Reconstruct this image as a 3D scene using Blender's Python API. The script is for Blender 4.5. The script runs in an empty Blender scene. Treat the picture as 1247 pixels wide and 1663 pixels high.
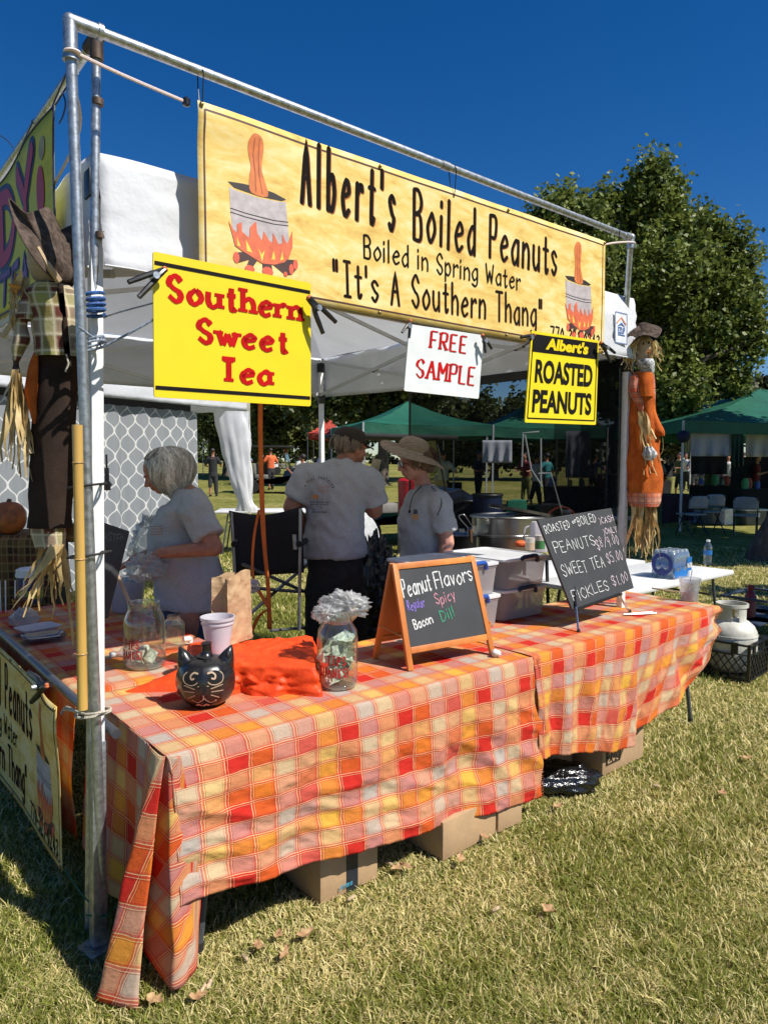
import bpy, bmesh, math, random
import numpy as np
from mathutils import Vector, Matrix, noise
from mathutils.geometry import tessellate_polygon
R = math.radians
random.seed(5); rng = np.random.default_rng(5)
scene = bpy.context.scene
COL = scene.collection
# ---------------------------------------------------------------- camera
F, CX, CY, H = 1150.0, 623.5, 831.5, 1.66
_p, _r = R(4.05), R(-0.2)
_f = Vector((0, math.cos(_p), -math.sin(_p))); _rt = Vector((1, 0, 0)); _up = _rt.cross(_f)
RT = _rt*math.cos(_r) - _up*math.sin(_r); UPV = _rt*math.sin(_r) + _up*math.cos(_r)
CAM = Vector((0, 0, H))
cam = bpy.data.cameras.new('camera'); camo = bpy.data.objects.new('camera', cam); COL.objects.link(camo)
cam.sensor_fit = 'VERTICAL'; cam.sensor_height = 36; cam.lens = F*36/1663; cam.clip_start = .05; cam.clip_end = 1500
m3 = Matrix((RT, UPV, -_f)).transposed().to_4x4(); m3.translation = CAM; camo.matrix_world = m3
scene.camera = camo
# ---------------------------------------------------------------- booth frame of reference
ANG = R(50.4)
U = Vector((math.sin(ANG), math.cos(ANG), 0)); V = Vector((-math.cos(ANG), math.sin(ANG), 0)); Z = Vector((0, 0, 1))
O = Vector((-.69, 2.18, 0))
BM = Matrix((( U.x, V.x, 0, O.x), (U.y, V.y, 0, O.y), (0, 0, 1, 0), (0, 0, 0, 1)))
def ray(px, py): return RT*((px-CX)/F) + UPV*((CY-py)/F) + _f
def atz(px, py, z): d = ray(px, py); return CAM + d*((z-H)/d.z)
def atb(px, py, b): d = ray(px, py); return CAM + d*(((O-CAM).dot(V)+b)/d.dot(V))
def ata(px, py, a): d = ray(px, py); return CAM + d*(((O-CAM).dot(U)+a)/d.dot(U))
def atd(px, py, D): d = ray(px, py); return CAM + d*(D/d.y)
def B(a, b, z): return O + U*a + V*b + Z*z
def toB(p): q = p-O; return Vector((q.dot(U), q.dot(V), q.z))
# ---------------------------------------------------------------- light
scene.view_settings.view_transform = 'Standard'; scene.view_settings.look = 'None'
scene.view_settings.exposure = 0.36; scene.view_settings.gamma = 1; scene.view_settings.use_curve_mapping = False
sd = (U*.30 + V*-.77 + Z).normalized()          # towards the sun
world = bpy.data.worlds.new('World'); scene.world = world; world.use_nodes = True
nt = world.node_tree; nt.nodes.clear()
sky = nt.nodes.new('ShaderNodeTexSky'); sky.sky_type = 'NISHITA'; sky.sun_disc = False
sky.sun_elevation = math.asin(sd.z); sky.sun_rotation = math.atan2(sd.x, sd.y)
sky.altitude = 600; sky.air_density = 1.0; sky.dust_density = .2; sky.ozone_density = 5.0
bg = nt.nodes.new('ShaderNodeBackground'); bg.inputs[1].default_value = .059
wo = nt.nodes.new('ShaderNodeOutputWorld'); hs = nt.nodes.new('ShaderNodeHueSaturation'); hs.inputs['Saturation'].default_value = 1.33; hs.inputs['Value'].default_value = 1.3; hs.inputs['Hue'].default_value = .508
nt.links.new(sky.outputs[0], hs.inputs['Color']); nt.links.new(hs.outputs[0], bg.inputs[0]); nt.links.new(bg.outputs[0], wo.inputs[0])
sun = bpy.data.lights.new('sun', 'SUN'); sun.energy = 5.0; sun.angle = R(.53); sun.color = (1, .955, .88)
suno = bpy.data.objects.new('sun', sun); COL.objects.link(suno); suno.rotation_euler = sd.to_track_quat('Z', 'Y').to_euler()
suno.location = (0, -5, 20)
# ---------------------------------------------------------------- materials
def newmat(name):
    m = bpy.data.materials.new(name); m.use_nodes = True; n = m.node_tree; n.nodes.clear()
    return m, n
def N(n, t, **k):
    x = n.nodes.new('ShaderNode'+t)
    for a, b in k.items():
        if a.startswith('i_'): 
            key = a[2:]; key = int(key) if key.isdigit() else key.replace('_', ' ')
            x.inputs[key].default_value = b
        else: setattr(x, a, b)
    return x
def col4(c): return (c[0], c[1], c[2], 1)
MATS = {}
def mat(name, c, rough=.6, metal=0., var=.12, scale=9., bump=0., bscale=60., spec=.5, c2=None, trans=0., sheen=0., attr=None, stretch=(1, 1, 1), coat=0., fine=0.):
    """plain surface with uneven colour, fine relief; c2 = second colour of the mottling"""
    if name in MATS: return MATS[name]
    m, n = newmat(name); L = n.links.new
    p = N(n, 'BsdfPrincipled'); p.inputs['Roughness'].default_value = rough; p.inputs['Metallic'].default_value = metal
    p.inputs['Specular IOR Level'].default_value = spec; p.inputs['Coat Weight'].default_value = coat
    tc = N(n, 'TexCoord'); mp = N(n, 'Mapping'); mp.inputs['Scale'].default_value = stretch; L(tc.outputs['Object'], mp.inputs[0])
    nz = N(n, 'TexNoise'); nz.inputs['Scale'].default_value = scale; nz.inputs['Detail'].default_value = 6; nz.inputs['Roughness'].default_value = .6
    L(mp.outputs[0], nz.inputs['Vector'])
    c2 = c2 or tuple(min(1, x*(1-2.2*var)) for x in c)
    cr = N(n, 'ValToRGB'); cr.color_ramp.elements[0].position = .33; cr.color_ramp.elements[1].position = .67
    cr.color_ramp.elements[0].color = col4(c2); cr.color_ramp.elements[1].color = col4(tuple(min(1, x*(1+var*.5)) for x in c))
    L(nz.outputs['Fac'], cr.inputs[0]); src = cr.outputs[0]
    if attr:
        at = N(n, 'Attribute'); at.attribute_name = attr
        mx = N(n, 'MixRGB', blend_type='MULTIPLY'); mx.inputs[0].default_value = 1; L(src, mx.inputs[1]); L(at.outputs['Color'], mx.inputs[2]); src = mx.outputs[0]
    L(src, p.inputs['Base Color'])
    if bump:
        b2 = N(n, 'TexNoise'); b2.inputs['Scale'].default_value = bscale; b2.inputs['Detail'].default_value = 4; L(mp.outputs[0], b2.inputs['Vector'])
        bp = N(n, 'Bump'); bp.inputs['Strength'].default_value = min(1, bump); bp.inputs['Distance'].default_value = .4/bscale
        L(b2.outputs['Fac'], bp.inputs['Height']); L(bp.outputs[0], p.inputs['Normal'])
    o = N(n, 'OutputMaterial'); out = p.outputs[0]
    if trans:
        t = N(n, 'BsdfTranslucent'); L(src, t.inputs[0]); ms = N(n, 'MixShader'); ms.inputs[0].default_value = trans
        L(p.outputs[0], ms.inputs[1]); L(t.outputs[0], ms.inputs[2]); out = ms.outputs[0]
    L(out, o.inputs[0]); MATS[name] = m
    return m
def clear(name, tint=(.93, .95, .94), refl=.12, rough=.03, body=0., bodycol=(.8, .8, .8)):
    """thin clear plastic or glass"""
    if name in MATS: return MATS[name]
    m, n = newmat(name); L = n.links.new
    t = N(n, 'BsdfTransparent'); t.inputs[0].default_value = col4(tint)
    g = N(n, 'BsdfGlossy'); g.inputs['Roughness'].default_value = rough
    lw = N(n, 'LayerWeight'); lw.inputs[0].default_value = .35
    ma = N(n, 'Math', operation='MULTIPLY_ADD'); ma.inputs[1].default_value = .75; ma.inputs[2].default_value = refl; L(lw.outputs['Facing'], ma.inputs[0])
    pw = N(n, 'Math', operation='POWER'); pw.inputs[1].default_value = 1.6; L(ma.outputs[0], pw.inputs[0])
    ms = N(n, 'MixShader'); L(pw.outputs[0], ms.inputs[0]); L(t.outputs[0], ms.inputs[1]); L(g.outputs[0], ms.inputs[2]); out = ms.outputs[0]
    if body:
        d = N(n, 'BsdfDiffuse'); d.inputs[0].default_value = col4(bodycol); tr = N(n, 'BsdfTranslucent'); tr.inputs[0].default_value = col4(bodycol)
        dm = N(n, 'MixShader'); dm.inputs[0].default_value = .5; L(d.outputs[0], dm.inputs[1]); L(tr.outputs[0], dm.inputs[2])
        m2 = N(n, 'MixShader'); m2.inputs[0].default_value = body; L(out, m2.inputs[1]); L(dm.outputs[0], m2.inputs[2]); out = m2.outputs[0]
    o = N(n, 'OutputMaterial'); L(out, o.inputs[0]); MATS[name] = m
    return m
def plaid(name, seqA, seqB, cell, line1, line2, rough=.85, lw=.05, dots=True, trans=.12, uvs=1.0):
    """woven check: bands of colour crossing in u and v (metres), with thin line pairs between the bands"""
    if name in MATS: return MATS[name]
    m, n = newmat(name); L = n.links.new
    uv = N(n, 'UVMap'); uv.uv_map = 'UVMap'; wn = N(n, 'TexNoise'); wn.inputs['Scale'].default_value = 14/uvs; L(uv.outputs[0], wn.inputs['Vector'])
    wv = N(n, 'VectorMath', operation='SCALE'); wv.inputs['Scale'].default_value = .012*uvs; L(wn.outputs['Color'], wv.inputs[0])
    ad = N(n, 'VectorMath', operation='ADD'); L(uv.outputs[0], ad.inputs[0]); L(wv.outputs[0], ad.inputs[1])
    sp = N(n, 'SeparateXYZ'); L(ad.outputs[0], sp.inputs[0])
    outs = []; lines = []; ys = []
    for k, seq in ((0, seqA), (1, seqB)):
        nn = len(seq)
        d = N(n, 'Math', operation='DIVIDE'); d.inputs[1].default_value = cell*nn; L(sp.outputs[k], d.inputs[0])
        fr = N(n, 'Math', operation='FRACT'); L(d.outputs[0], fr.inputs[0])
        cr = N(n, 'ValToRGB'); cr.color_ramp.interpolation = 'CONSTANT'
        e = cr.color_ramp.elements; e[0].color = col4(seq[0]); e[0].position = 0; e[1].position = 1/nn; e[1].color = col4(seq[1])
        for j in range(2, nn): q = e.new(j/nn); q.color = col4(seq[j])
        L(fr.outputs[0], cr.inputs[0]); outs.append(cr.outputs[0])
        d2 = N(n, 'Math', operation='DIVIDE'); d2.inputs[1].default_value = cell; L(sp.outputs[k], d2.inputs[0])
        f2 = N(n, 'Math', operation='FRACT'); L(d2.outputs[0], f2.inputs[0])
        def band(c, w, soft=0):
            s = N(n, 'Math', operation='SUBTRACT'); s.inputs[1].default_value = c; L(f2.outputs[0], s.inputs[0])
            w1 = N(n, 'Math', operation='WRAP'); w1.inputs[1].default_value = -.5; w1.inputs[2].default_value = .5; L(s.outputs[0], w1.inputs[0])
            a = N(n, 'Math', operation='ABSOLUTE'); L(w1.outputs[0], a.inputs[0])
            l = N(n, 'Math', operation='LESS_THAN'); l.inputs[1].default_value = w; L(a.outputs[0], l.inputs[0]); return l.outputs[0]
        lines.append((band(0, lw*1.9), band(0, lw*.28), band(.155, lw*.24), band(.845, lw*.2), band(.115, lw*.22)))
    mx = N(n, 'MixRGB'); mx.inputs[0].default_value = .5; L(outs[0], mx.inputs[1]); L(outs[1], mx.inputs[2]); src = mx.outputs[0]
    dk = tuple(x*.5 for x in line1)
    for a, b, c, d, e_ in lines:
        for q, cc, f in ((a, line1, .58), (b, line2, .7), (e_, line2, .5), (c, dk, .6), (d, line1, .55)):
            mul = N(n, 'Math', operation='MULTIPLY'); mul.inputs[1].default_value = f; L(q, mul.inputs[0])
            x = N(n, 'MixRGB'); L(mul.outputs[0], x.inputs[0]); L(src, x.inputs[1]); x.inputs[2].default_value = col4(cc); src = x.outputs[0]
    wz = N(n, 'TexNoise'); wz.inputs['Scale'].default_value = 160/uvs; wz.inputs['Detail'].default_value = 3; L(uv.outputs[0], wz.inputs['Vector'])
    mr = N(n, 'MapRange'); mr.inputs[3].default_value = .78; mr.inputs[4].default_value = 1.16; L(wz.outputs['Fac'], mr.inputs[0])
    mm = N(n, 'MixRGB', blend_type='MULTIPLY'); mm.inputs[0].default_value = 1; L(src, mm.inputs[1]); L(mr.outputs[0], mm.inputs[2]); src = mm.outputs[0]
    p = N(n, 'BsdfPrincipled'); p.inputs['Roughness'].default_value = rough; p.inputs['Specular IOR Level'].default_value = .15; L(src, p.inputs['Base Color'])
    bz = N(n, 'TexNoise'); bz.inputs['Scale'].default_value = 30/uvs; bz.inputs['Detail'].default_value = 5; L(uv.outputs[0], bz.inputs['Vector'])
    bp = N(n, 'Bump'); bp.inputs['Strength'].default_value = .35; bp.inputs['Distance'].default_value = .012*uvs; L(bz.outputs['Fac'], bp.inputs['Height']); L(bp.outputs[0], p.inputs['Normal'])
    t = N(n, 'BsdfTranslucent'); L(src, t.inputs[0]); ms = N(n, 'MixShader'); ms.inputs[0].default_value = trans; L(p.outputs[0], ms.inputs[1]); L(t.outputs[0], ms.inputs[2])
    o = N(n, 'OutputMaterial'); L(ms.outputs[0], o.inputs[0]); MATS[name] = m
    return m
# ---------------------------------------------------------------- objects
ORG = {}
def thing(name, label, cat, loc, group=None):
    o = bpy.data.objects.new(name, None); COL.objects.link(o); o.location = Vector(loc); o.empty_display_size = .1
    o['label'] = label; o['category'] = cat
    if group: o['group'] = group
    ORG[o] = Vector(loc); return o
def tag(o, label, cat, group=None):
    o['label'] = label; o['category'] = cat
    if group: o['group'] = group
    return o
class MB:
    """collects shapes in world (or T-local) coordinates; build() links them as ONE mesh object"""
    def __init__(s, T=None): s.v = []; s.f = []; s.T = T; s.uv = {}
    def add(s, vs, fs, uvs=None):
        b = len(s.v)
        for q in vs:
            q = Vector(q); s.v.append(s.T @ q if s.T else q)
        if uvs:
            for i, w in enumerate(uvs): s.uv[b+i] = w
        s.f += [tuple(i+b for i in f) for f in fs]; return s
    def box(s, c, d, rz=0, M=None):
        x, y, z = d[0]/2, d[1]/2, d[2]/2; m = Matrix.Rotation(rz, 3, 'Z') if M is None else M; c = Vector(c)
        vs = [c + m @ Vector(q) for q in ((-x,-y,-z),(x,-y,-z),(x,y,-z),(-x,y,-z),(-x,-y,z),(x,-y,z),(x,y,z),(-x,y,z))]
        return s.add(vs, [(0,3,2,1),(4,5,6,7),(0,1,5,4),(1,2,6,5),(2,3,7,6),(3,0,4,7)])
    def bar(s, a, b, w, h=None, up=(0,0,1)):
        a = Vector(a); b = Vector(b); h = h or w; d = b-a; L = d.length; d = d/L; u = Vector(up)
        if abs(d.dot(u)) > .98: u = Vector((1, 0, 0))
        x = d.cross(u).normalized(); y = x.cross(d).normalized(); m = Matrix((x, y, d)).transposed()
        return s.box((a+b)/2, (w, h, L), M=m)
    def tube(s, pts, r, n=8, cap=True, closed=False):
        pts = [Vector(p) for p in pts]; m = len(pts); rr = r if isinstance(r, (list, tuple)) else [r]*m; vs = []; pu = None
        for i, p in enumerate(pts):
            d = (pts[min(i+1, m-1)]-pts[max(i-1, 0)]).normalized() if not closed else (pts[(i+1)%m]-pts[i-1]).normalized()
            if pu is None: pu = d.orthogonal().normalized()
            pu = (pu - d*pu.dot(d)); pu = pu.normalized() if pu.length > 1e-6 else d.orthogonal().normalized(); w = d.cross(pu)
            for k in range(n): t = 2*math.pi*k/n; vs.append(p + (pu*math.cos(t)+w*math.sin(t))*rr[i])
        fs = []
        for i in range(m if closed else m-1):
            j = (i+1) % m
            for k in range(n): k2 = (k+1) % n; fs.append((i*n+k, i*n+k2, j*n+k2, j*n+k))
        if cap and not closed: fs.append(tuple(range(n))[::-1]); fs.append(tuple((m-1)*n+k for k in range(n)))
        return s.add(vs, fs)
    def lathe(s, c, prof, n=24, M=None, sx=1, sy=1, lobes=0, la=0):
        c = Vector(c); vs = []; fs = []; m = len(prof)
        for r, z in prof:
            for k in range(n):
                t = 2*math.pi*k/n; q = r*(1+la*abs(math.sin(lobes*t/2)) if lobes else 1)
                w = Vector((q*math.cos(t)*sx, q*math.sin(t)*sy, z)); vs.append(c + (M @ w if M else w))
        for i in range(m-1):
            for k in range(n): k2 = (k+1) % n; fs.append((i*n+k, i*n+k2, (i+1)*n+k2, (i+1)*n+k))
        if prof[0][0] > 1e-4 and prof[0][0] != prof[-1][0]: pass
        return s.add(vs, fs)
    def disc(s, c, r, n=16, M=None):
        c = Vector(c); vs = []
        for k in range(n): w = Vector((r*math.cos(2*math.pi*k/n), r*math.sin(2*math.pi*k/n), 0)); vs.append(c + (M @ w if M else w))
        return s.add(vs, [tuple(range(n))])
    def ell(s, c, r, n=12, m=8, M=None):
        c = Vector(c); r = r if isinstance(r, (tuple, list)) else (r, r, r); vs = []; fs = []
        for i in range(m+1):
            ph = math.pi*i/m
            for k in range(n):
                t = 2*math.pi*k/n; w = Vector((r[0]*math.sin(ph)*math.cos(t), r[1]*math.sin(ph)*math.sin(t), -r[2]*math.cos(ph))); vs.append(c + (M @ w if M else w))
        for i in range(m):
            for k in range(n): k2 = (k+1) % n; fs.append((i*n+k, i*n+k2, (i+1)*n+k2, (i+1)*n+k))
        return s.add(vs, fs)
    def cap(s, a, b, r0, r1=None, n=10):
        r1 = r0 if r1 is None else r1; a = Vector(a); b = Vector(b); d = (b-a); L = d.length; d = d/max(L, 1e-6)
        pts = [a-d*r0*.95, a-d*r0*.7, a-d*r0*.3, a, b, b+d*r1*.3, b+d*r1*.7, b+d*r1*.95]
        rr = [r0*.25, r0*.7, r0*.95, r0, r1, r1*.95, r1*.7, r1*.25]
        return s.tube(pts, rr, n)
    def loft(s, secs, n=20, ex=2.):
        """closed body from sections (centre, rx, ry[, yaw])"""
        vs = []; m = len(secs)
        for sc in secs:
            c = Vector(sc[0]); rx, ry = sc[1], sc[2]; a = sc[3] if len(sc) > 3 else 0
            for k in range(n):
                t = 2*math.pi*k/n; x = math.copysign(abs(math.cos(t))**(2/ex), math.cos(t))*rx; y = math.copysign(abs(math.sin(t))**(2/ex), math.sin(t))*ry
                vs.append(c + Vector((x*math.cos(a)-y*math.sin(a), x*math.sin(a)+y*math.cos(a), 0)))
        fs = [tuple(range(n))[::-1], tuple((m-1)*n+k for k in range(n))]
        for i in range(m-1):
            for k in range(n): k2 = (k+1) % n; fs.append((i*n+k, i*n+k2, (i+1)*n+k2, (i+1)*n+k))
        return s.add(vs, fs)
    def grid(s, f, nu, nv, uvf=None, close_u=False):
        vs = []; uvs = []
        for j in range(nv+1):
            for i in range(nu+1):
                vs.append(f(i/nu, j/nv)); uvs.append(uvf(i/nu, j/nv) if uvf else (i/nu, j/nv))
        fs = [(j*(nu+1)+i, j*(nu+1)+i+1, (j+1)*(nu+1)+i+1, (j+1)*(nu+1)+i) for j in range(nv) for i in range(nu)]
        return s.add(vs, fs, uvs)
    def build(s, name, m, parent=None, smooth=True, kind=None, solid=0, bevel=0, sub=0, voxel=0, smoothit=0, angle=40, disp=0, dscale=8, remat=None, offs=0, wrinkle=0):
        me = bpy.data.meshes.new(name); og = ORG.get(parent, Vector((0, 0, 0))) if parent else Vector((0, 0, 0))
        if parent and parent not in ORG: og = ORG.get(parent.parent, Vector((0, 0, 0))) if parent.parent else og
        if s.T is not None or True: vs = [(v-og) for v in s.v]
        me.from_pydata([tuple(v) for v in vs], [], s.f)
        if s.uv:
            ul = me.uv_layers.new(name='UVMap'); li = np.empty(len(me.loops), dtype=np.int32); me.loops.foreach_get('vertex_index', li)
            arr = np.zeros((len(s.v), 2), dtype=np.float32)
            for k, w in s.uv.items(): arr[k] = w
            ul.data.foreach_set('uv', arr[li].ravel())
        if voxel or solid or bevel or sub:
            o = bpy.data.objects.new('tmp', me); COL.objects.link(o)
            if voxel:
                x = o.modifiers.new('r', 'REMESH'); x.mode = 'VOXEL'; x.voxel_size = voxel; x.use_smooth_shade = True
                if smoothit: y = o.modifiers.new('s', 'SMOOTH'); y.iterations = smoothit; y.factor = .5
                if disp:
                    tx = bpy.data.textures.new('d', 'CLOUDS'); tx.noise_scale = 1/dscale; tx.noise_depth = 2
                    dd = o.modifiers.new('d', 'DISPLACE'); dd.texture = tx; dd.strength = disp; dd.texture_coords = 'LOCAL'; dd.mid_level = .5
            if solid: y = o.modifiers.new('w', 'SOLIDIFY'); y.thickness = solid; y.offset = offs
            if bevel: y = o.modifiers.new('b', 'BEVEL'); y.width = bevel; y.segments = 2; y.limit_method = 'ANGLE'; y.angle_limit = R(35)
            if sub: y = o.modifiers.new('u', 'SUBSURF'); y.levels = sub; y.render_levels = sub
            dg = bpy.context.evaluated_depsgraph_get(); m2 = bpy.data.meshes.new_from_object(o.evaluated_get(dg)); bpy.data.objects.remove(o); me = m2; me.name = name
        if wrinkle:
            me.shade_smooth(); nv = [v.normal.copy() for v in me.vertices]
            for v, nn in zip(me.vertices, nv):
                p = v.co; w1 = noise.noise(Vector((p.x*9+p.z*7, p.y*9, p.z*3.2-p.x*5))); w2 = noise.noise(Vector((p.x*5-p.z*12, p.y*6+3, p.z*9+p.x*14))); w3 = noise.noise(Vector((p.x*22, p.y*20, p.z*11+p.x*9)))
                v.co = p+nn*(wrinkle*((.35-abs(w1))*1.2+(.3-abs(w2))*.8+w3*.35)-.1*wrinkle)
        if smooth: me.shade_smooth(); 
        if smooth and not voxel and angle < 180:
            try: me.set_sharp_from_angle(angle=R(angle))
            except Exception: pass
        me.materials.clear(); me.materials.append(m)
        o = bpy.data.objects.new(name, me); COL.objects.link(o)
        if parent:
            o.parent = parent
        if kind: o['kind'] = kind
        return o
def one(o, label, cat, group=None):
    """a thing that is one mesh"""
    return tag(o, label, cat, group)
def dup(root, delta, label=None, rz=0, group=None):
    def cp(o, par):
        c = o.copy(); COL.objects.link(c); c.parent = par
        for ch in o.children: cp(ch, c)
        return c
    kids = list(root.children); r = root.copy(); COL.objects.link(r); r.location = root.location + Vector(delta); r.rotation_euler = (0, 0, rz)
    for ch in kids: cp(ch, r)
    if label: r['label'] = label
    if group: r['group'] = group
    ORG[r] = r.location.copy(); return r
def smooth_pts(pts, k=6, closed=False):
    P = [Vector(p) for p in pts]; n = len(P); out = []
    for i in range(n if closed else n-1):
        if closed: a, b, c, d = P[i-1], P[i], P[(i+1) % n], P[(i+2) % n]
        else: a, b, c, d = P[max(i-1, 0)], P[i], P[i+1], P[min(i+2, n-1)]
        for j in range(k):
            t = j/k; out.append(.5*((2*b)+(c-a)*t+(2*a-5*b+4*c-d)*t*t+(3*b-a-3*c+d)*t*t*t))
    if not closed: out.append(P[-1])
    return out
# ---------------------------------------------------------------- lettering
G = {'A':(7,'003A60 1454'),'B':(6,'000A ~0A3A584605 ~0545524000'),'C':(6,'~583A1805123052'),'D':(6,'000A ~0A39553100'),'E':(6,'5A0A0050 0545'),'F':(5.5,'5A0A00 0545'),
'G':(6.5,'~583A18051230525 4 3454'.replace('5 4','54')),'H':(6,'000A 505A 0555'),'I':(6,'1A5A 3A30 1050'),'|':(1.5,'0A00'),'K':(6,'000A 5A0550'),'L':(5.5,'0A0050'),'M':(7,'000A346A60'),'N':(6,'000A505A'),
'O':(7,'~3A180511305165583A'),'P':(6,'000A ~0A4A584505'),'R':(6.2,'000A ~0A4A584505 2550'),'S':(6,'~583A19072544523002'),'T':(6.8,'0A6A 3A30'),'U':(6,'~0A032040535A'),'V':(6.5,'0A306A'),
'W':(9,'0A2047608A'),'Y':(6.5,'0A356A 3530'),'a':(6,'~5536032052 5650'),'b':(6,'0A00 ~0436533001'),'c':(5,'~4536032041'),'d':(6,'~5536032052 5A50'),'e':(6,'~035436032051'),
'g':(6,'~5536032052 ~565z3x0y'),'h':(6,'0A00 ~04365450'),'i':(1.8,'0600 0809'),'l':(1.8,'0A00'),'n':(6,'0600 ~04365450'),'o':(6,'~360320525436'),'p':(6,'060x ~0436533001'),'r':(4.6,'0600 ~043645'),
'm':(8,'0600 ~04263530 ~34566560'),'k':(5,'0A00 460250'),
's':(5,'~45260523422001'),'t':(5,'~29213041 0646'),'u':(6,'~06022052 5650'),'v':(5,'062046'),'w':(9,'0620456086'),'y':(6,'0630 562x'),"'":(1.6,'0A07'),'"':(3.4,'0A07 2A27'),'!':(2,'0A03 0100'),
'.':(1.6,'0001'),'-':(4.6,'0444'),'/':(5,'005A'),')':(3,'~0A27230z'),'$':(6,'~583A19072544523002 3z3A'),'0':(5,'~2A0520452A'),'1':(3.4,'182A20'),'2':(6,'~082A48350050'),'3':(5,'~092A4825422001'),
'4':(6,'3A0353 3A30'),'5':(6,'4A0A06 ~0636533001'),'7':(6,'0A5A20'),'8':(5.4,'~25072A472502204225'),'9':(5.4,'~4725072A4830'),' ':(4,'')}
YC = {'z':-1,'y':-2,'x':-3,'w':-4,'A':10}
def glyph(ch):
    adv, s = G[ch]; out = []
    for st in s.split():
        sm = st[0] == '~'; st = st.lstrip('~'); pts = [(float(st[i]), float(YC.get(st[i+1], None) if st[i+1] in YC else st[i+1])) for i in range(0, len(st)-1, 2)]
        out.append((sm, pts))
    return adv, out
def ribbon(pts, w, caps=True, wf=None):
    P = [Vector((p[0], p[1], 0)) for p in pts]; n = len(P); vs = []; fs = []; L = []; Rr = []
    for i in range(n):
        d = P[min(i+1, n-1)]-P[max(i-1, 0)]
        if d.length < 1e-9: d = Vector((1, 0, 0))
        d.normalize(); nn = Vector((-d.y, d.x, 0)); ww = w*(wf(d) if wf else 1)/2
        L.append(P[i]+nn*ww); Rr.append(P[i]-nn*ww)
    vs = L+Rr; fs = [(i+1, i, n+i, n+i+1) for i in range(n-1)]
    if caps:
        for e, q in ((0, -1), (n-1, 1)):
            c = P[e]; b = len(vs); d = (P[min(e+1, n-1)]-P[max(e-1, 0)]).normalized(); ww = w*(.66 if wf else 1)/2
            k = 10; vs += [c+Vector((math.cos(2*math.pi*j/k), math.sin(2*math.pi*j/k), 0))*ww for j in range(k)]; fs.append(tuple(b+j for j in range(k)))
            for j in range(b, b+k): vs[j] = Vector((vs[j].x, vs[j].y, .00006*(1+(q > 0))))
    return vs, fs
def strokes(text, h, w, xs=.8, track=.18, slab=0, jitter=0, slant=0, wf=None, caps=True, ends=False):
    """text drawn with a pen -> flat list of (verts, faces) ; origin at baseline start, h = cap height"""
    out = []; x = 0; k = h/10
    for ch in text:
        adv, sts = glyph(ch); jy = random.uniform(-jitter, jitter)*h; js = 1+random.uniform(-jitter, jitter)
        for sm, pts in sts:
            P = [Vector((p[0]*xs*js, p[1], 0)) for p in pts]
            if sm: P = smooth_pts(P, 6)
            else:
                Q = []
                for a, b in zip(P[:-1], P[1:]):
                    if slab or wf: Q.append([a, b])
                    else: Q += [a.lerp(b, j/4) for j in range(4)]
                if slab or wf:
                    for a, b in Q:
                        seg = [a.lerp(b, j/4) for j in range(5)]
                        out.append(ribbon([((q.x+q.y*slant)*k+x, q.y*k+jy) for q in seg], w, caps, wf))
                    if slab:
                        for e in (P[0], P[-1]):
                            o2 = P[1] if e is P[0] else P[-2]; d = (o2-e)
                            if abs(d.y) > abs(d.x)*.8 and abs(e.y-3) > 2.5 or (abs(d.y) > abs(d.x)*.8 and e.y in (0., 6., 10.)):
                                yy = e.y*k+jy; s_ = 1 if d.y > 0 else -1
                                out.append(([Vector((e.x*k+x-slab*w, yy-w*.28*s_*0, 0)), Vector((e.x*k+x+slab*w, yy, 0)), Vector((e.x*k+x+slab*w, yy+w*.55*s_, 0)), Vector((e.x*k+x-slab*w, yy+w*.55*s_, 0))], [(0, 1, 2, 3)]))
                    continue
                P = Q+[P[-1]]
            out.append(ribbon([((q.x+q.y*slant)*k+x, q.y*k+jy) for q in P], w, caps, wf))
            if slab and sm and pts[-1][1] == 0 and pts[-2][0] == pts[-1][0] and pts[-2][1] > 2:
                e = P[-1]; yy = e.y*k+jy; out.append(([Vector((e.x*k+x-slab*w, yy, 0)), Vector((e.x*k+x+slab*w, yy, 0)), Vector((e.x*k+x+slab*w, yy+w*.55, 0)), Vector((e.x*k+x-slab*w, yy+w*.55, 0))], [(0, 1, 2, 3)]))
        x += (adv*xs)*k + track*h
    return out, x
def put(mb, shapes, S, dx=0, dy=0, lift=.002, rot=0):
    c, s_ = math.cos(rot), math.sin(rot)
    for i, (vs, fs) in enumerate(shapes):
        mb.add([S(dx+v[0]*c-v[1]*s_, dy+v[0]*s_+v[1]*c, lift+.00002*(i % 40)+(v[2] if len(v) > 2 else 0)) for v in vs], fs)
def poly(mb, pts, S, lift, sm=0, sub=0):
    P = [Vector((p[0], p[1], 0)) for p in pts]
    if sm: P = smooth_pts(P, sm, True)
    T_ = [tuple(P[i] for i in t) for t in tessellate_polygon([P])]; mx = max(max(p.x for p in P)-min(p.x for p in P), max(p.y for p in P)-min(p.y for p in P))
    for _ in range(4 if mx > .1 else 2 if mx > .03 else 0):
        nx_ = []
        for a, b, c in T_:
            if max((a-b).length, (b-c).length, (c-a).length) < .012: nx_.append((a, b, c)); continue
            ab, bc, ca = (a+b)/2, (b+c)/2, (c+a)/2; nx_ += [(a, ab, ca), (ab, b, bc), (ca, bc, c), (ab, bc, ca)]
        T_ = nx_
    mb.add([S(p.x, p.y, lift) for t in T_ for p in t], [(3*i, 3*i+1, 3*i+2) for i in range(len(T_))])
def quadS(TL, TR, BR, BL, nrm, W, Hh, wave=None):
    TL, TR, BR, BL = map(Vector, (TL, TR, BR, BL))
    def S(x, y, lift=0):
        u, v = x/W, y/Hh; p = (BL*(1-u)+BR*u)*(1-v)+(TL*(1-u)+TR*u)*v
        return p + nrm*(lift+(wave(u, v) if wave else 0))
    return S
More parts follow.
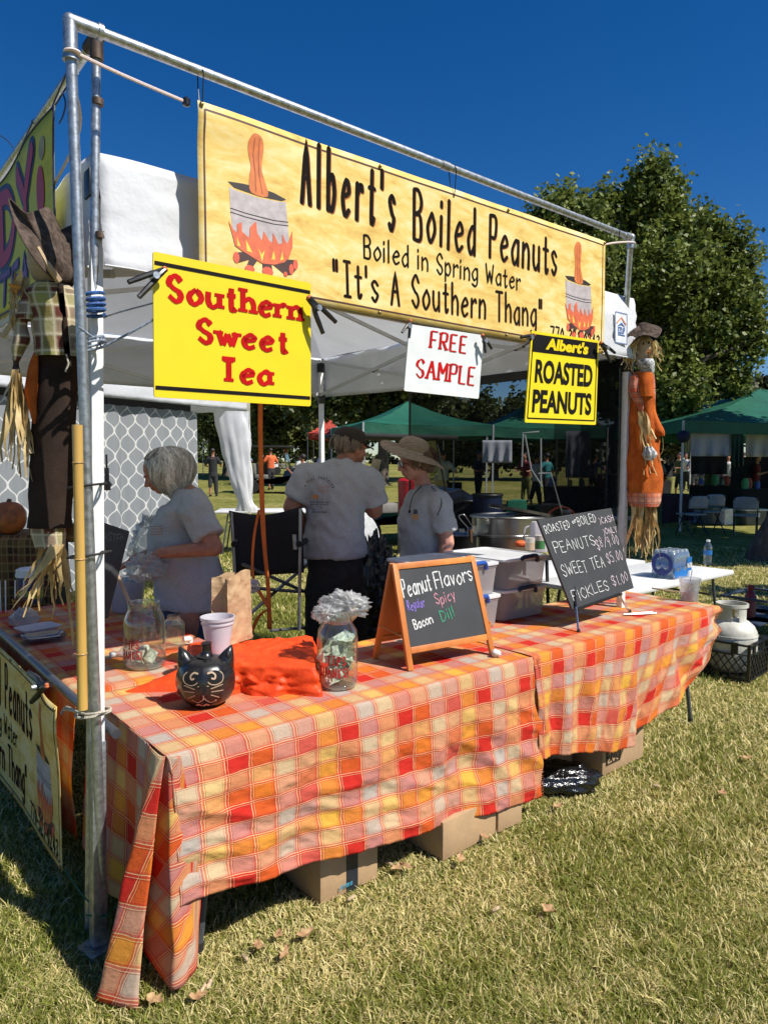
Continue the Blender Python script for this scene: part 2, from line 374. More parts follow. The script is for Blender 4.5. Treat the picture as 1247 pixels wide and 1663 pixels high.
def fonttext(body, size, bold=0., shear=0., xs=1.):
    cu = bpy.data.curves.new('t', 'FONT'); cu.body = body; cu.size = size; cu.offset = bold; cu.shear = shear; cu.resolution_u = 4
    o = bpy.data.objects.new('t', cu); COL.objects.link(o); dg = bpy.context.evaluated_depsgraph_get(); me = bpy.data.meshes.new_from_object(o.evaluated_get(dg))
    vs = [Vector((v.co.x*xs, v.co.y, 0)) for v in me.vertices]; fs = [tuple(p.vertices) for p in me.polygons]
    bpy.data.objects.remove(o); bpy.data.meshes.remove(me)
    return vs, fs
def fitfont(mb, body, S, x0, x1, y0, y1, lift, bold=0., shear=0.):
    vs, fs = fonttext(body, 1., bold, shear); ax = min(v.x for v in vs); bx = max(v.x for v in vs); ay = min(v.y for v in vs); by = max(v.y for v in vs)
    mb.add([S(x0+(v.x-ax)/(bx-ax)*(x1-x0), y0+(v.y-ay)/(by-ay)*(y1-y0), lift) for v in vs], fs)
# ================================================================ SETTING
def tz(x, y):
    d = max(0., y-6.); return .022*d*d/(d+3) if d < 70 else .022*70*70/73
def gatz(px, py):                      # where a pixel's ray meets the ground
    z = 0.
    for _ in range(8): p = atz(px, py, z) if ray(px, py).z < 0 else atd(px, py, 60); z = tz(p.x, p.y)
    return Vector((p.x, p.y, z))
def grd(px, D): p = atd(px, 900, D); return Vector((p.x, D, tz(p.x, D)))
def pn(x, y, s, o=0): return noise.noise(Vector((x*s+o, y*s+o*.7, o)))
def ground_mat():
    m, n = newmat('turf_soil'); L = n.links.new; g = N(n, 'NewGeometry')
    p = N(n, 'BsdfPrincipled'); p.inputs['Roughness'].default_value = .95; p.inputs['Specular IOR Level'].default_value = .1
    a = N(n, 'TexNoise'); a.inputs['Scale'].default_value = .45; a.inputs['Detail'].default_value = 5; L(g.outputs['Position'], a.inputs['Vector'])
    b = N(n, 'TexNoise'); b.inputs['Scale'].default_value = 34; b.inputs['Detail'].default_value = 8; b.inputs['Roughness'].default_value = .75; L(g.outputs['Position'], b.inputs['Vector'])
    c = N(n, 'TexNoise'); c.inputs['Scale'].default_value = 5; c.inputs['Detail'].default_value = 6; L(g.outputs['Position'], c.inputs['Vector'])
    r1 = N(n, 'ValToRGB'); e = r1.color_ramp.elements; e[0].position = .35; e[0].color = (.10, .115, .022, 1); e[1].position = .66; e[1].color = (.36, .31, .11, 1)
    q = e.new(.5); q.color = (.21, .205, .05, 1)
    ad = N(n, 'Math', operation='MULTIPLY_ADD'); ad.inputs[1].default_value = .5; L(c.outputs['Fac'], ad.inputs[0])
    m2 = N(n, 'Math', operation='MULTIPLY'); m2.inputs[1].default_value = .5; L(a.outputs['Fac'], m2.inputs[0]); L(m2.outputs[0], ad.inputs[2]); L(ad.outputs[0], r1.inputs[0])
    mr = N(n, 'MapRange'); mr.inputs[1].default_value = .3; mr.inputs[2].default_value = .7; mr.inputs[3].default_value = .35; mr.inputs[4].default_value = 1.45; L(b.outputs['Fac'], mr.inputs[0])
    mx = N(n, 'MixRGB', blend_type='MULTIPLY'); mx.inputs[0].default_value = 1; L(r1.outputs[0], mx.inputs[1]); L(mr.outputs[0], mx.inputs[2]); L(mx.outputs[0], p.inputs['Base Color'])
    bp = N(n, 'Bump'); bp.inputs['Strength'].default_value = .8; bp.inputs['Distance'].default_value = .03; L(b.outputs['Fac'], bp.inputs['Height']); L(bp.outputs[0], p.inputs['Normal'])
    o = N(n, 'OutputMaterial'); L(p.outputs[0], o.inputs[0]); return m
def ground():
    ys = np.concatenate([np.linspace(-6, 20, 105), np.linspace(20.6, 80, 60), np.linspace(84, 900, 30)])
    xs = np.concatenate([np.linspace(-600, -31, 20), np.linspace(-30, 30, 121), np.linspace(31, 600, 20)])
    vs = [(x, y, tz(x, y)+(.015*pn(x, y, .9) if y < 30 and abs(x) < 30 else 0)-.012) for y in ys for x in xs]; nx = len(xs)
    fs = [(j*nx+i, j*nx+i+1, (j+1)*nx+i+1, (j+1)*nx+i) for j in range(len(ys)-1) for i in range(nx-1)]
    me = bpy.data.meshes.new('ground'); me.from_pydata(vs, [], fs); me.shade_smooth(); me.materials.append(ground_mat())
    o = bpy.data.objects.new('ground', me); COL.objects.link(o); o['kind'] = 'structure'
ground()
def blades_mat():
    m, n = newmat('grass_blades'); L = n.links.new; at = N(n, 'Attribute'); at.attribute_name = 'col'
    p = N(n, 'BsdfPrincipled'); p.inputs['Roughness'].default_value = .55; p.inputs['Specular IOR Level'].default_value = .3; L(at.outputs['Color'], p.inputs['Base Color'])
    t = N(n, 'BsdfTranslucent'); L(at.outputs['Color'], t.inputs[0]); ms = N(n, 'MixShader'); ms.inputs[0].default_value = .35
    L(p.outputs[0], ms.inputs[1]); L(t.outputs[0], ms.inputs[2]); o = N(n, 'OutputMaterial'); L(ms.outputs[0], o.inputs[0]); return m
def vnoise(x, y, s, seed):
    """cheap smooth value noise on arrays"""
    r = np.random.default_rng(seed); g = r.random((256, 256)); X = x*s+1000; Y = y*s+1000; i = np.floor(X).astype(int); j = np.floor(Y).astype(int); fx = X-i; fy = Y-j
    fx = fx*fx*(3-2*fx); fy = fy*fy*(3-2*fy); i %= 256; j %= 256; i1 = (i+1) % 256; j1 = (j+1) % 256
    return (g[i, j]*(1-fx)+g[i1, j]*fx)*(1-fy)+(g[i, j1]*(1-fx)+g[i1, j1]*fx)*fy
def grass():
    n = 330000
    D = 1.75*(13/1.75)**(rng.random(n)**1.12)            # denser near the lens
    x = D*rng.uniform(-.64, .64, n)
    d = np.maximum(0, D-6); z = .022*d*d/(d+3)-.012
    dry = .55*vnoise(x, D, 1.1, 1)+.3*vnoise(x, D, 3.7, 2)+.15*vnoise(x, D, 11, 3); dry = np.clip((dry-.36)*3.6, 0, 1)
    dry = np.clip(dry+.25*np.clip((x-.2)/1.5, -.8, 1)+.14, 0, 1)
    h = (.015+.017*rng.random(n))*(1.25-.55*dry)*(.75+.6*vnoise(x, D, 5, 9)); tuft = rng.random(n) < .04; h[tuft] *= 1.7
    w = (.0016+.0014*rng.random(n))*(1+.23*(D-1.75)); h *= 1+.05*(D-1.75)
    th = rng.uniform(0, 2*np.pi, n); lean = rng.uniform(.2, 1.5, n)*h*(1+.5*dry); la = th+rng.normal(0, .5, n)+np.pi/2; la2 = la+rng.normal(0, .7, n)
    dx, dy = np.cos(th)*w, np.sin(th)*w; lx, ly = np.cos(la)*lean, np.sin(la)*lean; l2x, l2y = np.cos(la2)*lean, np.sin(la2)*lean
    V_ = np.empty((n, 5, 3), dtype=np.float32)
    for k, (sx, sy, ax, ay, az) in enumerate(((-1, -1, 0, 0, 0), (1, 1, 0, 0, 0), (.7, .7, .35*lx, .35*ly, .6), (-.7, -.7, .35*lx, .35*ly, .6), (0, 0, lx*.6+l2x*.4, ly*.6+l2y*.4, 1))):
        V_[:, k, 0] = x+dx*sx+ax; V_[:, k, 1] = D+dy*sy+ay; V_[:, k, 2] = z+h*az
    base = (np.arange(n)*5)[:, None]; li = np.concatenate([base+0, base+1, base+2, base+3, base+3, base+2, base+4], 1).astype(np.int32).ravel()
    ls = np.empty((n, 2), dtype=np.int32); ls[:, 0] = np.arange(n)*7; ls[:, 1] = np.arange(n)*7+4
    me = bpy.data.meshes.new('grass'); me.vertices.add(n*5); me.vertices.foreach_set('co', V_.ravel()); me.loops.add(n*7); me.loops.foreach_set('vertex_index', li)
    me.polygons.add(n*2); me.polygons.foreach_set('loop_start', ls.ravel()); me.update(calc_edges=True)
    gA = np.array([.17, .205, .03]); gB = np.array([.30, .31, .055]); sA = np.array([.66, .55, .21]); sB = np.array([.80, .70, .36])
    t = rng.random((n, 1)); straw = (rng.random(n) < (.10+.62*dry))[:, None]
    c = np.where(straw, sA*(1-t)+sB*t, gA*(1-t)+gB*t)*(.8+.4*rng.random((n, 1)))
    ca = np.ones((n, 5, 4), dtype=np.float32); ca[:, :, :3] = c[:, None, :]
    at = me.color_attributes.new('col', 'FLOAT_COLOR', 'POINT'); at.data.foreach_set('color', ca.ravel())
    me.materials.append(blades_mat()); o = bpy.data.objects.new('grass', me); COL.objects.link(o)
    tag(o, 'short mown grass, green with dry straw patches', 'grass'); o['kind'] = 'stuff'; del o['category']; o['category'] = 'grass'
grass()
# ---------------------------------------------------------------- trees
bark = mat('bark', (.13, .10, .075), .95, var=.3, scale=14, bump=1, bscale=40, stretch=(1, 1, .2))
def leaf_mat(name, trans=.3):
    m, n = newmat(name); L = n.links.new; at = N(n, 'Attribute'); at.attribute_name = 'col'
    p = N(n, 'BsdfPrincipled'); p.inputs['Roughness'].default_value = .5; p.inputs['Specular IOR Level'].default_value = .35; L(at.outputs['Color'], p.inputs['Base Color'])
    t = N(n, 'BsdfTranslucent'); L(at.outputs['Color'], t.inputs[0]); ms = N(n, 'MixShader'); ms.inputs[0].default_value = trans
    L(p.outputs[0], ms.inputs[1]); L(t.outputs[0], ms.inputs[2]); o = N(n, 'OutputMaterial'); L(ms.outputs[0], o.inputs[0]); return m
LM = leaf_mat('leaves')
def leaves(name, parent, lobes, n, size, cA, cB, spray=.35, seed=1):
    """leaf-sized faces scattered over twig clusters inside the lobes [(centre, radii)]"""
    r = np.random.default_rng(seed); vol = np.array([(l[1][0]*l[1][2])**.8 for l in lobes]); vol = vol/vol.sum(); cl = []
    nc = max(60, n//70); pick = r.choice(len(lobes), nc, p=vol)
    for k in pick:
        c, rd = lobes[k]; d = r.normal(size=3); d /= np.linalg.norm(d); q = r.random()**.33*1.02; p = np.array(c)+d*q*np.array(rd)
        ax = d*.6+np.array([0, 0, .8])+r.normal(size=3)*.3; cl.append((p, ax/np.linalg.norm(ax), .5+.8*r.random(), r.random()))
    P = np.array([c[0] for c in cl]); A = np.array([c[1] for c in cl]); S_ = np.array([c[2] for c in cl]); T = np.array([c[3] for c in cl])
    k = r.integers(0, nc, n); t = r.uniform(-1, 1, n)**1; base = P[k]+A[k]*(t*spray*1.5*S_[k])[:, None]+r.normal(size=(n, 3))*(spray*.42*S_[k]*(1.15-.5*np.abs(t)))[:, None]
    a = r.normal(size=(n, 3)); a[:, 2] = a[:, 2]*.6-.3; a /= np.linalg.norm(a, axis=1)[:, None]; b = r.normal(size=(n, 3)); b -= a*(a*b).sum(1)[:, None]; b /= np.linalg.norm(b, axis=1)[:, None]
    s = (size*(.6+.8*r.random(n)))[:, None]; V_ = np.stack([base-a*s*.6, base+b*s*.42, base+a*s*.6, base-b*s*.42], 1).astype(np.float32)
    og = np.array(ORG[parent]); V_ -= og.astype(np.float32)
    me = bpy.data.meshes.new(name); me.vertices.add(n*4); me.vertices.foreach_set('co', V_.ravel()); me.loops.add(n*4); me.loops.foreach_set('vertex_index', np.arange(n*4, dtype=np.int32))
    me.polygons.add(n); me.polygons.foreach_set('loop_start', (np.arange(n)*4).astype(np.int32)); me.update(calc_edges=True)
    cA, cB = np.array(cA), np.array(cB); w = np.clip(T[k]*.7+r.random(n)*.4-.05, 0, 1)[:, None]; c = (cA*(1-w)+cB*w)*(.8+.4*r.random((n, 1)))
    ca = np.ones((n, 4, 4), dtype=np.float32); ca[:, :, :3] = c[:, None, :]
    at = me.color_attributes.new('col', 'FLOAT_COLOR', 'POINT'); at.data.foreach_set('color', ca.ravel()); me.materials.append(LM)
    o = bpy.data.objects.new(name, me); COL.objects.link(o); o.parent = parent; return o, P
def tree(label, base, trunk_r, lobes, n, size, cA=(.04, .07, .016), cB=(.13, .17, .04), spray=.35, seed=1, group=None, lean=None, name='broadleaf_tree'):
    base = Vector(base); t = thing(name, label, 'tree', base, group); mb = MB(); cz = sum(l[0][2] for l in lobes)/len(lobes); cx = sum(l[0][0] for l in lobes)/len(lobes); cy = sum(l[0][1] for l in lobes)/len(lobes)
    fork = Vector((base.x+(cx-base.x)*.35, base.y+(cy-base.y)*.35, base.z+(cz-base.z)*.5)); mid = base.lerp(fork, .5)+Vector((.05, .05, 0))
    mb.tube([base-Z*.1, base+Z*.15, mid, fork], [trunk_r*1.5, trunk_r*1.1, trunk_r*.9, trunk_r*.75], 12); tr = mb.build('trunk', bark, t)
    lb = MB(); rr = random.Random(seed)
    for c, rd in lobes:
        c = Vector(c); m_ = fork.lerp(c, .5)+Vector((rr.uniform(-.3, .3), rr.uniform(-.3, .3), .2)); lb.tube([fork-Z*.2, m_, c], [trunk_r*.5, trunk_r*.25, trunk_r*.08], 6)
        for q in range(5):
            e = c+Vector((rr.uniform(-1, 1)*rd[0]*.8, rr.uniform(-1, 1)*rd[1]*.8, rr.uniform(-.3, 1)*rd[2]*.85)); lb.tube([m_.lerp(c, .7), m_.lerp(e, .6), e], [trunk_r*.12, trunk_r*.07, trunk_r*.025], 4)
    lb.build('limbs', bark, t)
    leaves('crown', t, lobes, n, size, cA, cB, spray, seed); return t
def plobes(L_, D, dd=None):
    out = []
    for i, (x, y, rx, ry) in enumerate(L_):
        k = D/F; rnd = random.Random(i*7+3); c = atd(x, y, D+rnd.uniform(-1, 1)*(dd or 1)*rx*k*1.2); out.append((tuple(c), (rx*k, rx*k, ry*k)))
    return out
def back_trees():
    D = 19.
    L1 = [(1058, 272, 16, 34), (1030, 305, 22, 30), (1078, 325, 28, 34), (990, 322, 18, 26), (925, 318, 12, 26), (893, 335, 12, 24), (940, 352, 36, 30), (1000, 362, 40, 36), (900, 372, 24, 26), (1118, 348, 12, 24), (1105, 395, 34, 36), (1055, 420, 56, 46), (980, 440, 60, 50),
          (1140, 385, 16, 30), (1150, 440, 30, 40), (1180, 452, 22, 30), (1205, 480, 16, 26), (1214, 545, 10, 18), (1110, 510, 50, 48), (1170, 525, 28, 30), (1040, 520, 60, 56), (1160, 590, 24, 20), (1070, 590, 60, 40), (1100, 640, 40, 26), (1000, 620, 60, 46), (940, 540, 50, 50), (870, 560, 40, 26), (1196, 610, 14, 12), (1056, 236, 6, 16), (1080, 246, 6, 18), (1034, 268, 6, 14), (1092, 280, 8, 14), (1133, 330, 7, 16), (985, 296, 7, 14), (953, 312, 8, 16), (917, 296, 6, 14), (897, 300, 6, 12), (872, 322, 7, 12), (1160, 352, 8, 16), (1198, 372, 9, 16), (1212, 410, 8, 14), (1228, 440, 8, 12), (1222, 500, 9, 12), (1236, 535, 8, 8)]
    L1 = [(x, y+(690-y)*.10, rx, ry*.92) for x, y, rx, ry in L1]
    g = grd(985, D); tree('big green maple in full leaf behind the right end of the long banner', g, .26, plobes(L1, D, .8), 125000, .112, (.045, .08, .016), (.27, .31, .065), .34, 3, name='maple_tree')
    # centre and left, across the field
    g = grd(620, 34); tree('dark spreading tree with sky holes seen under the canopy edge', g, .3, plobes([(560, 640, 50, 26), (610, 625, 50, 26), (640, 668, 40, 26), (590, 680, 45, 22), (520, 650, 40, 30), (680, 640, 40, 30), (700, 610, 60, 30), (740, 600, 40, 30), (560, 600, 60, 30)], 34), 30000, .2, (.03, .05, .014), (.11, .14, .035), .5, 5)
    g = grd(430, 40); tree('yellow-green tree behind the golf cart at left', g, .3, plobes([(440, 700, 48, 34), (480, 672, 44, 40), (420, 660, 44, 34), (510, 700, 30, 34), (455, 640, 50, 30), (400, 690, 30, 40)], 40), 30000, .2, (.05, .075, .018), (.19, .2, .05), .5, 6)
    g = grd(370, 44); tree('tree beside the gathered white curtain, far left of the field', g, .25, plobes([(365, 690, 34, 40), (345, 650, 40, 40), (390, 640, 40, 40)], 44), 14000, .22, (.035, .055, .014), (.12, .14, .035), .55, 7)
    # right, far
    for i, (x, y, rx, ry, lab) in enumerate(((1085, 668, 34, 28, 'olive tree just right of the tall orange scarecrow'), (1130, 650, 36, 34, 'rounded bush-like tree between the two green canopies'), (1178, 645, 40, 26, 'low dark tree line rising left above the right green canopy'), (1240, 642, 24, 20, 'dark round treetop at the right picture edge'), (1290, 650, 50, 40, 'far tree beyond the right edge of the field'))):
        g = grd(x, 46); tree(lab, g, .25, plobes([(x, y, rx, ry), (x+8, y+25, rx*1.1, ry), (x-10, y+40, rx*1.1, ry)], 46), 14000, .24, (.03, .045, .015), (.1, .10, .035), .6, 20+i)
    for i, (x, lab) in enumerate(((800, 'far tree seen through the black mesh wall, left one'), (880, 'far tree seen through the black mesh wall, right one'), (720, 'far tree behind the straw hat'))):
        g = grd(x, 40); tree(lab, g, .25, plobes([(x, 690, 48, 40), (x+20, 720, 40, 30), (x-20, 725, 40, 30)], 40), 12000, .24, (.03, .045, .014), (.09, .11, .03), .55, 30+i)
    for i, (x, lab) in enumerate(((250, 'far tree behind the lattice curtain tent'), (120, 'far tree beyond the left tent'), (-60, 'far tree beyond the left edge'))):
        g = grd(x, 48); tree(lab, g, .25, plobes([(x, 680, 60, 50), (x+30, 700, 50, 40)], 48), 8000, .3, (.035, .055, .014), (.12, .14, .035), .6, 40+i)
    # shading trees at the right, trunk in view
    b = gatz(1236, 908)
    tree('dark trunk leaning out of the frame at the right edge of the lawn', b, .19, [((b.x+3.6, b.y+.5, 5.2), (1.9, 2.2, 1.6)), ((b.x+4.4, b.y-1.5, 6.4), (2, 2, 1.6)), ((b.x+4, b.y+2, 6.6), (1.8, 1.8, 1.4))], 16000, .2, spray=.5, seed=50)
    tree('broad tree outside the frame shading the lawn by the propane tank', (9.6, 4.6, 0), .25, [((8.9, 4.4, 4.3), (1.7, 1.5, 1.1)), ((10.3, 5.4, 5), (1.7, 1.7, 1.2)), ((11.3, 3.9, 4.6), (1.6, 1.6, 1.2)), ((9.3, 6., 4.4), (1.3, 1.3, 1.))], 20000, .2, spray=.5, seed=51)
    # far wood
    lobes = []
    for i in range(46):
        x = -70+i*3.2+random.uniform(-1, 1); lobes.append(((x, 75+random.uniform(-3, 6), 2.6+random.uniform(0, 1.6)), (3, 2.5, 2.8+random.uniform(0, 2))))
    rt = bpy.data.objects.new('tmp', None); COL.objects.link(rt); ORG[rt] = Vector((0, 0, 0)); o, _ = leaves('far_wood', rt, lobes, 42000, .5, (.03, .045, .014), (.085, .10, .03), .8, 60)
    o.parent = None; bpy.data.objects.remove(rt); o['kind'] = 'stuff'; o['label'] = 'dark wood closing the far side of the field'; o['category'] = 'wood'
back_trees()
# ================================================================ TENT, PIPES, BANNERS, SIGNS
def canvas(name, c, trans=.3):
    return mat(name, c, .8, var=.04, scale=3, bump=.25, bscale=9, spec=.2, trans=trans)
white_canvas = canvas('white_canvas', (.80, .81, .83), .28)
white_paint = mat('white_paint', (.78, .78, .76), .45, var=.06, scale=20)
galv = mat('galvanised', (.50, .52, .53), .42, metal=.85, var=.2, scale=45, bump=.15, bscale=80)
black_pl = mat('black_plastic', (.012, .012, .013), .35, var=.2)
black_rub = mat('black_matt', (.02, .02, .02), .8, var=.2)
steel_bar = mat('truss_grey', (.55, .56, .56), .5, metal=.2, var=.08)
TA0, TA1, TB0, TB1, ZE, ZT = -.06, 3.12, .32, 3.64, 2.29, 2.66
def tent():
    t = thing('canopy_tent', 'white pop-up canopy tent over the peanut stall tables', 'tent', B(1.5, 1.9, 0))
    cs = [(TA0, TB0), (TA1, TB0), (TA1, TB1), (TA0, TB1)]; pk = B(1.53, 1.97, 3.3)
    rf = MB()
    for i in range(4):
        a, b = cs[i], cs[(i+1) % 4]; A, Bb = B(*a, ZT), B(*b, ZT)
        def f(u, v, A=A, Bb=Bb):
            p = A.lerp(Bb, u).lerp(pk, v); s = .05*math.sin(math.pi*u)*(1-v)*math.sin(math.pi*min(1, v*1.5)); return p - Z*s + Z*.012*noise.noise(p*4)
        rf.grid(f, 16, 12)
    rf.build('roof', white_canvas, t, angle=180)
    rn = random.Random(4)
    for i in range(4):
        a, b = cs[i], cs[(i+1) % 4]; A, Bb = B(*a, 0), B(*b, 0); mb = MB(); out = ((A+Bb)/2-B(1.53, 1.98, 0)).normalized()
        def f(u, v, A=A, Bb=Bb, out=out, i=i):
            u2 = u*1.0; p = A.lerp(Bb, u2); z = ZT + (ZE-ZT)*v + .02*math.sin(u*math.pi)*(0 if v < .5 else -1)
            w = .012*math.sin(u*9+i)*v + .02*noise.noise(Vector((u*7+i*5, v*1.2, 0))) + .014*noise.noise(Vector((u*16-v*9, v*4+i, 3)))
            return Vector((p.x, p.y, z)) + out*(.012+w+.03*v)
        mb.grid(f, 90, 10); va = mb.build('valance', white_canvas, t, angle=180, solid=.002)
        hm = MB(); hm.tube([f(u/40, 1)+Z*.004+out*.002 for u in range(41)], .004, 5); hm.build('hem', mat('canvas_hem', (.6, .61, .63), .8), va)
    # patch with the maker's mark on the front valance, right end
    S = quadS(B(2.86, .29, 2.545), B(2.99, .29, 2.545), B(2.99, .285, 2.36), B(2.86, .285, 2.36), -V, .13, .185)
    pt = MB(); poly(pt, [(0, 0), (.13, 0), (.13, .185), (0, .185)], S, .022); pa = pt.build('badge', mat('badge_white', (.75, .77, .8), .6), t)
    q = MB()
    for a, b in (((.004, .004), (.126, .004)), ((.126, .004), (.126, .181)), ((.126, .181), (.004, .181)), ((.004, .181), (.004, .004))): put(q, [ribbon([a, b], .004)], S, lift=.025)
    poly(q, [(.02, .1), (.066, .125), (.11, .1), (.066, .112)], S, .025)
    fitfont(q, 'EZUP', S, .03, .102, .06, .098, .025, bold=.02); put(q, [ribbon([(.03, .052), (.102, .052)], .005)], S, lift=.025)
    q.build('badge_print', mat('badge_blue', (.03, .12, .4), .6), pa)
    q = MB(); put(q, [ribbon([(.02, .12), (.066, .155), (.11, .12)], .009)], S, lift=.025); q.build('badge_roof', mat('badge_orange', (.7, .25, .12), .6), pa)
    feet = [(atz(160, 1541, 0), B(TA0, TB0+.02, ZT)), (B(3.12, .34, 0), atb(1018, 600, .34)), (B(3.1, 3.6, 0), atb(521, 575, 3.6)), (B(-.02, 3.6, 0), B(-.02, 3.6, ZT))]
    for i, (f_, h_) in enumerate(feet):
        mb = MB(); h_ = f_+(h_-f_)*((ZT-.06)/(h_.z)); mb.bar(f_+Z*.02, h_, .04, .04, up=U); lg = mb.build('leg', white_paint, t, bevel=.004)
        m2 = MB(); d = (h_-f_).normalized(); 
        m2.bar(f_+d*(ZE-.07), f_+d*(ZE+.03), .058, .058, up=U); (m2.build('slider_bracket', black_pl, lg, bevel=.004) if i else None); m2 = MB(); m2.bar(f_+d*(ZT-.14), f_+d*(ZT-.05), .056, .056, up=U); m2.build('top_bracket', black_pl, lg, bevel=.004)
        m3_ = MB(); m3_.box(f_+Z*.008, (.1, .1, .012), ANG); m3_.build('foot_plate', galv, lg)
        if i == 0:
            m4 = MB(); m4.bar(f_+d*.02, f_+d*.72, .046, .046, up=U); m4.build('lower_leg', galv, lg, bevel=.004)
        if i == 1:
            m5 = MB()
            for k in range(9): m5.lathe(f_+d*(.9+.12*k)-V*.0215, [(.0045, 0), (0.0001, .001)], 8, M=Matrix.Rotation(R(90), 3, V.cross(Z)))
            m5.build('peg_holes', black_pl, lg)
    for i in range(4):
        a, b = cs[i], cs[(i+1) % 4]; A, Bb = B(*a, 0), B(*b, 0); inn = (B(1.53, 1.98, 0)-(A+Bb)/2).normalized()*.05
        for k in range(2):
            p, q = A.lerp(Bb, .02+.48*k)+inn, A.lerp(Bb, .5+.48*k)+inn; z0, z1 = 2.3, 2.62
            mb = MB(); mb.bar(p+Z*z0, q+Z*z1, .014, .028); mb.build('truss_bar', steel_bar, t)
            mb = MB(); mb.bar(p+Z*z1+inn*.3, q+Z*z0+inn*.3, .014, .028); mb.build('truss_bar', steel_bar, t)
            c = (p+q)/2+Z*(z0+z1)/2; mb = MB(); mb.box(c, (.035, .035, .035), ANG); mb.build('truss_joint', black_pl, t, bevel=.003)
    for i, (a, b) in enumerate(cs):
        m_ = ((a+cs[(i+1) % 4][0])/2, (b+cs[(i+1) % 4][1])/2)
        mb = MB(); mb.bar(B(*m_, 2.46), B(1.53, 1.98, 2.85), .014, .026); mb.build('truss_bar', steel_bar, t)
    mb = MB(); mb.bar(B(1.53, 1.98, 2.7), pk-Z*.02, .035, .035); mb.build('centre_post', steel_bar, t)
tent()
def mesh_wall():
    m, n = newmat('black_mesh'); L = n.links.new
    t = N(n, 'BsdfTransparent'); d = N(n, 'BsdfDiffuse'); d.inputs[0].default_value = (.008, .009, .01, 1); ms = N(n, 'MixShader'); ms.inputs[0].default_value = .58
    L(t.outputs[0], ms.inputs[1]); L(d.outputs[0], ms.inputs[2]); o = N(n, 'OutputMaterial'); L(ms.outputs[0], o.inputs[0])
    def bot(b): return 1.36-.12*(b-.3)/2-.25*max(0, (b-.3)/2)**2
    def f(u, v):
        b = .36+1.97*u; z = 2.3+(bot(b)-2.3)*v; z = z if v < 1 else z+.03*math.sin(b*6)
        return B(3.1+.03*math.sin(b*5+z)*v+.015*noise.noise(Vector((b*3, z*1.5, 0))), b, z)
    t_ = thing('mesh_wall', 'black see-through mesh wall hung along the right side of the white canopy', 'mesh wall', B(3.1, 1.3, 0))
    mb = MB(); mb.grid(f, 40, 24); mb.build('mesh_sheet', m, t_, angle=180)
    mb = MB(); mb.grid(lambda u, v: f(u*.24, v)-U*.03+B(0, 0, 0)*0-U*.02*math.sin(u*9), 14, 24); mb.build('doubled_fold', m, t_, angle=180)
    mb = MB(); mb.grid(lambda u, v: f(u*.13, v)-U*.06-U*.02*math.sin(u*5), 10, 24); mb.build('doubled_fold', m, t_, angle=180)
    mb = MB(); mb.grid(lambda u, v: f(.985+u*.015, v)-U*.02, 3, 24); mb.build('edge_binding', black_rub, t_, angle=180)
    mb = MB(); mb.grid(lambda u, v: f(u, v*.06)-U*.01, 40, 3); mb.build('top_binding', black_rub, t_, angle=180)
    mb = MB(); p = ata(956, 751, 3.06); mb.tube([p+Vector((0, math.cos(a)*.013, math.sin(a)*.013)) for a in [2*math.pi*k/12 for k in range(12)]], .003, 5, closed=True); mb.build('grommet', galv, t_)
mesh_wall()
# ---- pipe stand for the banners
Lt = atb(114, 34, .2); Rt = atb(1024, 386, .2)
def pipes():
    t = thing('banner_stand', 'galvanised pipe frame holding the banners in front of the tent', 'pipe frame', Vector((Lt.x, Lt.y, 0)))
    A0 = atz(170, 1535, 0); A1 = Lt-Z*.03; mb = MB(); mb.tube([A0, A1], .0165, 14); mb.build('upright_pipe', galv, t)
    B1 = atb(157, 66, .3); B0 = atz(145, 1512, 0)
    mb = MB(); mb.tube([B0, B1], .0145, 14); up2 = mb.build('upright_pipe', galv, t)
    mb = MB(); mb.tube([B1-Z*.2, B1-Z*.18], .018, 12); mb.tube([B1-Z*.62, B1-Z*.60], .0175, 12); mb.build('collar', mat('rust_collar', (.16, .11, .08), .6, metal=.5, var=.3), up2)
    mb = MB(); mb.tube([Lt+U*.02, Rt-U*.02], .0165, 14); mb.build('cross_pipe', galv, t)
    mb = MB(); mb.tube([Lt.lerp(Rt, .505), Lt.lerp(Rt, .52)], .019, 12); mb.tube([Lt.lerp(Rt, .84), Lt.lerp(Rt, .847)], .0185, 12); mb.build('coupling', mat('dull_steel', (.33, .34, .35), .5, metal=.8), t)
    mb = MB(); mb.tube([Lt-Z*.11, Lt-Z*.02, Lt], .021, 14); mb.tube([Lt, Lt+U*.09], .021, 14); mb.ell(Lt, .022); mb.tube([Lt-Z*.115, Lt-Z*.1], .0245, 12); mb.tube([Lt+U*.08, Lt+U*.095], .0245, 12); mb.build('elbow_fitting', galv, t)
    mb = MB(); mb.ell(Rt, .024); mb.tube([Rt-U*.06, Rt], .021, 12); mb.tube([Rt, Rt-Z*.06], .021, 12); mb.build('elbow_fitting', galv, t)
    Rb = B(3.2, .39, 0); mb = MB(); jg = B(3.18, .41, 2.25); mb.tube([Rb, jg, Rt], .0165, 12); mb.build('upright_pipe', galv, t)
    s0 = B1+Z*.01; s1 = ata(-160, 520, toB(B1).x-.02); mb = MB(); mb.tube([s0, s1], .0165, 14); mb.build('side_pipe', galv, t)
    mb = MB(); mb.ell(s0, .026); mb.tube([s0-Z*.07, s0], .021, 12); mb.tube([s0, s0+V*.08], .021, 12); mb.build('tee_fitting', mat('rust_collar', (.16, .11, .08)), t)
    # lower side rail with its plug end
    a_ = toB(atz(127, 1138, .77)); r0 = atz(190, 1192, .74); r1 = B(-.07, 3.2, .78); mb = MB(); mb.tube([r0, B(a_.x, a_.y, .765), r1], .0165, 12); mb.build('side_pipe', mat('dark_pipe', (.16, .17, .19), .4, metal=.7), t)
    return A0, A1, B0, B1, s0, s1
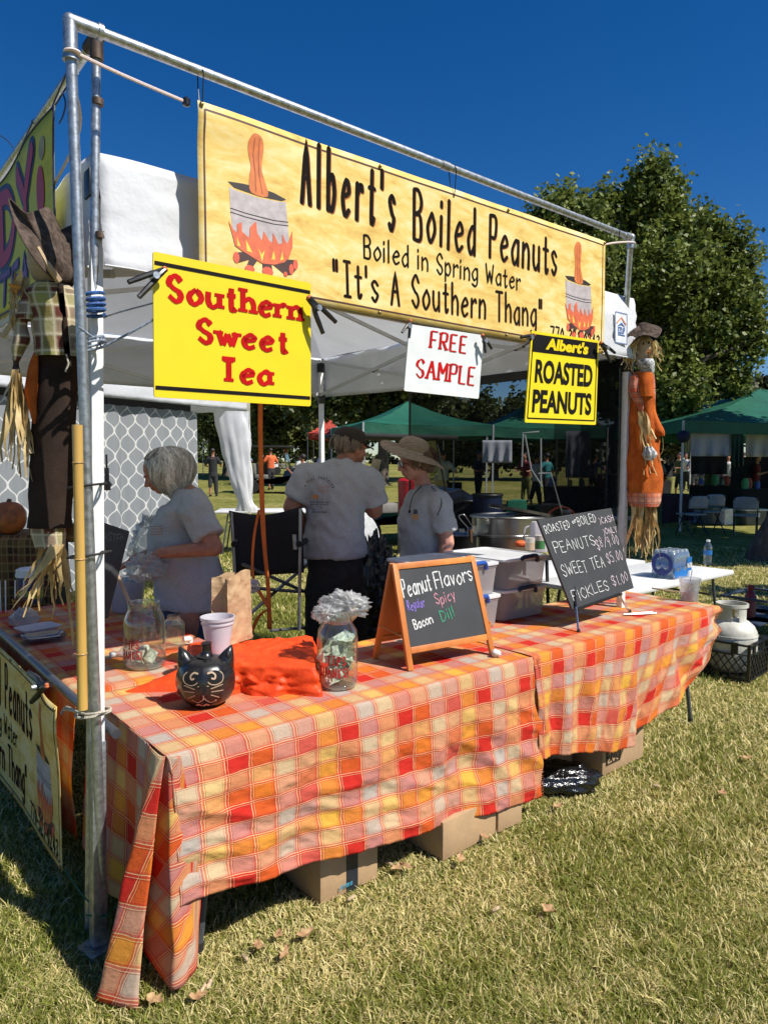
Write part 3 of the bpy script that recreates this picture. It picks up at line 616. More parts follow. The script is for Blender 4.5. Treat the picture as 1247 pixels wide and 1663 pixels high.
PA0, PA1, PB0, PB1, SP0, SP1 = pipes()
def onA(y): # point on leaning upright at height z
    return PA0.lerp(PA1, (y-PA0.z)/(PA1.z-PA0.z))
rope_red = mat('rope_red_white', (.62, .42, .38), .9, var=.35, scale=220, c2=(.75, .72, .68))
rope_blue = mat('rope_blue', (.03, .14, .42), .7, var=.4, scale=120, c2=(.02, .03, .08))
rope_grey = mat('rope_grey_blue', (.30, .36, .45), .8, var=.4, scale=160, c2=(.08, .1, .14))
twine = mat('twine', (.55, .50, .40), .9, var=.3, scale=200, c2=(.3, .27, .2))
def rope(name, label, pts, r, m, group=None, k=5):
    mb = MB(); mb.tube(smooth_pts(pts, k), r, 6); o = mb.build(name, m); return one(o, label, 'rope' if 'zip' not in name else 'cable tie', group)
def loop(c, r, n=14, tilt=0.0, M=None, turns=1, pitch=.0):
    out = []
    for k in range(n*turns+1):
        a = 2*math.pi*k/n; w = Vector((math.cos(a)*r, math.sin(a)*r*.9, tilt*math.cos(a)+pitch*k/n)); out.append(c+w)
    return out
rope('bungee_rope', 'red and white braided rope from the leaning pipe to the long banner corner', loop(atb(118, 86, .19), .021)+[atb(120, 84, .18), atb(200, 122, .18), atb(303, 166, .18)], .0055, rope_red, k=3)
mb = MB(); mb.lathe(atb(303, 166, .18), [(.0, -.014), (.013, -.01), (.014, .008), (.006, .016)], 10); one(mb.build('rope_toggle', black_pl), 'small black toggle at the lower end of the red and white rope', 'toggle')
rope('bungee_rope', 'short red and white rope tying the banner top right corner to the pipe', [atb(983, 397, .2), atb(1000, 394, .19), Rt-Z*.03+V*-.02, Rt-Z*.05+U*.02], .005, rope_red)
rope('bungee_rope', 'red and white rope running back along the side pipe behind the leaning pole', [onA(2.82), B(-.1, .36, 2.74), B(-.12, .62, 2.62)], .005, rope_red)
rope('tie_rope', 'blue rope wound round both poles beside the scarecrow hat', loop(atb(152, 500, .27)-Z*.025, .034, 14, .004, turns=4, pitch=.017), .006, rope_blue, k=2)
rope('tie_rope', 'grey-blue cord from the poles up to the yellow tea sign', loop(atb(148, 565, .26), .045, 14, .012, turns=2, pitch=.012)+[atb(165, 565, .22), atb(248, 520, .13), atb(256, 516, .13)], .004, rope_grey, k=2)
rope('tie_rope', 'thinner grey cord crossing to the left edge of the tea sign', [atb(128, 531, .2), atb(165, 553, .25), atb(163, 519, .4), atb(250, 492, .14)], .003, rope_grey)
rope('tie_rope', 'pale twine tied round the poles under the bamboo end', loop(atb(152, 1152, .26)-Z*.01, .055, 14, .006, turns=1)+[atb(140, 1160, .2), ata(108, 1152, -.11), ata(100, 1160, -.12), ata(108, 1148, -.11), atb(130, 1158, .2)], .0045, twine, k=3)
rope('tie_rope', 'green string from the side banner corner to the pole foot', [ata(106, 1412, -.12), atz(140, 1460, .15), atz(176, 1488, .12), atz(140, 1486, .13)], .003, mat('green_string', (.01, .12, .05), .8))
for (x, y, lab) in ((148, 790, 'black tie strap round pole and bamboo at chest height'), (148, 905, 'black tie strap round pole and bamboo just above the table')):
    c = atb(x, y, .2); rope('zip_strap', lab, loop(c+V*.07+U*.01, .06, 14, .008)+[c+V*.1+U*.06, c+V*.1+U*.10+Z*.002], .004, black_rub, k=2)
# zip ties holding the long banner to the cross pipe
for i, (x, yt, yb) in enumerate(((326, 122, 180), (735, 277, 316), (1001, 366, 397))):
    p = atb(x, yt, .2); q = atb(x+1, yb, .2)
    rope('zip_tie', ('black cable tie over the pipe at the banner\'s left corner', 'black cable tie over the pipe at the middle of the banner', 'black cable tie over the pipe near the banner\'s right corner')[i], [p-V*.022, p+Z*.022-V*.008, p+Z*.02+V*.012, p+V*.022-Z*.01, q+V*.008, q-Z*.004-V*.006, p-V*.022-Z*.01, p-V*.022], .0022, black_pl)
# ---- banners
def banner_mat(name, c1, c2, c3, trans=.12):
    m, n = newmat(name); L = n.links.new; tc = N(n, 'TexCoord'); mp = N(n, 'Mapping'); mp.inputs['Scale'].default_value = (1.2, 1.2, 3.2); L(tc.outputs['Object'], mp.inputs[0])
    nz = N(n, 'TexNoise'); nz.inputs['Scale'].default_value = 4.5; nz.inputs['Detail'].default_value = 9; nz.inputs['Roughness'].default_value = .7; nz.inputs['Distortion'].default_value = .4; L(mp.outputs[0], nz.inputs['Vector'])
    cr = N(n, 'ValToRGB'); e = cr.color_ramp.elements; e[0].position = .3; e[0].color = col4(c1); e[1].position = .62; e[1].color = col4(c3); q = e.new(.47); q.color = col4(c2); L(nz.outputs['Fac'], cr.inputs[0])
    p = N(n, 'BsdfPrincipled'); p.inputs['Roughness'].default_value = .6; p.inputs['Specular IOR Level'].default_value = .2; L(cr.outputs[0], p.inputs['Base Color'])
    t = N(n, 'BsdfTranslucent'); L(cr.outputs[0], t.inputs[0]); ms = N(n, 'MixShader'); ms.inputs[0].default_value = trans; L(p.outputs[0], ms.inputs[1]); L(t.outputs[0], ms.inputs[2])
    o = N(n, 'OutputMaterial'); L(ms.outputs[0], o.inputs[0]); return m
bm_main = banner_mat('banner_parchment', (.62, .36, .09), (.84, .60, .18), (.90, .74, .36))
ink = mat('print_black', (.012, .008, .006), .85, var=.2, spec=.1); shadow_ink = mat('print_brown_edge', (.30, .10, .04), .8, spec=.1)
BA0, BZ0, BW, BH = .235, 2.265, 2.41, .61
def bp(px, py): q = toB(atb(px, py, .2)); return q.x-BA0, q.z-BZ0
def textline(mb, S, text, p0, p1, h, w, lift=.0025, edge=None, jitter=.03, track=.14, slab=0, wf=None, caps=True, exs=None):
    p0 = Vector((p0[0], p0[1])); p1 = Vector((p1[0], p1[1])); Lw = (p1-p0).length; k = h/10
    tot = sum(G[c][0] for c in text)*k; xs = exs or (Lw-track*h*(len(text)-1))/tot; rot = math.atan2(p1.y-p0.y, p1.x-p0.x)
    sh, _ = strokes(text, h, w, xs=xs, track=track, jitter=jitter, slab=slab, wf=wf, caps=caps)
    if edge: put(edge, sh, S, p0.x+w*.28, p0.y-w*.2, lift-.001, rot)
    put(mb, sh, S, p0.x, p0.y, lift, rot)
def barrel_art(root, S, x0, y0, sx, sy):
    """barrel on a log fire with one plain boiled peanut standing in it; art units are 340 x 690"""
    def T(pts): return [(x0+(x-220)/340*sx, y0+(860-y)/690*sy) for x, y in pts]
    A_ = {}
    def P(m, pts, lift, sm=0): A_.setdefault(m, MB()); poly(A_[m], T(pts), S, lift*.34, sm)
    P('grey', [(228, 490), (250, 500), (365, 508), (480, 500), (500, 492), (512, 620), (520, 740), (380, 770), (246, 740), (232, 600)], .004)
    P('dark', [(222, 470), (290, 462), (365, 460), (440, 466), (502, 482), (480, 494), (365, 500), (250, 490)], .005)
    P('peanut', [(330, 492), (322, 430), (330, 370), (318, 320), (316, 270), (335, 232), (358, 224), (382, 238), (390, 280), (384, 330), (382, 380), (398, 430), (410, 492)], .0062, 3)
    for a in ([(345, 250), (340, 320), (350, 400), (352, 480)], [(368, 245), (366, 320), (368, 400), (384, 484)]): A_.setdefault('vein', MB()); put(A_['vein'], [ribbon(T(a), .004)], S, lift=.0026)
    for y in (586, 603): A_.setdefault('dark', MB()); put(A_['dark'], [ribbon(T([(232, y), (300, y+6), (440, y+8), (511, y)]), .0028)], S, lift=.0021)
    P('log', [(255, 780), (300, 768), (360, 790), (320, 850), (296, 848), (316, 800), (262, 825)], .0066)
    P('log', [(380, 795), (425, 795), (432, 850), (382, 850)], .0066); P('log', [(420, 780), (490, 765), (556, 757), (556, 795), (530, 830), (498, 840), (430, 800)], .0066)
    for c, r in (((255, 802), (15, 26)), ((318, 842), (24, 17)), ((406, 838), (28, 22)), ((548, 780), (13, 24)), ((526, 806), (12, 26)), ((496, 834), (10, 12))): P('ember', [(c[0]+r[0]*math.cos(t), c[1]+r[1]*math.sin(t)) for t in [i*math.pi/5 for i in range(10)]], .0078)
    P('flame', [(220, 640), (240, 676), (262, 690), (260, 652), (282, 638), (284, 680), (318, 702), (322, 650), (352, 618), (356, 670), (380, 702), (388, 655), (412, 690), (432, 702), (434, 652), (462, 700), (482, 690), (480, 646), (502, 690), (516, 668), (532, 622), (532, 700), (514, 752), (490, 780), (440, 800), (380, 806), (330, 786), (285, 768), (250, 750), (240, 710)], .0085)
    for pts in ([(258, 708), (276, 748), (262, 750)], [(300, 712), (332, 766), (306, 764)], [(362, 740), (376, 765), (392, 742), (378, 800)], [(436, 735), (444, 775), (424, 780)], [(480, 728), (486, 768), (468, 776)]): P('yellow', pts, .0095)
    cols = dict(grey=(.50, .44, .44), dark=(.03, .022, .02), peanut=(.72, .20, .05), vein=(.42, .10, .03), log=(.07, .03, .025), ember=(.75, .12, .06), flame=(.74, .15, .06), yellow=(.85, .62, .08))
    nm = dict(grey='barrel_print', dark='line_print', peanut='peanut_print', vein='vein_print', log='log_print', ember='log_end_print', flame='flame_print', yellow='flame_tip_print')
    for k, mb in A_.items(): mb.build(nm[k], mat('art_'+k, cols[k], .55, var=.12, scale=30), root)
def peanut_banner(root, S):
    mb = MB(); mb.grid(lambda u, v: S(u*BW, v*BH, 0), 80, 20); mb.build('banner_sheet', bm_main, root, angle=180, solid=.0012)
    e = .024; fr = MB()
    for a, b in (((e, e), (BW-e, e)), ((BW-e, e), (BW-e, BH-e)), ((BW-e, BH-e), (e, BH-e)), ((e, BH-e), (e, e))):
        n = 60; put(fr, [ribbon([(a[0]+(b[0]-a[0])*k/n, a[1]+(b[1]-a[1])*k/n) for k in range(n+1)], .007, False)], S, lift=.0013)
    fr.build('border_line', mat('print_dark_red', (.07, .02, .012), .6), root)
    for tx_, p, q, h, w, e_ in (("Albert's", bp(489, 330), bp(640, 376), .232, .0175, 1), ('Boiled', bp(672, 387), bp(772, 414), .205, .016, 1), ('Peanuts', bp(795, 418), bp(903, 448), .19, .016, 1),
        ('Boiled in Spring Water', bp(591, 419), bp(845, 472), .088, .0088, 0), ('"It\'s A Southern Thang"', bp(541, 478), bp(879, 532), .135, .0112, 1), ('770-321-0243', (1.93, .035), (2.37, .035), .06, .009, 0)):
        tx = MB(); ed = MB(); textline(tx, S, tx_, p, q, h, w, edge=ed if e_ else None, track=.15)
        o = tx.build('lettering', ink, root)
        if e_: ed.build('lettering_edge', shadow_ink, o)
    a = bp(371, 437); b = bp(481, 218); barrel_art(root, S, a[0], a[1], b[0]-a[0], b[1]-a[1]*1.0-.01)
    a = bp(914, 545); b = bp(968, 392); barrel_art(root, S, a[0], a[1], b[0]-a[0], b[1]-a[1])
def banner_edge(root, S):
    g = MB()
    for x in (.012, BW*.33, BW*.66, BW-.012):
        for y in (.012, BH-.012): c = S(x, y, .004); g.ell(c, (.008, .008, .008), 8, 5)
    g.build('eyelets', mat('brass', (.35, .27, .12), .4, metal=.9), root)
t = thing('long_banner', 'long yellow parchment banner reading Albert\'s Boiled Peanuts across the front', 'banner', B(1.4, .2, BZ0))
S = quadS(B(BA0, .2, BZ0+BH), B(BA0+BW, .2, BZ0+BH+.008), B(BA0+BW, .2, BZ0), B(BA0, .2, BZ0), -V, BW, BH, lambda u, v: .007*math.sin(u*9)*(1-v)+.0012*math.sin(u*31+v*5)+.012*math.exp(-((u-.03)**2+(v-.93)**2)*120))
peanut_banner(t, S); banner_edge(t, S)
t = thing('side_banner', 'shaded yellow peanut banner hung low along the left table', 'banner', B(-.12, 1.9, .05))
S = quadS(B(-.12, .72+BW, .75), B(-.12, .72, .72), B(-.125, .715, .065), B(-.14, .72+BW, .05), -U, BW, BH, lambda u, v: .005*math.sin(u*14+1)*(1-v)+.006*math.sin(u*7)*v+.02*math.exp(-((u-.95)**2*300+(v-.86)**2*30)))
peanut_banner(t, S); banner_edge(t, S)
t = thing('side_banner', 'yellow-green banner with big purple and red letters high on the left', 'banner', B(-.12, 1.5, 2.3))
W2, H2 = 2.4, .57
S = quadS(B(-.12, .53+W2, 2.89), B(-.12, .53, 2.87), B(-.12, .64, 2.32), B(-.12, .53+W2, 2.30), -U, W2, H2, lambda u, v: .008*math.sin(u*16)+.01*math.sin(u*5+v*3))
mb = MB(); mb.grid(lambda u, v: S(u*W2, v*H2, 0), 60, 12); mb.build('banner_sheet', banner_mat('banner_lime', (.42, .44, .06), (.62, .58, .07), (.52, .56, .12), .02), t, angle=180, solid=.0012)
navy = mat('print_navy', (.03, .03, .10), .5); purp = mat('print_purple', (.22, .06, .22), .5, var=.2); redp = mat('print_red', (.55, .04, .06), .6, c2=(.34, .05, .14), scale=3)
a1, a2 = MB(), MB(); textline(a1, S, 'NEDY', (W2-1.62, .24), (W2-.24, .24), .26, .105, .003, jitter=0, track=.3); textline(a2, S, 'NEDY', (W2-1.62, .24), (W2-.24, .24), .26, .062, .005, jitter=0, track=.3)
a3 = MB(); textline(a1, S, 'TEA', (W2-.92, .05), (W2-.36, .05), .12, .05, .003, jitter=0, track=.3); textline(a3, S, 'TEA', (W2-.92, .05), (W2-.36, .05), .12, .026, .005, jitter=0, track=.3)
a1.build('lettering_outline', navy, t); a2.build('lettering', redp, t); a3.build('lettering', purp, t)
mb = MB(); poly(mb, [(W2-.16+.05*math.cos(q), .33+.09*math.sin(q)) for q in [i*math.pi/7 for i in range(14)]], S, .004); poly(mb, [(W2-.15, .26), (W2-.11, .26), (W2-.14, .17)], S, .0045); mb.build('cup_print', redp, t)
mb = MB(); poly(mb, [(W2-.13+.035*math.cos(q), .47+.04*math.sin(q)) for q in [i*math.pi/7 for i in range(14)]], S, .004); mb.build('dot_print', mat('print_tan', (.4, .33, .15), .5), t)
mb = MB(); mb.tube([S(x*W2/30, H2-.002, .002) for x in range(31)], .003, 5); mb.tube([S(W2-.003, y*H2/8, .002) for y in range(9)], .004, 5); mb.tube([S(x*W2/30, .004, .002) for x in range(31)], .004, 5); mb.build('edge_hem', navy, t)
for i, (b_, lab) in enumerate(((.55, 'black strap tying the lime banner corner to the side pipe'), (1.02, 'thin black wire over the side pipe above the lime banner'))):
    k = (b_-toB(SP0).y)/(toB(SP1).y-toB(SP0).y); p = SP0.lerp(SP1, k); q = S(W2-(b_-.53), H2-.01, .004)
    rope('zip_tie', lab, [p-U*.02, p+Z*.02, p+U*.02, p-Z*.02, q, p-U*.02-Z*.01, p-U*.02], .003, black_pl)
k = .3; p = SP0.lerp(SP1, k); rope('tie_rope', 'thin dark wire curving off the side pipe against the sky', [ata(22, 240, -.14), ata(10, 226, -.14), ata(-20, 208, -.14)], .002, black_rub)
rope('tie_rope', 'dark blue cord hanging at the lime banner\'s top corner', [ata(102, 150, -.11), ata(107, 168, -.11), ata(103, 188, -.11), ata(97, 200, -.11)], .003, mat('cord_navy', (.02, .05, .14), .7))
# ---- signs
def sign(name, label, TL, TR, BR, BL, m, th=.006):
    c = (TL+TR+BR+BL)/4; t = thing(name, label, 'sign', c); W = ((TR-TL).length+(BR-BL).length)/2; Hh = ((TL-BL).length+(TR-BR).length)/2
    nrm = (TL-BL).cross(TR-TL).normalized(); nrm = nrm if nrm.dot(CAM-c) > 0 else -nrm; S = quadS(TL, TR, BR, BL, nrm, W, Hh)
    mb = MB(); r = .008; vs = []
    for cx, cy, a0 in ((W-r, Hh-r, 0), (r, Hh-r, 90), (r, r, 180), (W-r, r, 270)):
        for k in range(4): a = R(a0+30*k); vs.append((cx+r*math.cos(a), cy+r*math.sin(a)))
    n = len(vs); mb.add([S(x, y, 0) for x, y in vs]+[S(x, y, -th) for x, y in vs], [tuple(range(n)), tuple(range(2*n-1, n-1, -1))]+[(i, i+n, (i+1) % n+n, (i+1) % n) for i in range(n)])
    mb.build('panel', m, t, smooth=False); return t, S, W, Hh
yel = mat('sign_yellow', (.84, .62, .005), .4, var=.03, scale=5); red_ink = mat('sign_red', (.52, .008, .008), .75, spec=.1); blk = mat('sign_black', (.010, .009, .009), .75, spec=.12)
t, S, W, Hh = sign('tea_sign', 'big yellow board reading Southern Sweet Tea in red', atb(249, 408, .12), atb(505, 460, .12), atb(505, 660, .12), atb(251, 645, .12), yel)
sl = lambda d: 1.0 if abs(d.y) > abs(d.x)*.9 else .74
for tx, u0, u1, v, h in (('Southern', .085, .935, .682, .178), ('Sweet', .255, .84, .417, .168), ('Tea', .395, .72, .15, .168)):
    mb = MB(); textline(mb, S, tx, (u0*W, v*Hh), (u1*W, v*Hh), h*Hh, .0205, .002, jitter=0, track=.24, slab=.9, wf=sl, caps=False); mb.build('lettering', red_ink, t)
for v in (.925, .068): mb = MB(); put(mb, [ribbon([(.004, v*Hh), (W-.004, v*Hh)], .0125, False)], S, lift=.0015); mb.build('black_bar', blk, t)
white_board = mat('white_board', (.74, .76, .75), .35, var=.05, scale=7)
t, S, W, Hh = sign('free_sample_sign', 'white board reading FREE SAMPLE in red', atb(662, 527, .2)-V*.012, atb(782, 545, .2)-V*.012, atb(774, 648, .2)-V*.012, atb(653, 635, .2)-V*.012, white_board)
sf = lambda d: 1.0 if abs(d.y) > abs(d.x)*.9 else .45
mb = MB(); textline(mb, S, 'FREE', (.28*W, .69*Hh), (.78*W, .68*Hh), .255*Hh, .0145, .002, jitter=0, track=.2, slab=.8, wf=sf, caps=False); mb.build('lettering', red_ink, t); mb = MB(); textline(mb, S, 'SAMPLE', (.13*W, .225*Hh), (.93*W, .2*Hh), .275*Hh, .0145, .002, jitter=0, track=.17, slab=.8, wf=sf, caps=False); mb.build('lettering', red_ink, t)
t, S, W, Hh = sign('roasted_sign', 'black and yellow board reading Albert\'s ROASTED PEANUTS', atb(863, 537, .17), atb(972, 553, .17), atb(967, 690, .17), atb(852, 686, .17), mat('sign_yellow2', (.84, .66, .01), .4, var=.03))
mb = MB(); poly(mb, [(.012, Hh*.775), (W-.012, Hh*.775), (W-.012, Hh-.014), (.012, Hh-.014)], S, .0012)
for a, b in (((.016, .022), (W-.016, .022)), ((.016, .022), (.016, Hh-.02)), ((W-.016, .022), (W-.016, Hh-.02))): put(mb, [ribbon([a, b], .007, False)], S, lift=.0014)
fitfont(mb, 'ROASTED', S, .05, W-.05, Hh*.44, Hh*.70, .0018, bold=.035); fitfont(mb, 'PEANUTS', S, .045, W-.05, Hh*.11, Hh*.37, .0018, bold=.035); mb.build('lettering', blk, t, smooth=False)
mb = MB(); fitfont(mb, "Albert's", S, .12, W-.1, Hh*.815, Hh*.95, .0022, bold=.045, shear=.12); mb.build('heading', yel, t, smooth=False)
for pts, lab in (((atb(879, 686, .165), atb(881, 690, .165), atb(878, 694, .165)), 0),): pass
# ---- spring clamps
tip = mat('clamp_tip', (.5, .13, .04), .6)
def clamp(label, p, ang, size=.11, open_=.45, nv=None):
    """spring clamp whose jaw bites at p; ang = direction (radians, in the sign plane) of the handles"""
    nv = nv or -V; t = thing('spring_clamp', label, 'clamp', p, 'black spring clamps on the signs'); ux = U if abs(nv.dot(V)) > .5 else -V
    def q(l, o, w=0): d = ux*math.cos(ang)+Z*math.sin(ang); pr = ux*-math.sin(ang)+Z*math.cos(ang); return p+d*l*size+pr*o*size+nv*(w*size+.012)
    for s in (-1, 1):
        mb = MB(); mb.tube(smooth_pts([q(-.05, .02*s, .2*s*.3), q(.35, .07*s, .1), q(.62, .14*s*(1+open_), .12), q(1.5, .3*s*(1+open_), .16)], 4), [.055*size+.0035]*2+[.075*size+.003]*9+[.06*size+.003]*2, 8); ar = mb.build('jaw_arm', black_pl, t)
        mb = MB(); mb.ell(q(-.06, .03*s, .05), (.009, .009, .007), 8, 6); mb.build('jaw_tip', tip, ar)
    mb = MB(); mb.tube([q(.5, 0, -.1), q(.5, 0, .35)], .011, 10); mb.build('spring', galv, t); return t
clamp('black clamp biting the left edge of the yellow tea sign', atb(263, 440, .1), R(218), .085, .0)
clamp('black clamp at the right edge of the yellow tea sign', atb(499, 486, .1), R(-50), .085, .5)
clamp('black clamp on the top left corner of the FREE SAMPLE sign', atb(662, 523, .17), R(-115), .045, .6)
clamp('black clamp on the top right corner of the FREE SAMPLE sign', atb(780, 546, .17), R(-62), .05, .6)
clamp('black clamp at the top left of the roasted peanuts sign', atb(862, 545, .15), R(205), .07, .1)
clamp('black clamp at the top right of the roasted peanuts sign', atb(972, 558, .15), R(-35), .08, .4)
clamp('big black clamp gripping the low side pipe beside the side banner', ata(84, 1112, -.13), R(195), .13, .5, nv=-U)
mb = MB(); c = atb(174, 772, .3); mb.box(c, (.012, .014, .05)); mb.box(c+Z*.045+U*.0, (.006, .008, .05)); mb.box(c-Z*.035, (.02, .016, .03)); one(mb.build('buckle', black_pl, bevel=.002), 'black plastic buckle on the white leg at chest height', 'buckle')
# ================================================================ TABLES AND WHAT STANDS ON THEM
RED = (.58, .028, .018); CRM = (.54, .40, .29); ORG_ = (.70, .18, .025); YEL = (.74, .40, .06); PNK = (.56, .16, .11); CYL = (.68, .46, .20); GRY = (.46, .39, .33)
cloth_m = plaid('plaid_cloth', [GRY, CYL, RED, ORG_, CRM, PNK, YEL, RED], [YEL, CRM, RED, CYL, ORG_, RED, GRY], .092, (.52, .04, .025), (.88, .68, .34), lw=.052)
tab_pl = mat('table_white', (.74, .74, .72), .45, var=.06, bump=.1, bscale=200); leg_grey = mat('leg_grey', (.10, .11, .13), .45, metal=.4)
ZT_ = .74
def table(label, a0, a1, b0, b1, M4=BM, z=.725, m=tab_pl, legs=True, group='folding tables of the stall'):
    c = M4 @ Vector(((a0+a1)/2, (b0+b1)/2, 0)); t = thing('folding_table', label, 'table', c, group)
    mb = MB(M4); mb.box(((a0+a1)/2, (b0+b1)/2, z-.02), (a1-a0, b1-b0, .04)); mb.build('tabletop', m, t, bevel=.012)
    long_u = (a1-a0) > (b1-b0)
    for k, e in enumerate((.12, .88)):
        for s in (.12, .88):
            if long_u: p = (a0+(a1-a0)*e, b0+(b1-b0)*s, z-.04); q = (a0+(a1-a0)*(e+(-.06 if k == 0 else .06)), b0+(b1-b0)*s+(s-.5)*.1, .0)
            else: p = (a0+(a1-a0)*s, b0+(b1-b0)*e, z-.04); q = (a0+(a1-a0)*s+(s-.5)*.1, b0+(b1-b0)*(e+(-.06 if k == 0 else .06)), .0)
            mb = MB(M4); mb.tube([p, q], .013, 8); lg = mb.build('leg', leg_grey, t)
            mb = MB(M4); mb.tube([Vector(q)+(Vector(p)-Vector(q)).normalized()*.03, q], .016, 8); mb.build('foot_cap', black_rub, lg)
        if long_u: p = (a0+(a1-a0)*e, b0+(b1-b0)*.12, z-.2); q = (a0+(a1-a0)*e, b0+(b1-b0)*.88, z-.2)
        else: p = (a0+(a1-a0)*.12, b0+(b1-b0)*e, z-.2); q = (a0+(a1-a0)*.88, b0+(b1-b0)*e, z-.2)
        mb = MB(M4); mb.tube([p, q], .01, 6); mb.build('cross_tube', leg_grey, t)
    return t
table('folding table under the front plaid cloth, nearest the poles', .02, 1.76, .0, .70)
table('folding table under the right plaid cloth', 1.8, 3.60, .0, .70)
table('folding table under the left plaid cloth', .0, .68, .76, 2.56)
def wr(p, s=1.): # wrinkles
    return noise.noise(Vector(p)*s)
def interp(tab, x):
    if x <= tab[0][0]: return tab[0][1]
    for (a, b), (c, d) in zip(tab[:-1], tab[1:]):
        if x <= c: return b+(d-b)*(x-a)/(c-a)
    return tab[-1][1]
HEM1 = [(.06, .28), (.3, .245), (.72, .20), (1.2, .14), (1.8, .075)]
def cloth1():
    mb = MB(BM)
    def drop(a, d, hz):     # d = distance past the table edge; returns b,z
        return d
    L1 = .75
    def f(u, v):
        a = .0+1.8*u; s = v*(.74+.80)
        hz = interp(HEM1, a); n1 = wr((a*3, s*3, 1))*.004
        if s < .74: 
            z = ZT_+.004+n1+.003*wr((a*9, s*9, 5)); return Vector((a-.012, .705-s, z))
        d = (s-.74)/.80; zz = ZT_-.0+(hz-ZT_)*d; r = min(1, d*9); 
        b = -.035-.012*r-.035*d - (.012*math.sin(a*8.5+.6)+.008*math.sin(a*17+d*3)+.016*wr((a*3.2+d*1.6, d*2.2, 2))+.024*(.3-abs(wr((a*4.5-d*4, d*3+a*2, 7))))+.008*(.3-abs(wr((a*13-d*9, d*8+a*7, 9))))+.0015*wr((a*40, d*34, 3)))*min(1, d*2.2)
        if d < .07: zz = ZT_+.004-.02*(d/.07)**2*1.2
        return Vector((a-.012*(1-r), b, zz))
    mb.grid(f, 200, 130, lambda u, v: (1.8*u, v*1.54))
    # corner folds and left side
    top = [(-.012, .12), (-.020, .06), (-.022, .0), (-.02, -.022), (-.012, -.034), (-.008, -.02), (-.005, -.006), (-.004, -.016), (-.002, -.03), (.004, -.042), (.016, -.05), (.03, -.052)]
    bot = [(-.05, .14), (-.10, .12), (-.19, .07), (-.225, .02), (-.135, -.085), (-.10, .06), (-.045, .24), (-.045, .08), (-.038, -.125), (.01, -.125), (.055, -.10), (.075, -.085)]
    hz = [.10, .08, .03, .015, .005, .03, .06, .05, .04, .05, .055, .27]
    n = 8; T = smooth_pts([(a, b, 0) for a, b in top], n); Bt = smooth_pts([(a, b, h) for (a, b), h in zip(bot, hz)], n); m = len(T); lin = lambda P: [Vector(P[i//n if i//n < len(P)-1 else -1]).lerp(Vector(P[min(i//n+1, len(P)-1)]), (i % n)/n) for i in range(m)]; T3 = lin([(a, b, 0) for a, b in top]); B3 = lin([(a, b, h) for (a, b), h in zip(bot, hz)]); T = [a.lerp(b, .7) for a, b in zip(T, T3)]; Bt = [a.lerp(b, .7) for a, b in zip(Bt, B3)]
    cum = [0]
    for i in range(1, m): cum.append(cum[-1]+(Bt[i]-Bt[i-1]).length)
    def g(u, v):
        i = min(int(round(u*(m-1))), m-1); t, b = T[i], Bt[i]; w = v**.85; z = ZT_+.002+(b.z-ZT_)*v
        x = t.x+(b.x-t.x)*w; y = t.y+(b.y-t.y)*w; k = .010*wr((x*14+3, z*4, 4))*v+.006*wr((x*30, z*9, 8))*v
        return Vector((x+k, y-k, z))
    mb.grid(g, m-1, 60, lambda u, v: (cum[int(round(u*(m-1)))]*(.3+.7*v)+.0-cum[-1], .74+v*.75))
    def h(u, v):
        b = .705-(.705-.12)*u; a0 = -.012-.04*v; z = ZT_+.002+((.14-.04*u)-ZT_)*v; w = (.012*math.sin(b*20)+.02*wr((b*5, z*2, 6)))*v
        return Vector((a0-w, b, z))
    mb.grid(h, 40, 40, lambda u, v: (-cum[-1]-.0-(1-u)*.585, .74+v*.7))
    o = mb.build('tablecloth', cloth_m, None, angle=180, solid=.0015); one(o, 'orange and red plaid tablecloth with its corner falling to the grass', 'tablecloth', 'plaid tablecloths')
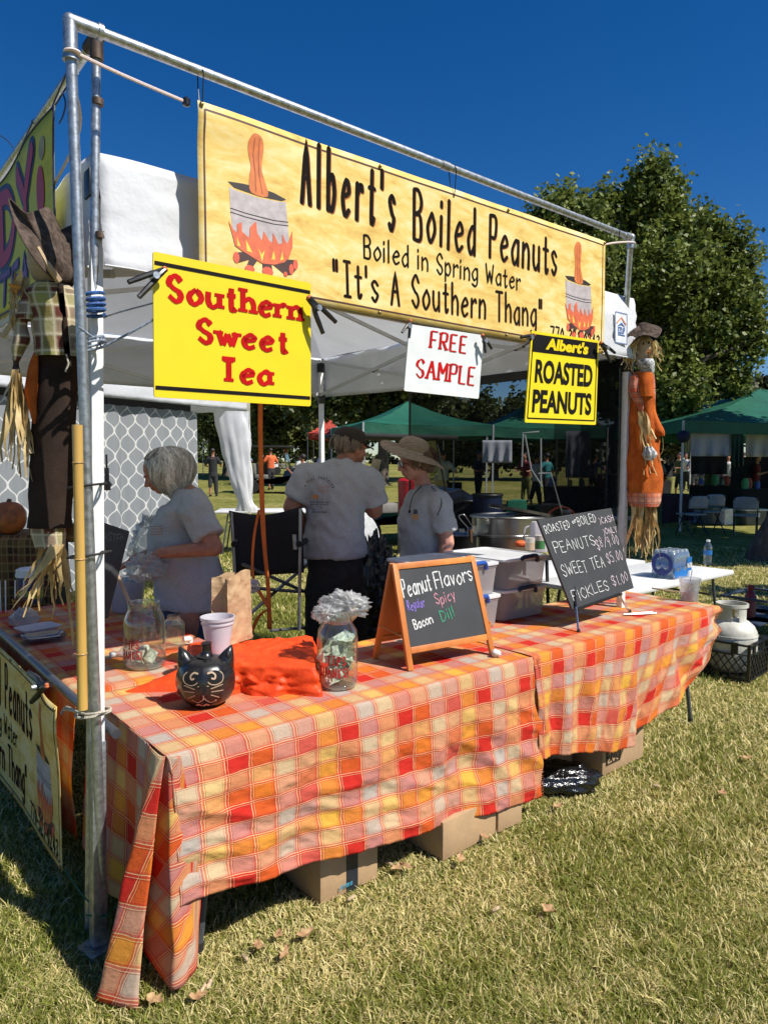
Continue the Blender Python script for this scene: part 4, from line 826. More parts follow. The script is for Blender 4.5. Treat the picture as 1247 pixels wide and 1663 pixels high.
def cloth2():
    mb = MB(BM); hp = [(852, 1239), (925, 1221), (983, 1220), (1015, 1209), (1028, 1187), (1051, 1162), (1087, 1144), (1119, 1105), (1133, 1070), (1147, 1035)]
    hem = [toB(atb(x, y, -.07)) for x, y in hp]; hem[0].x = 1.775
    us = [0, .2, .42, .55, .62, .70, .80, .90, .96, 1.0]
    def hemp(u):
        for i in range(len(us)-1):
            if u <= us[i+1]: return hem[i].lerp(hem[i+1], (u-us[i])/(us[i+1]-us[i]))
        return hem[-1]
    def f(u, v):
        a = 1.775+1.875*u
        if v < .45:
            s = v/.45; return Vector((a, .705-.74*s, ZT_+.007+.004*wr((a*3, s*3, 11))+.008*max(0, wr((a*8, s*5, 4)))*(1 if a > 2.7 else .3)))
        d = (v-.45)/.55; hb = hemp(u); t = Vector((a, -.036, ZT_+.005)); r = min(1, d*9); p = t.lerp(Vector((hb.x, -.07, hb.z)), d**(1 if d > .1 else 1))
        if d < .06: p.z = ZT_+.006-.012*(d/.06)**2
        q = u*1.9-d*.35*u
        w = (.020*math.sin(q*26*.6+2)*u+.012*math.sin(q*31)+.022*wr((q*6, d*1.2, 12))+.026*(.3-abs(wr((q*9, d*2.5, 13))))+.010*(.3-abs(wr((q*20, d*6, 15))))+.0015*wr((q*50, d*30, 3)))*min(1, d*2)
        return Vector((p.x, -.036-.014*r-.03*d-w-.03*u*d, p.z))
    mb.grid(f, 190, 120, lambda u, v: (1.875*u+.5, (v/.45*.74 if v < .45 else .74+(v-.45)/.55*.68)+.3))
    o = mb.build('tablecloth', cloth_m, None, angle=180, solid=.0015); one(o, 'orange and red plaid tablecloth pulled to a point at the right end of the tables', 'tablecloth', 'plaid tablecloths')
    fr = MB(BM); rn = random.Random(3)
    for k in range(150):
        v = .46+.54*k/150; p = f(1., v); fr.tube([p, p+Vector((rn.uniform(.008, .022), rn.uniform(-.008, .0), rn.uniform(-.016, .004)))], .0009, 3)
    for k in range(120):
        v = .45+.55*k/120; p = Vector((1.795, -.05-.035*(v-.45)/.55, ZT_-.66*(v-.45)/.55)); fr.tube([p, p+Vector((rn.uniform(.01, .02), -.006, rn.uniform(-.012, .004)))], .0009, 3)
    fr.build('fringe', mat('thread', (.6, .2, .08), .9), o, kind='stuff'); 
def cloth3():
    mb = MB(BM)
    def f(u, v):
        b = .742+1.9*u
        if v < .75: s = v/.75; return Vector((.71-.76*s, b, ZT_+.006+.004*wr((b*4, s*3, 21))+(.02*math.exp(-((u-.0)/.05)**2)*0)))
        d = (v-.75)/.25; return Vector((-.05-.01*min(1, d*5)-.015*d-.03*wr((b*6, d*2, 3))*d, b, ZT_+.004-.58*d-.012*(1-d)))
    mb.grid(f, 90, 60, lambda u, v: (u*1.9+.3, (v if v < .75 else .75+(v-.75)*2.3)*1.02+.2))
    def g(u, v):
        a = .71-.76*u; return Vector((a, .742-.018*math.sin(v*1.5), ZT_+.005-.02*v))
    mb.grid(g, 20, 3, lambda u, v: (.3, u*.76+.2))
    one(mb.build('tablecloth', cloth_m, None, angle=180, solid=.0015), 'plaid tablecloth on the shaded left table behind the poles', 'tablecloth', 'plaid tablecloths')
cloth1(); cloth2(); cloth3()
# ---- boxes under the tables
card = mat('cardboard', (.46, .30, .16), .85, var=.1, scale=6, bump=.15, bscale=60)
def carton(label, a0, a1, b0, b1, h, rot=0, tape=False, flap=False):
    c = B((a0+a1)/2, (b0+b1)/2, 0); t = thing('cardboard_box', label, 'box', c, 'cardboard boxes under the tables'); r = ANG*0+math.pi/2-ANG+rot
    mb = MB(); mb.box(c+Z*h/2, (a1-a0, b1-b0, h), r); mb.build('carton', card, t, bevel=.003)
    mb = MB(); mb.box(c+Z*(h+.003), ((a1-a0)*.99, (b1-b0)*.49, .004), r, None); mb.build('flap', card, t)
    if tape:
        M_ = Matrix.Rotation(r, 3, 'Z'); c2 = c+M_ @ Vector((.01, -(b1-b0)/2-.001, h/2)); mb = MB(); mb.box(c2, (.055, .003, h*1.002), r); tp = mb.build('packing_tape', mat('tape_black', (.02, .025, .035), .25), t)
    return t, c, r
tb, c, r = carton('brown box with a black printed tape strip, at the left under the cloth', .58, .86, -.01, .32, .21, .02, tape=True)
S = quadS(B(.66, -.017, .06), B(.735, -.017, .06), B(.735, -.017, .02), B(.66, -.017, .02), -V, .075, .04)
mb = MB(); textline(mb, S, 'prime', (.008, .014), (.066, .014), .022, .0028, .006); mb.build('tape_print', mat('print_cyan', (.05, .35, .5), .5), tb)
carton('large brown box nearest the grass under the middle of the cloth', 1.14, 1.48, -.085, .26, .165, .03)
carton('narrow brown box at the seam of the two tablecloths', 1.50, 1.66, -.085, .22, .15, -.02)
tb, c, r = carton('brown box with black printing under the right tablecloth', 2.36, 2.76, -.05, .25, .24, .0)
S = quadS(B(2.37, -.053, .29), B(2.75, -.053, .29), B(2.75, -.053, .02), B(2.37, -.053, .02), -V, .38, .27)
mb = MB(); poly(mb, [(.02, .03), (.15, .03), (.15, .105), (.02, .105)], S, .002); textline(mb, S, 'USE BOTTOM HOLES', (.03, .215), (.3, .22), .02, .004, .002); mb.build('print', mat('box_print', (.04, .03, .02), .6), tb)
mb = MB(); textline(mb, S, '208', (.03, .045), (.14, .045), .05, .008, .004); mb.build('print_number', card, tb)
carton('dark brown box further back under the right table', 1.95, 2.34, .12, .5, .22, .05)
bag_black = mat('bin_bag', (.008, .008, .009), .18, var=.2, spec=.8, bump=1., bscale=22)
def crumple(c, r, seed, n=40, m=24, amp=.35):
    mb = MB(); vs = []; 
    def f(u, v):
        th = 2*math.pi*u; ph = math.pi*v; d = Vector((math.sin(ph)*math.cos(th), math.sin(ph)*math.sin(th), math.cos(ph)))
        k = 1+amp*(abs(noise.noise(d*2.2+Vector((seed, 0, 0))))-.2)+amp*.7*abs(noise.noise(d*5+Vector((0, seed, 0))))+amp*.45*abs(noise.noise(d*11+Vector((0, 0, seed)))); return Vector(c)+Vector((d.x*r[0], d.y*r[1], d.z*r[2]))*k
    mb.grid(f, n, m); return mb
one(crumple(B(2.05, .06, .045), (.24, .12, .07), 3).build('bin_bag', bag_black, angle=180), 'crumpled black plastic bag lying under the right tablecloth', 'bag')
# ---- tip jars
glass = clear('glass', (.88, .92, .89), .20, .03, .05, (.7, .75, .7)); plastic = clear('clear_plastic', (.95, .96, .96), .10, .08, .10)
bill = mat('banknote', (.72, .73, .62), .8, var=.35, scale=90, c2=(.30, .36, .26))
jarred = mat('jar_red', (.40, .02, .025), .4)
def jar(label, c, r, h, nb, seed, bag=False, nk=.66, words=('TIPS', 'THANKS!'), face=None):
    t = thing('tip_jar', label, 'jar', c, 'glass tip jars'); pr = [(r*.6, .004), (r*.92, .008), (r, .03), (r*1.0, h*.66), (r*.95, h*.76), (r*(nk+.06), h*.86), (r*nk, h*.9), (r*nk, h*.985), (r*(nk+.04), h), (r*nk, h*1.0), (r*(nk-.04), h*.98)]
    mb = MB(); mb.lathe(c, pr, 32); mb.disc(c+Z*.004, r*.6, 32); mb.build('glass_body', glass, t, angle=180)
    mb = MB()
    for z in (.9, .93, .96): mb.lathe(c, [(r*nk, h*z-.004), (r*(nk+.03), h*z), (r*nk, h*z+.004)], 32)
    mb.build('screw_thread', glass, t, angle=180)
    mb = MB(); mb.lathe(c, [(0, .006), (r*.9, .008), (r*.95, .02), (r*.9, .028), (r*.5, .014)], 24); mb.build('thick_base', glass, t, angle=180)
    rn = random.Random(seed)
    for k in range(nb):
        th = rn.uniform(0, 6.28); rq = r*.62*rn.random()**.5; q = c+Vector((math.cos(th)*rq, math.sin(th)*rq, .04+((h*.70 if nb > 20 else h*.28)-.05)*((k+.5)/nb)))
        ax = Vector((rn.gauss(0, 1), rn.gauss(0, 1), rn.gauss(0, .7))).normalized(); bx = ax.orthogonal().normalized(); bx = Matrix.Rotation(rn.random()*6, 3, ax) @ bx; by = ax.cross(bx); L, W = r*.40, r*.30; cv = rn.uniform(.6, 1.6)
        def f(u, v): x, y = (u-.5)*2, (v-.5)*2; return q+bx*(L*math.sin(x*cv)/cv)+by*W*y+ax*(L*(1-math.cos(x*cv))/cv*.7+.006*noise.noise(Vector((x*3+k, y*3, seed))))
        mb = MB(); mb.grid(f, 8, 4); mb.build('banknote', bill, t, angle=180)
    f0 = math.atan2(CAM.y-c.y, CAM.x-c.x) if face is None else face
    def S(x, y, lift=0): a = f0+x/r; return c+Vector((math.cos(a)*(r+lift), math.sin(a)*(r+lift), y))
    mb = MB(); hh = h*.115
    sh, wd = strokes(words[0], hh, .0055, xs=.6, track=.2, jitter=.08); put(mb, sh, S, -wd/2+.012, h*.36, .001); sh, wd = strokes(words[1], hh, .0055, xs=.6, track=.2, jitter=.08); put(mb, sh, S, -wd/2, h*.20, .001); mb.build('lettering', jarred, t)
    return t
c = atz(236, 1092, ZT_+.004); c = c+(c-Vector((0, 0, c.z))).normalized()*.085; jar('clear tip jar nearly empty behind the orange-red cloth', c, .090, .295, 10, 3, nk=.74, face=math.atan2(-c.y, -c.x)-.75)
c = atz(548, 1124, ZT_+.004); c = c+(c-Vector((0, 0, c.z))).normalized()*.07; JAR2 = c; jar('tip jar stuffed with dollar bills beside the chalkboard', c, .083, .31, 44, 8, face=math.atan2(-c.y, -c.x)-.15)
m_film = clear('plastic_film', (.9, .92, .92), .07, .28, .34, (.78, .80, .80))
mb = crumple(c+Z*.335+U*.03, (.07, .05, .04), 9, 60, 36, .9); one(mb.build('plastic_bag', m_film, angle=180), 'crumpled clear plastic bag on top of the full tip jar', 'plastic bag')
mb = crumple(c+Z*.31-U*.06, (.04, .04, .025), 5, 50, 30, .9); one(mb.build('plastic_bag', m_film, angle=180), 'loose end of clear plastic bag on the left rim of the full tip jar', 'plastic bag')
def papertray():
    c = JAR2+U*.10+V*.13+Z*.22; M_ = Matrix.Rotation(-.5, 3, 'X'); kraft = mat('kraft_light', (.60, .44, .26), .8)
    mb = MB(); mb.grid(lambda u, v: c+M_ @ Vector(((u-.5)*.15, (v-.5)*.11, .035*((2*abs(u-.5))**3+(2*abs(v-.5))**3))), 10, 8); one(mb.build('paper_tray', kraft, solid=.002), 'folded brown paper food tray behind the full tip jar', 'paper tray')
papertray()
c = atz(290, 1058, ZT_)+V*.05; t = thing('drink_dispenser', 'small clear dispenser with a white spout behind the left tip jar', 'jar', c)
mb = MB(); mb.lathe(c, [(.045, 0), (.052, .02), (.052, .13), (.03, .155), (.03, .17)], 20); mb.build('body', glass, t); mb = MB(); mb.tube([c+U*.05+Z*.04, c+U*.085+Z*.04], .014, 10); mb.tube([c+U*.085+Z*.045, c+U*.085+Z*.02], .012, 10); mb.build('spout', white_paint, t)
c = atz(190, 1062, ZT_+.02); t = thing('plastic_bottle', 'clear empty bottle lying behind the white tent leg', 'bottle', c)
mb = MB(); mb.tube([c-U*.01-V*.01, c+U*.015, c+U*.03, c+U*.13, c+U*.14], [.012, .014, .028, .028, .02], 16); mb.build('body', plastic, t); mb = MB(); mb.tube([c-U*.03, c-U*.008], .014, 12); mb.build('cap', white_paint, t)
# ---- cloth-covered tray with its cup and bag
redc = mat('red_orange_satin', (.78, .075, .012), .5, var=.12, scale=22, c2=(.62, .05, .010), bump=.35, bscale=26, spec=.25)
def redcloth():
    zt = .862; FL, FR, BR_, BL_ = atz(322, 1076, zt), atz(512, 1082, zt), atz(508, 1031, zt), atz(306, 1043, zt); c = (FL+FR+BR_+BL_)/4
    tail = atz(207, 1120, ZT_+.01); ft = math.atan2(tail.y-c.y, tail.x-c.x); P4 = [FL, FR, BR_, BL_]
    def ring(th):
        d = Vector((math.cos(th), math.sin(th), 0)); best = 9
        for i in range(4):
            a, b = P4[i]-c, P4[(i+1) % 4]-c; e = b-a; den = d.x*e.y-d.y*e.x
            if abs(den) < 1e-9: continue
            s = (a.x*e.y-a.y*e.x)/den; w = (a.x*d.y-a.y*d.x)/den
            if s > 0 and -.001 <= w <= 1.001: best = min(best, s)
        return best
    def f(u, v):
        th = 2*math.pi*u; d = Vector((math.cos(th), math.sin(th), 0)); r0 = ring(th); dt = abs((th-ft+math.pi) % (2*math.pi)-math.pi); g = math.exp(-(dt/.16)**2); tl = (tail-c).length
        r2 = r0+.028+.018*math.sin(th*9)+.012*math.sin(th*17+1); r2 = r2+(tl-r2)*g
        if v < .6: s = v/.6; return Vector((c.x, c.y, zt))+d*r0*s*.985+Z*(.016*(.25-abs(noise.noise(d*s*r0*11+Vector((2, 0, 0)))))+.012*noise.noise(d*s*5+Vector((3, 1, 0)))-.006*s**6)
        s = (v-.6)/.4; r = r0+(r2-r0)*s**(1.3); zz = zt-.008+(ZT_+.012-zt)*(s**(1+.0*g) if g < .1 else s**.8); fold = .03*(.3-abs(noise.noise(Vector((th*4, s*2.5, 2)))))+.018*(.3-abs(noise.noise(Vector((th*10, s*4, 5)))))
        return Vector((c.x, c.y, zz))+d*(r*.985+.016*r0+fold*math.sin(math.pi*s))
    mb = MB(); mb.grid(f, 160, 50); o = mb.build('cover_cloth', redc, None, angle=180); return one(o, 'shiny orange-red cloth thrown over a flat box on the table', 'cloth'), zt
_, ZR = redcloth()
def cup(label, c, r0, r1, h, m, straw=False, fill=0, cat='cup', liq=(.5, .4, .35)):
    t = thing('plastic_cup', label, cat, c); mb = MB(); mb.lathe(c, [(0, .002), (r0, .002), (r0*1.01, .01), (r1, h-.012), (r1*1.07, h-.012), (r1*1.08, h), (r1*1.02, h), (r1*.96, h-.014), (r0*.95, .012), (0, .01)], 28); mb.build('cup_wall', m, t, angle=50)
    mb = MB(); mb.lathe(c, [(r1*1.02, h-.03), (r1*1.03, h-.026), (r1*1.02, h-.022)], 28); mb.build('rim_ring', m, t)
    if fill: 
        mb = MB(); rf = r0+(r1-r0)*fill; mb.lathe(c, [(0, .012), (r0*.93, .012), (rf*.93, h*fill), (0, h*fill)], 24); mb.build('drink', clear('drink_'+label[:4], liq, .05, .05, .35, liq), t)
    if straw: mb = MB(); mb.tube([c+Z*.02-U*.02, c+Z*(h+.05)+U*.03], .003, 6); mb.build('straw', mat('straw_grey', (.45, .45, .45), .4), t)
    return t
milk = mat('milky_plastic', (.74, .72, .76), .35, var=.02, trans=.4)
c = atz(358, 1062, ZR)+V*.02; cup('empty white plastic cup standing on the orange-red cloth', c, .045, .066, .155, milk)
# paper bag
kraft = mat('kraft_paper', (.50, .33, .18), .8, var=.12, scale=10, bump=.5, bscale=18)
def paperbag():
    c = atz(384, 1043, ZR+.004)+V*.04; t = thing('paper_bag', 'open brown paper bag standing behind the white cup', 'paper bag', c); yaw = math.pi/2-ANG+.35; M_ = Matrix.Rotation(yaw, 3, 'Z'); hh = .29
    def f(u, v):
        w, d = .078, .05; k = u*4; i = int(k) % 4; s = k-int(k); P = [(-w, -d), (w, -d), (w, d), (-w, d)]; a, b = P[i], P[(i+1) % 4]; x = a[0]+(b[0]-a[0])*s; y = a[1]+(b[1]-a[1])*s
        g = 0
        if i in (1, 3): g = -.035*v*math.sin(math.pi*s)*(1 if x > 0 else -1)
        cr = .008*noise.noise(Vector((x*25+i, y*25, v*6)))+.006*noise.noise(Vector((x*60, y*60, v*14+i)))
        top = .03*noise.noise(Vector((u*6, 4, 1)))*(v > .93)+(.03*math.sin(s*math.pi)*(v > .95) if i == 0 else 0)
        return c+M_ @ Vector((x*(1-.05*v)+g+cr*v, y*(1-.1*v)+cr, hh*v+top))
    mb = MB(); mb.grid(f, 64, 26); mb.build('bag_body', kraft, t, solid=.001, angle=30)
    mb = MB(); mb.box(c+Z*.004, (.15, .09, .004), yaw); mb.build('bag_base', kraft, t)
paperbag()
# ---- black cat pumpkin
def catpumpkin():
    c = atz(336, 1156, ZT_+.004); c = c+(c-Vector((0, 0, c.z))).normalized()*.085; t = thing('cat_pumpkin', 'black ceramic pumpkin with a carved cat face and ears', 'pumpkin', c+Z*0)
    blackc = mat('black_glaze', (.013, .012, .012), .28, var=.1, coat=.3, scale=14); rx, rz = .112, .098; cz = .096
    def surf(th, ph): # ph from -pi/2..pi/2
        lob = 1-.045*abs(math.sin(th*4.5+.4))**.6*math.cos(ph); r = rx*lob*math.cos(ph)**.75; z = cz+rz*math.sin(ph)*(1-.12*max(0, math.sin(ph))**6); return Vector((r*math.cos(th), r*math.sin(th), z))
    mb = MB(); mb.grid(lambda u, v: c+surf(2*math.pi*u, (v-.5)*math.pi*.985), 72, 32); mb.build('body', blackc, t, angle=180)
    mb = MB(); mb.tube(smooth_pts([c+Z*.18, c+Z*.205+U*.004, c+Z*.235+U*.002], 4), [.036, .03, .024, .02, .018, .018, .018, .019, .021], 10); mb.build('stem', blackc, t)
    f0 = math.atan2(-c.y, -c.x)-.12; fw = Vector((math.cos(f0), math.sin(f0), 0)); sd_ = Vector((-math.sin(f0), math.cos(f0), 0))
    for s in (-1, 1):
        b = c+sd_*s*.073+Z*.158; mb = MB(); mb.tube([b-Z*.03-sd_*s*.01, b+Z*.012, b+Z*.04+sd_*s*.012, b+Z*.066+sd_*s*.022], [.040, .033, .020, .004], 12)
        er = mb.build('ear', blackc, t, angle=180); mb = MB(); mb.ell(b+Z*.03+sd_*s*.01+fw*.017, (.011, .011, .018), 8, 6); mb.build('inner_ear', mat('black_inner', (.006, .006, .006), .6), er)
    def S(x, y, lift=0): # x to viewer's right, y up from centre
        th = f0+x/.108; ph = math.asin(max(-.98, min(.98, y/rz))); p = surf(th, ph); n = Vector((math.cos(th)*math.cos(ph), math.sin(th)*math.cos(ph), math.sin(ph))); return c+p+n*lift
    hole = mat('carved_dark', (.003, .003, .003), .9); edge = mat('carved_edge', (.50, .36, .24), .7)
    E_, Hh_ = MB(), MB()
    def shape(pts, sm=3, e=.0035): poly(Hh_, pts, S, .0006, sm); q = smooth_pts([(p[0], p[1], 0) for p in pts], 4, True) if sm else [Vector((p[0], p[1], 0)) for p in pts]; q.append(q[0]); put(E_, [ribbon([(p.x, p.y) for p in q[:int(len(q)*.62)]], e)], S, lift=.0012)
    for s in (-1, 1):
        shape([(s*.02, .02), (s*.045, .008), (s*.072, .018), (s*.078, .042), (s*.055, .058), (s*.026, .052)])
        sw = [(s*.02, .05), (s*.036, .052), (s*.048, .042), (s*.044, .03), (s*.034, .032)]; put(E_, [ribbon([(p.x, p.y) for p in smooth_pts([(a, b, 0) for a, b in sw], 4)], .0065)], S, lift=.002)
        for (x0, y0, x1, y1) in ((.03, -.004, .072, .006), (.032, -.016, .074, -.016), (.03, -.028, .062, -.042)): put(E_, [ribbon([(s*(x0+(x1-x0)*k/6), y0+(y1-y0)*k/6) for k in range(7)], .0035)], S, lift=.0012)
    shape([(-.016, .006), (.02, .006), (.003, -.028)], 0)
    put(E_, [ribbon([(.002, -.028), (.002, -.04), (-.012, -.052)], .003)], S, lift=.0012)
    shape([(-.045, -.048), (-.025, -.058), (-.002, -.047), (.006, -.04), (.014, -.05), (.035, -.06), (.052, -.05), (.045, -.066), (.02, -.078), (-.02, -.078), (-.038, -.068)], 2)
    for x in (-.022, .012): put(E_, [ribbon([(x-.012, -.071), (x, -.066), (x+.012, -.071)], .007)], S, lift=.0016)
    Hh_.build('carved_openings', hole, t); E_.build('carved_edges', edge, t)
catpumpkin()
# ---- A-frame chalkboard
wood_o = mat('orange_wood', (.62, .22, .045), .5, var=.25, scale=7, stretch=(1, 1, .15), bump=.2, bscale=50, c2=(.46, .14, .03)); slate = mat('slate', (.028, .029, .031), .6, var=.35, scale=5, c2=(.045, .047, .05))
def chalk(n, c): return mat('chalk_'+n, c, .9, var=.25, scale=120)
def aframe():
    fl, fr = atz(662, 1090, ZT_+.008), atz(803, 1062, ZT_+.008); tl, tr = atb(636, 916, toB(fl).y+.12), atb(769, 903, toB(fr).y+.12); bl = B(toB(fl).x+.0, toB(fl).y+.245, ZT_+.008); br = B(toB(fr).x, toB(fr).y+.245, ZT_+.008)
    t = thing('a_frame_chalkboard', 'small orange wood A-frame chalkboard reading Peanut Flavors', 'chalkboard', (fl+fr)/2); nrm = (fr-fl).cross(tl-fl).normalized(); nrm = nrm if nrm.dot(CAM-fl) > 0 else -nrm
    W = ((fr-fl).length+(tr-tl).length)/2; Hh = (tl-fl).length; S = quadS(tl, tr, fr, fl, nrm, W, Hh); w = .028
    def rail(n, a, b, off=0, par=t, ww=w): mb = MB(); mb.bar(a, b, ww, .016, up=nrm); return mb.build(n, wood_o, par, bevel=.002)
    rail('stile', S(w/2, 0), S(w/2, Hh)); rail('stile', S(W-w/2, 0), S(W-w/2, Hh)); rail('rail', S(w, Hh-w/2), S(W-w, Hh-w/2)); rail('rail', S(w, .085), S(W-w, .085))
    mb = MB(); mb.add([S(w, .09, .002), S(W-w, .09, .002), S(W-w, Hh-w, .002), S(w, Hh-w, .002)], [(0, 1, 2, 3)]); mb.add([S(w, .09, -.003), S(W-w, .09, -.003), S(W-w, Hh-w, -.003), S(w, Hh-w, -.003)], [(3, 2, 1, 0)]); mb.build('slate_panel', slate, t)
    nb = (br-bl).cross(tl-bl).normalized(); S2 = quadS(tl+V*.012, tr+V*.012, br, bl, nb, W, Hh)
    for a, b in (((w/2, 0), (w/2, Hh)), ((W-w/2, 0), (W-w/2, Hh))): mb = MB(); mb.bar(S2(*a), S2(*b), w, .016, up=nb); mb.build('back_leg', wood_o, t, bevel=.002)
    mb = MB(); mb.bar(S2(w, .1), S2(W-w, .1), w, .014, up=nb); mb.build('rail', wood_o, t, bevel=.002)
    mb = MB(); mb.add([S2(w, .1, 0), S2(W-w, .1, 0), S2(W-w, Hh-.02, 0), S2(w, Hh-.02, 0)], [(0, 1, 2, 3)]); mb.build('back_panel', wood_o, t)
    mb = MB(); mb.tube([S(0, .15), S2(0, .17)], .003, 6); mb.build('stay', mat('brass', (.35, .27, .12)), t); mb = MB(); mb.box(S(W+.004, .14), (.016, .012, .03), ANG); mb.build('latch', wood_o, t)
    L_ = MB(); textline(L_, S, 'Peanut', (.036, Hh*.68), (.20, Hh*.705), .078, .0065, .004, jitter=.08, track=.1); textline(L_, S, 'Flavors', (.225, Hh*.72), (W-.035, Hh*.755), .075, .0065, .004, jitter=.08, track=.1); textline(L_, S, 'Bacon', (.07, Hh*.36), (.175, Hh*.40), .042, .0055, .004, jitter=.08, track=.1); L_.build('chalk_white', chalk('white', (.78, .78, .76)), t)
    for tx, p, q, c_, h in (('Regular', (.05, Hh*.545), (.145, Hh*.565), (.28, .2, .62), .042), ('Spicy', (.21, Hh*.56), (.33, Hh*.59), (.72, .32, .38), .05), ('Dill', (.225, Hh*.40), (.31, Hh*.43), (.05, .42, .22), .05)):
        L_ = MB(); textline(L_, S, tx, p, q, h, .004, .004, jitter=.1, track=.12); L_.build('chalk_'+tx.lower(), chalk(tx, c_), t)
aframe()
# ---- easel board with prices
def easel():
    TL, TR, BL_ = atb(873, 844, .30), atb(992, 825, .31), atb(929, 990, .17); nrm = (TR-TL).cross(TL-BL_).normalized(); dr = ray(1029, 955); BR_ = CAM+dr*((TL-CAM).dot(nrm)/dr.dot(nrm)); nrm = nrm if nrm.dot(CAM-TL) > 0 else -nrm
    W = ((TR-TL).length+(BR_-BL_).length)/2; Hh = ((TL-BL_).length+(TR-BR_).length)/2; S = quadS(TL, TR, BR_, BL_, nrm, W, Hh)
    t = thing('price_chalkboard', 'black chalkboard listing peanut, sweet tea and pickle prices on an easel', 'chalkboard', (BL_+BR_)/2); mb = MB(); n4 = [(0, 0), (W, 0), (W, Hh), (0, Hh)]
    mb.add([S(x, y, 0) for x, y in n4]+[S(x, y, -.014) for x, y in n4], [(0, 1, 2, 3), (7, 6, 5, 4), (0, 4, 5, 1), (1, 5, 6, 2), (2, 6, 7, 3), (3, 7, 4, 0)]); mb.build('slate_panel', slate, t, bevel=.002, smooth=False)
    mb = MB(); wf = .68
    for tx, u0, u1, v, h in (('ROASTED', .03, .36, .845, .085), ('or', .40, .46, .90, .05), ('BO|LED', .47, .73, .865, .095), ('PEANUTS', .06, .62, .615, .12), ('SWEET TEA', .05, .66, .345, .13), ('P|CKLES', .06, .62, .075, .115)):
        textline(mb, S, tx, (u0*W, v*Hh), (u1*W, (v+.005)*Hh), h*Hh, .0042, .003, jitter=.12, track=.16)
    mb.build('chalk_writing', chalk('white', (.78, .78, .76)), t)
    mb = MB()
    for tx, u0, u1, v, h in ((')CASH', .77, .985, .83, .075), (')ONLY', .78, .99, .70, .07), ('$8/9.00', .62, .97, .555, .12), ('$5.00', .71, .96, .365, .12), ('$1.00', .68, .95, .09, .115)):
        textline(mb, S, tx, (u0*W, v*Hh), (u1*W, (v+.01)*Hh), h*Hh, .0038, .003, jitter=.12, track=.16)
    mb.build('chalk_prices', chalk('pink', (.74, .62, .66)), t)
    e = thing('table_easel', 'small black and silver tripod easel under the price chalkboard', 'easel', (BL_+BR_)/2+V*.05); f1, f2, f3 = atz(939, 1026, ZT_+.01), atz(1022, 994, ZT_+.01), atz(994, 985, ZT_+.01)+V*.12; hd = (TL+TR)/2+V*.04-nrm*.03+Z*.0
    silver = mat('silver', (.7, .7, .7), .25, metal=1.)
    for f_ in (f1, f2, f3):
        mb = MB(); mb.tube([f_, f_.lerp(hd, .22)], .006, 8); lg = mb.build('leg', silver, e); mb = MB(); mb.tube([f_.lerp(hd, .2), hd], .008, 8); mb.build('sleeve', black_pl, lg); mb = MB(); mb.tube([f_-Z*.006, f_+Z*.015], [.012, .008], 8); mb.build('foot', black_rub, lg)
    mb = MB(); p, q = S(.03, -.006, .006), S(W*.75, -.006, .006); mb.bar(p, q, .02, .008); mb.build('ledge', black_pl, e); mb = MB(); mb.box(hd+Z*.01, (.05, .02, .03)); mb.build('head', black_pl, e, bevel=.003)
easel()
# ---- storage bins
bin_m = clear('bin_plastic', (.88, .88, .88), .07, .2, .48, (.68, .66, .68)); lid_m = mat('bin_lid', (.76, .77, .78), .4, var=.05, trans=.15); blue_h = mat('blue_handle', (.02, .09, .38), .35); shaded_h = mat('blue_handle_shaded', (.02, .03, .07), .35)  # right stack's handles: the same blue with shade put into the colour
brownstuff = mat('bagged_peanuts', (.23, .14, .09), .8, var=.5, scale=16, bump=.6, bscale=25)
def bin_(label, a0, a1, b0, b1, z0, h, hm, yaw=.0, fill=True):
    c = B((a0+a1)/2, (b0+b1)/2, z0); t = thing('storage_bin', label, 'storage bin', c, 'clear storage bins on the table'); r = math.pi/2-ANG+yaw; W, D = (a1-a0)/2, (b1-b0)/2
    M_ = Matrix.Rotation(r, 4, 'Z'); T_ = Matrix.Translation(c) @ M_
    mb = MB(T_); mb.loft([((0, 0, .0), W*.90, D*.90), ((0, 0, .006), W*.93, D*.93), ((0, 0, h-.03), W*.985, D*.985), ((0, 0, h-.028), W*1.0, D*1.0), ((0, 0, h-.012), W*1.0, D*1.0)], 32, 9); mb.build('tub', bin_m, t, angle=30)
    mb = MB(T_); mb.loft([((0, 0, h-.014), W*1.03, D*1.03), ((0, 0, h-.002), W*1.03, D*1.03), ((0, 0, h), W*.99, D*.99), ((0, 0, h+.001), W*.90, D*.88), ((0, 0, h-.006), W*.88, D*.85)], 32, 9); mb.build('lid', lid_m, t, angle=30)
    for s in (-1,):
        mb = MB(T_); mb.tube(smooth_pts([(-.075, -D*1.02, h-.012), (-.06, -D*1.045, h+.004), (0, -D*1.06, h+.008), (.06, -D*1.045, h+.004), (.075, -D*1.02, h-.03)], 4), .0125, 8); mb.build('handle', hm, t)
    if fill:
        rn = random.Random(int(a0*100)+int(z0*50)); 
        for k in range(3): mb = MB(T_); q = Vector((rn.uniform(-.3, .3)*W, rn.uniform(-.2, .2)*D, h*.38)); mm = crumple(T_ @ q, (W*.42, D*.55, h*.36), k+a0, 20, 12); mm.T = None; mm.build('packet', brownstuff, t, angle=180)
bz = .178
bin_('lower clear bin with a blue handle, left stack', 1.72, 2.14, .46, .98, ZT_+.012, bz, blue_h, fill=False); bin_('upper clear bin with a blue handle, left stack', 1.71, 2.13, .47, .98, ZT_+.015+bz, bz, blue_h, .02, fill=False)
bin_('lower clear bin with brown packets, right stack', 2.19, 2.60, .50, 1.0, ZT_+.012, bz, shaded_h, -.02); bin_('upper clear bin with brown packets, right stack', 2.18, 2.59, .49, 1.0, ZT_+.015+bz, bz, shaded_h, .02)
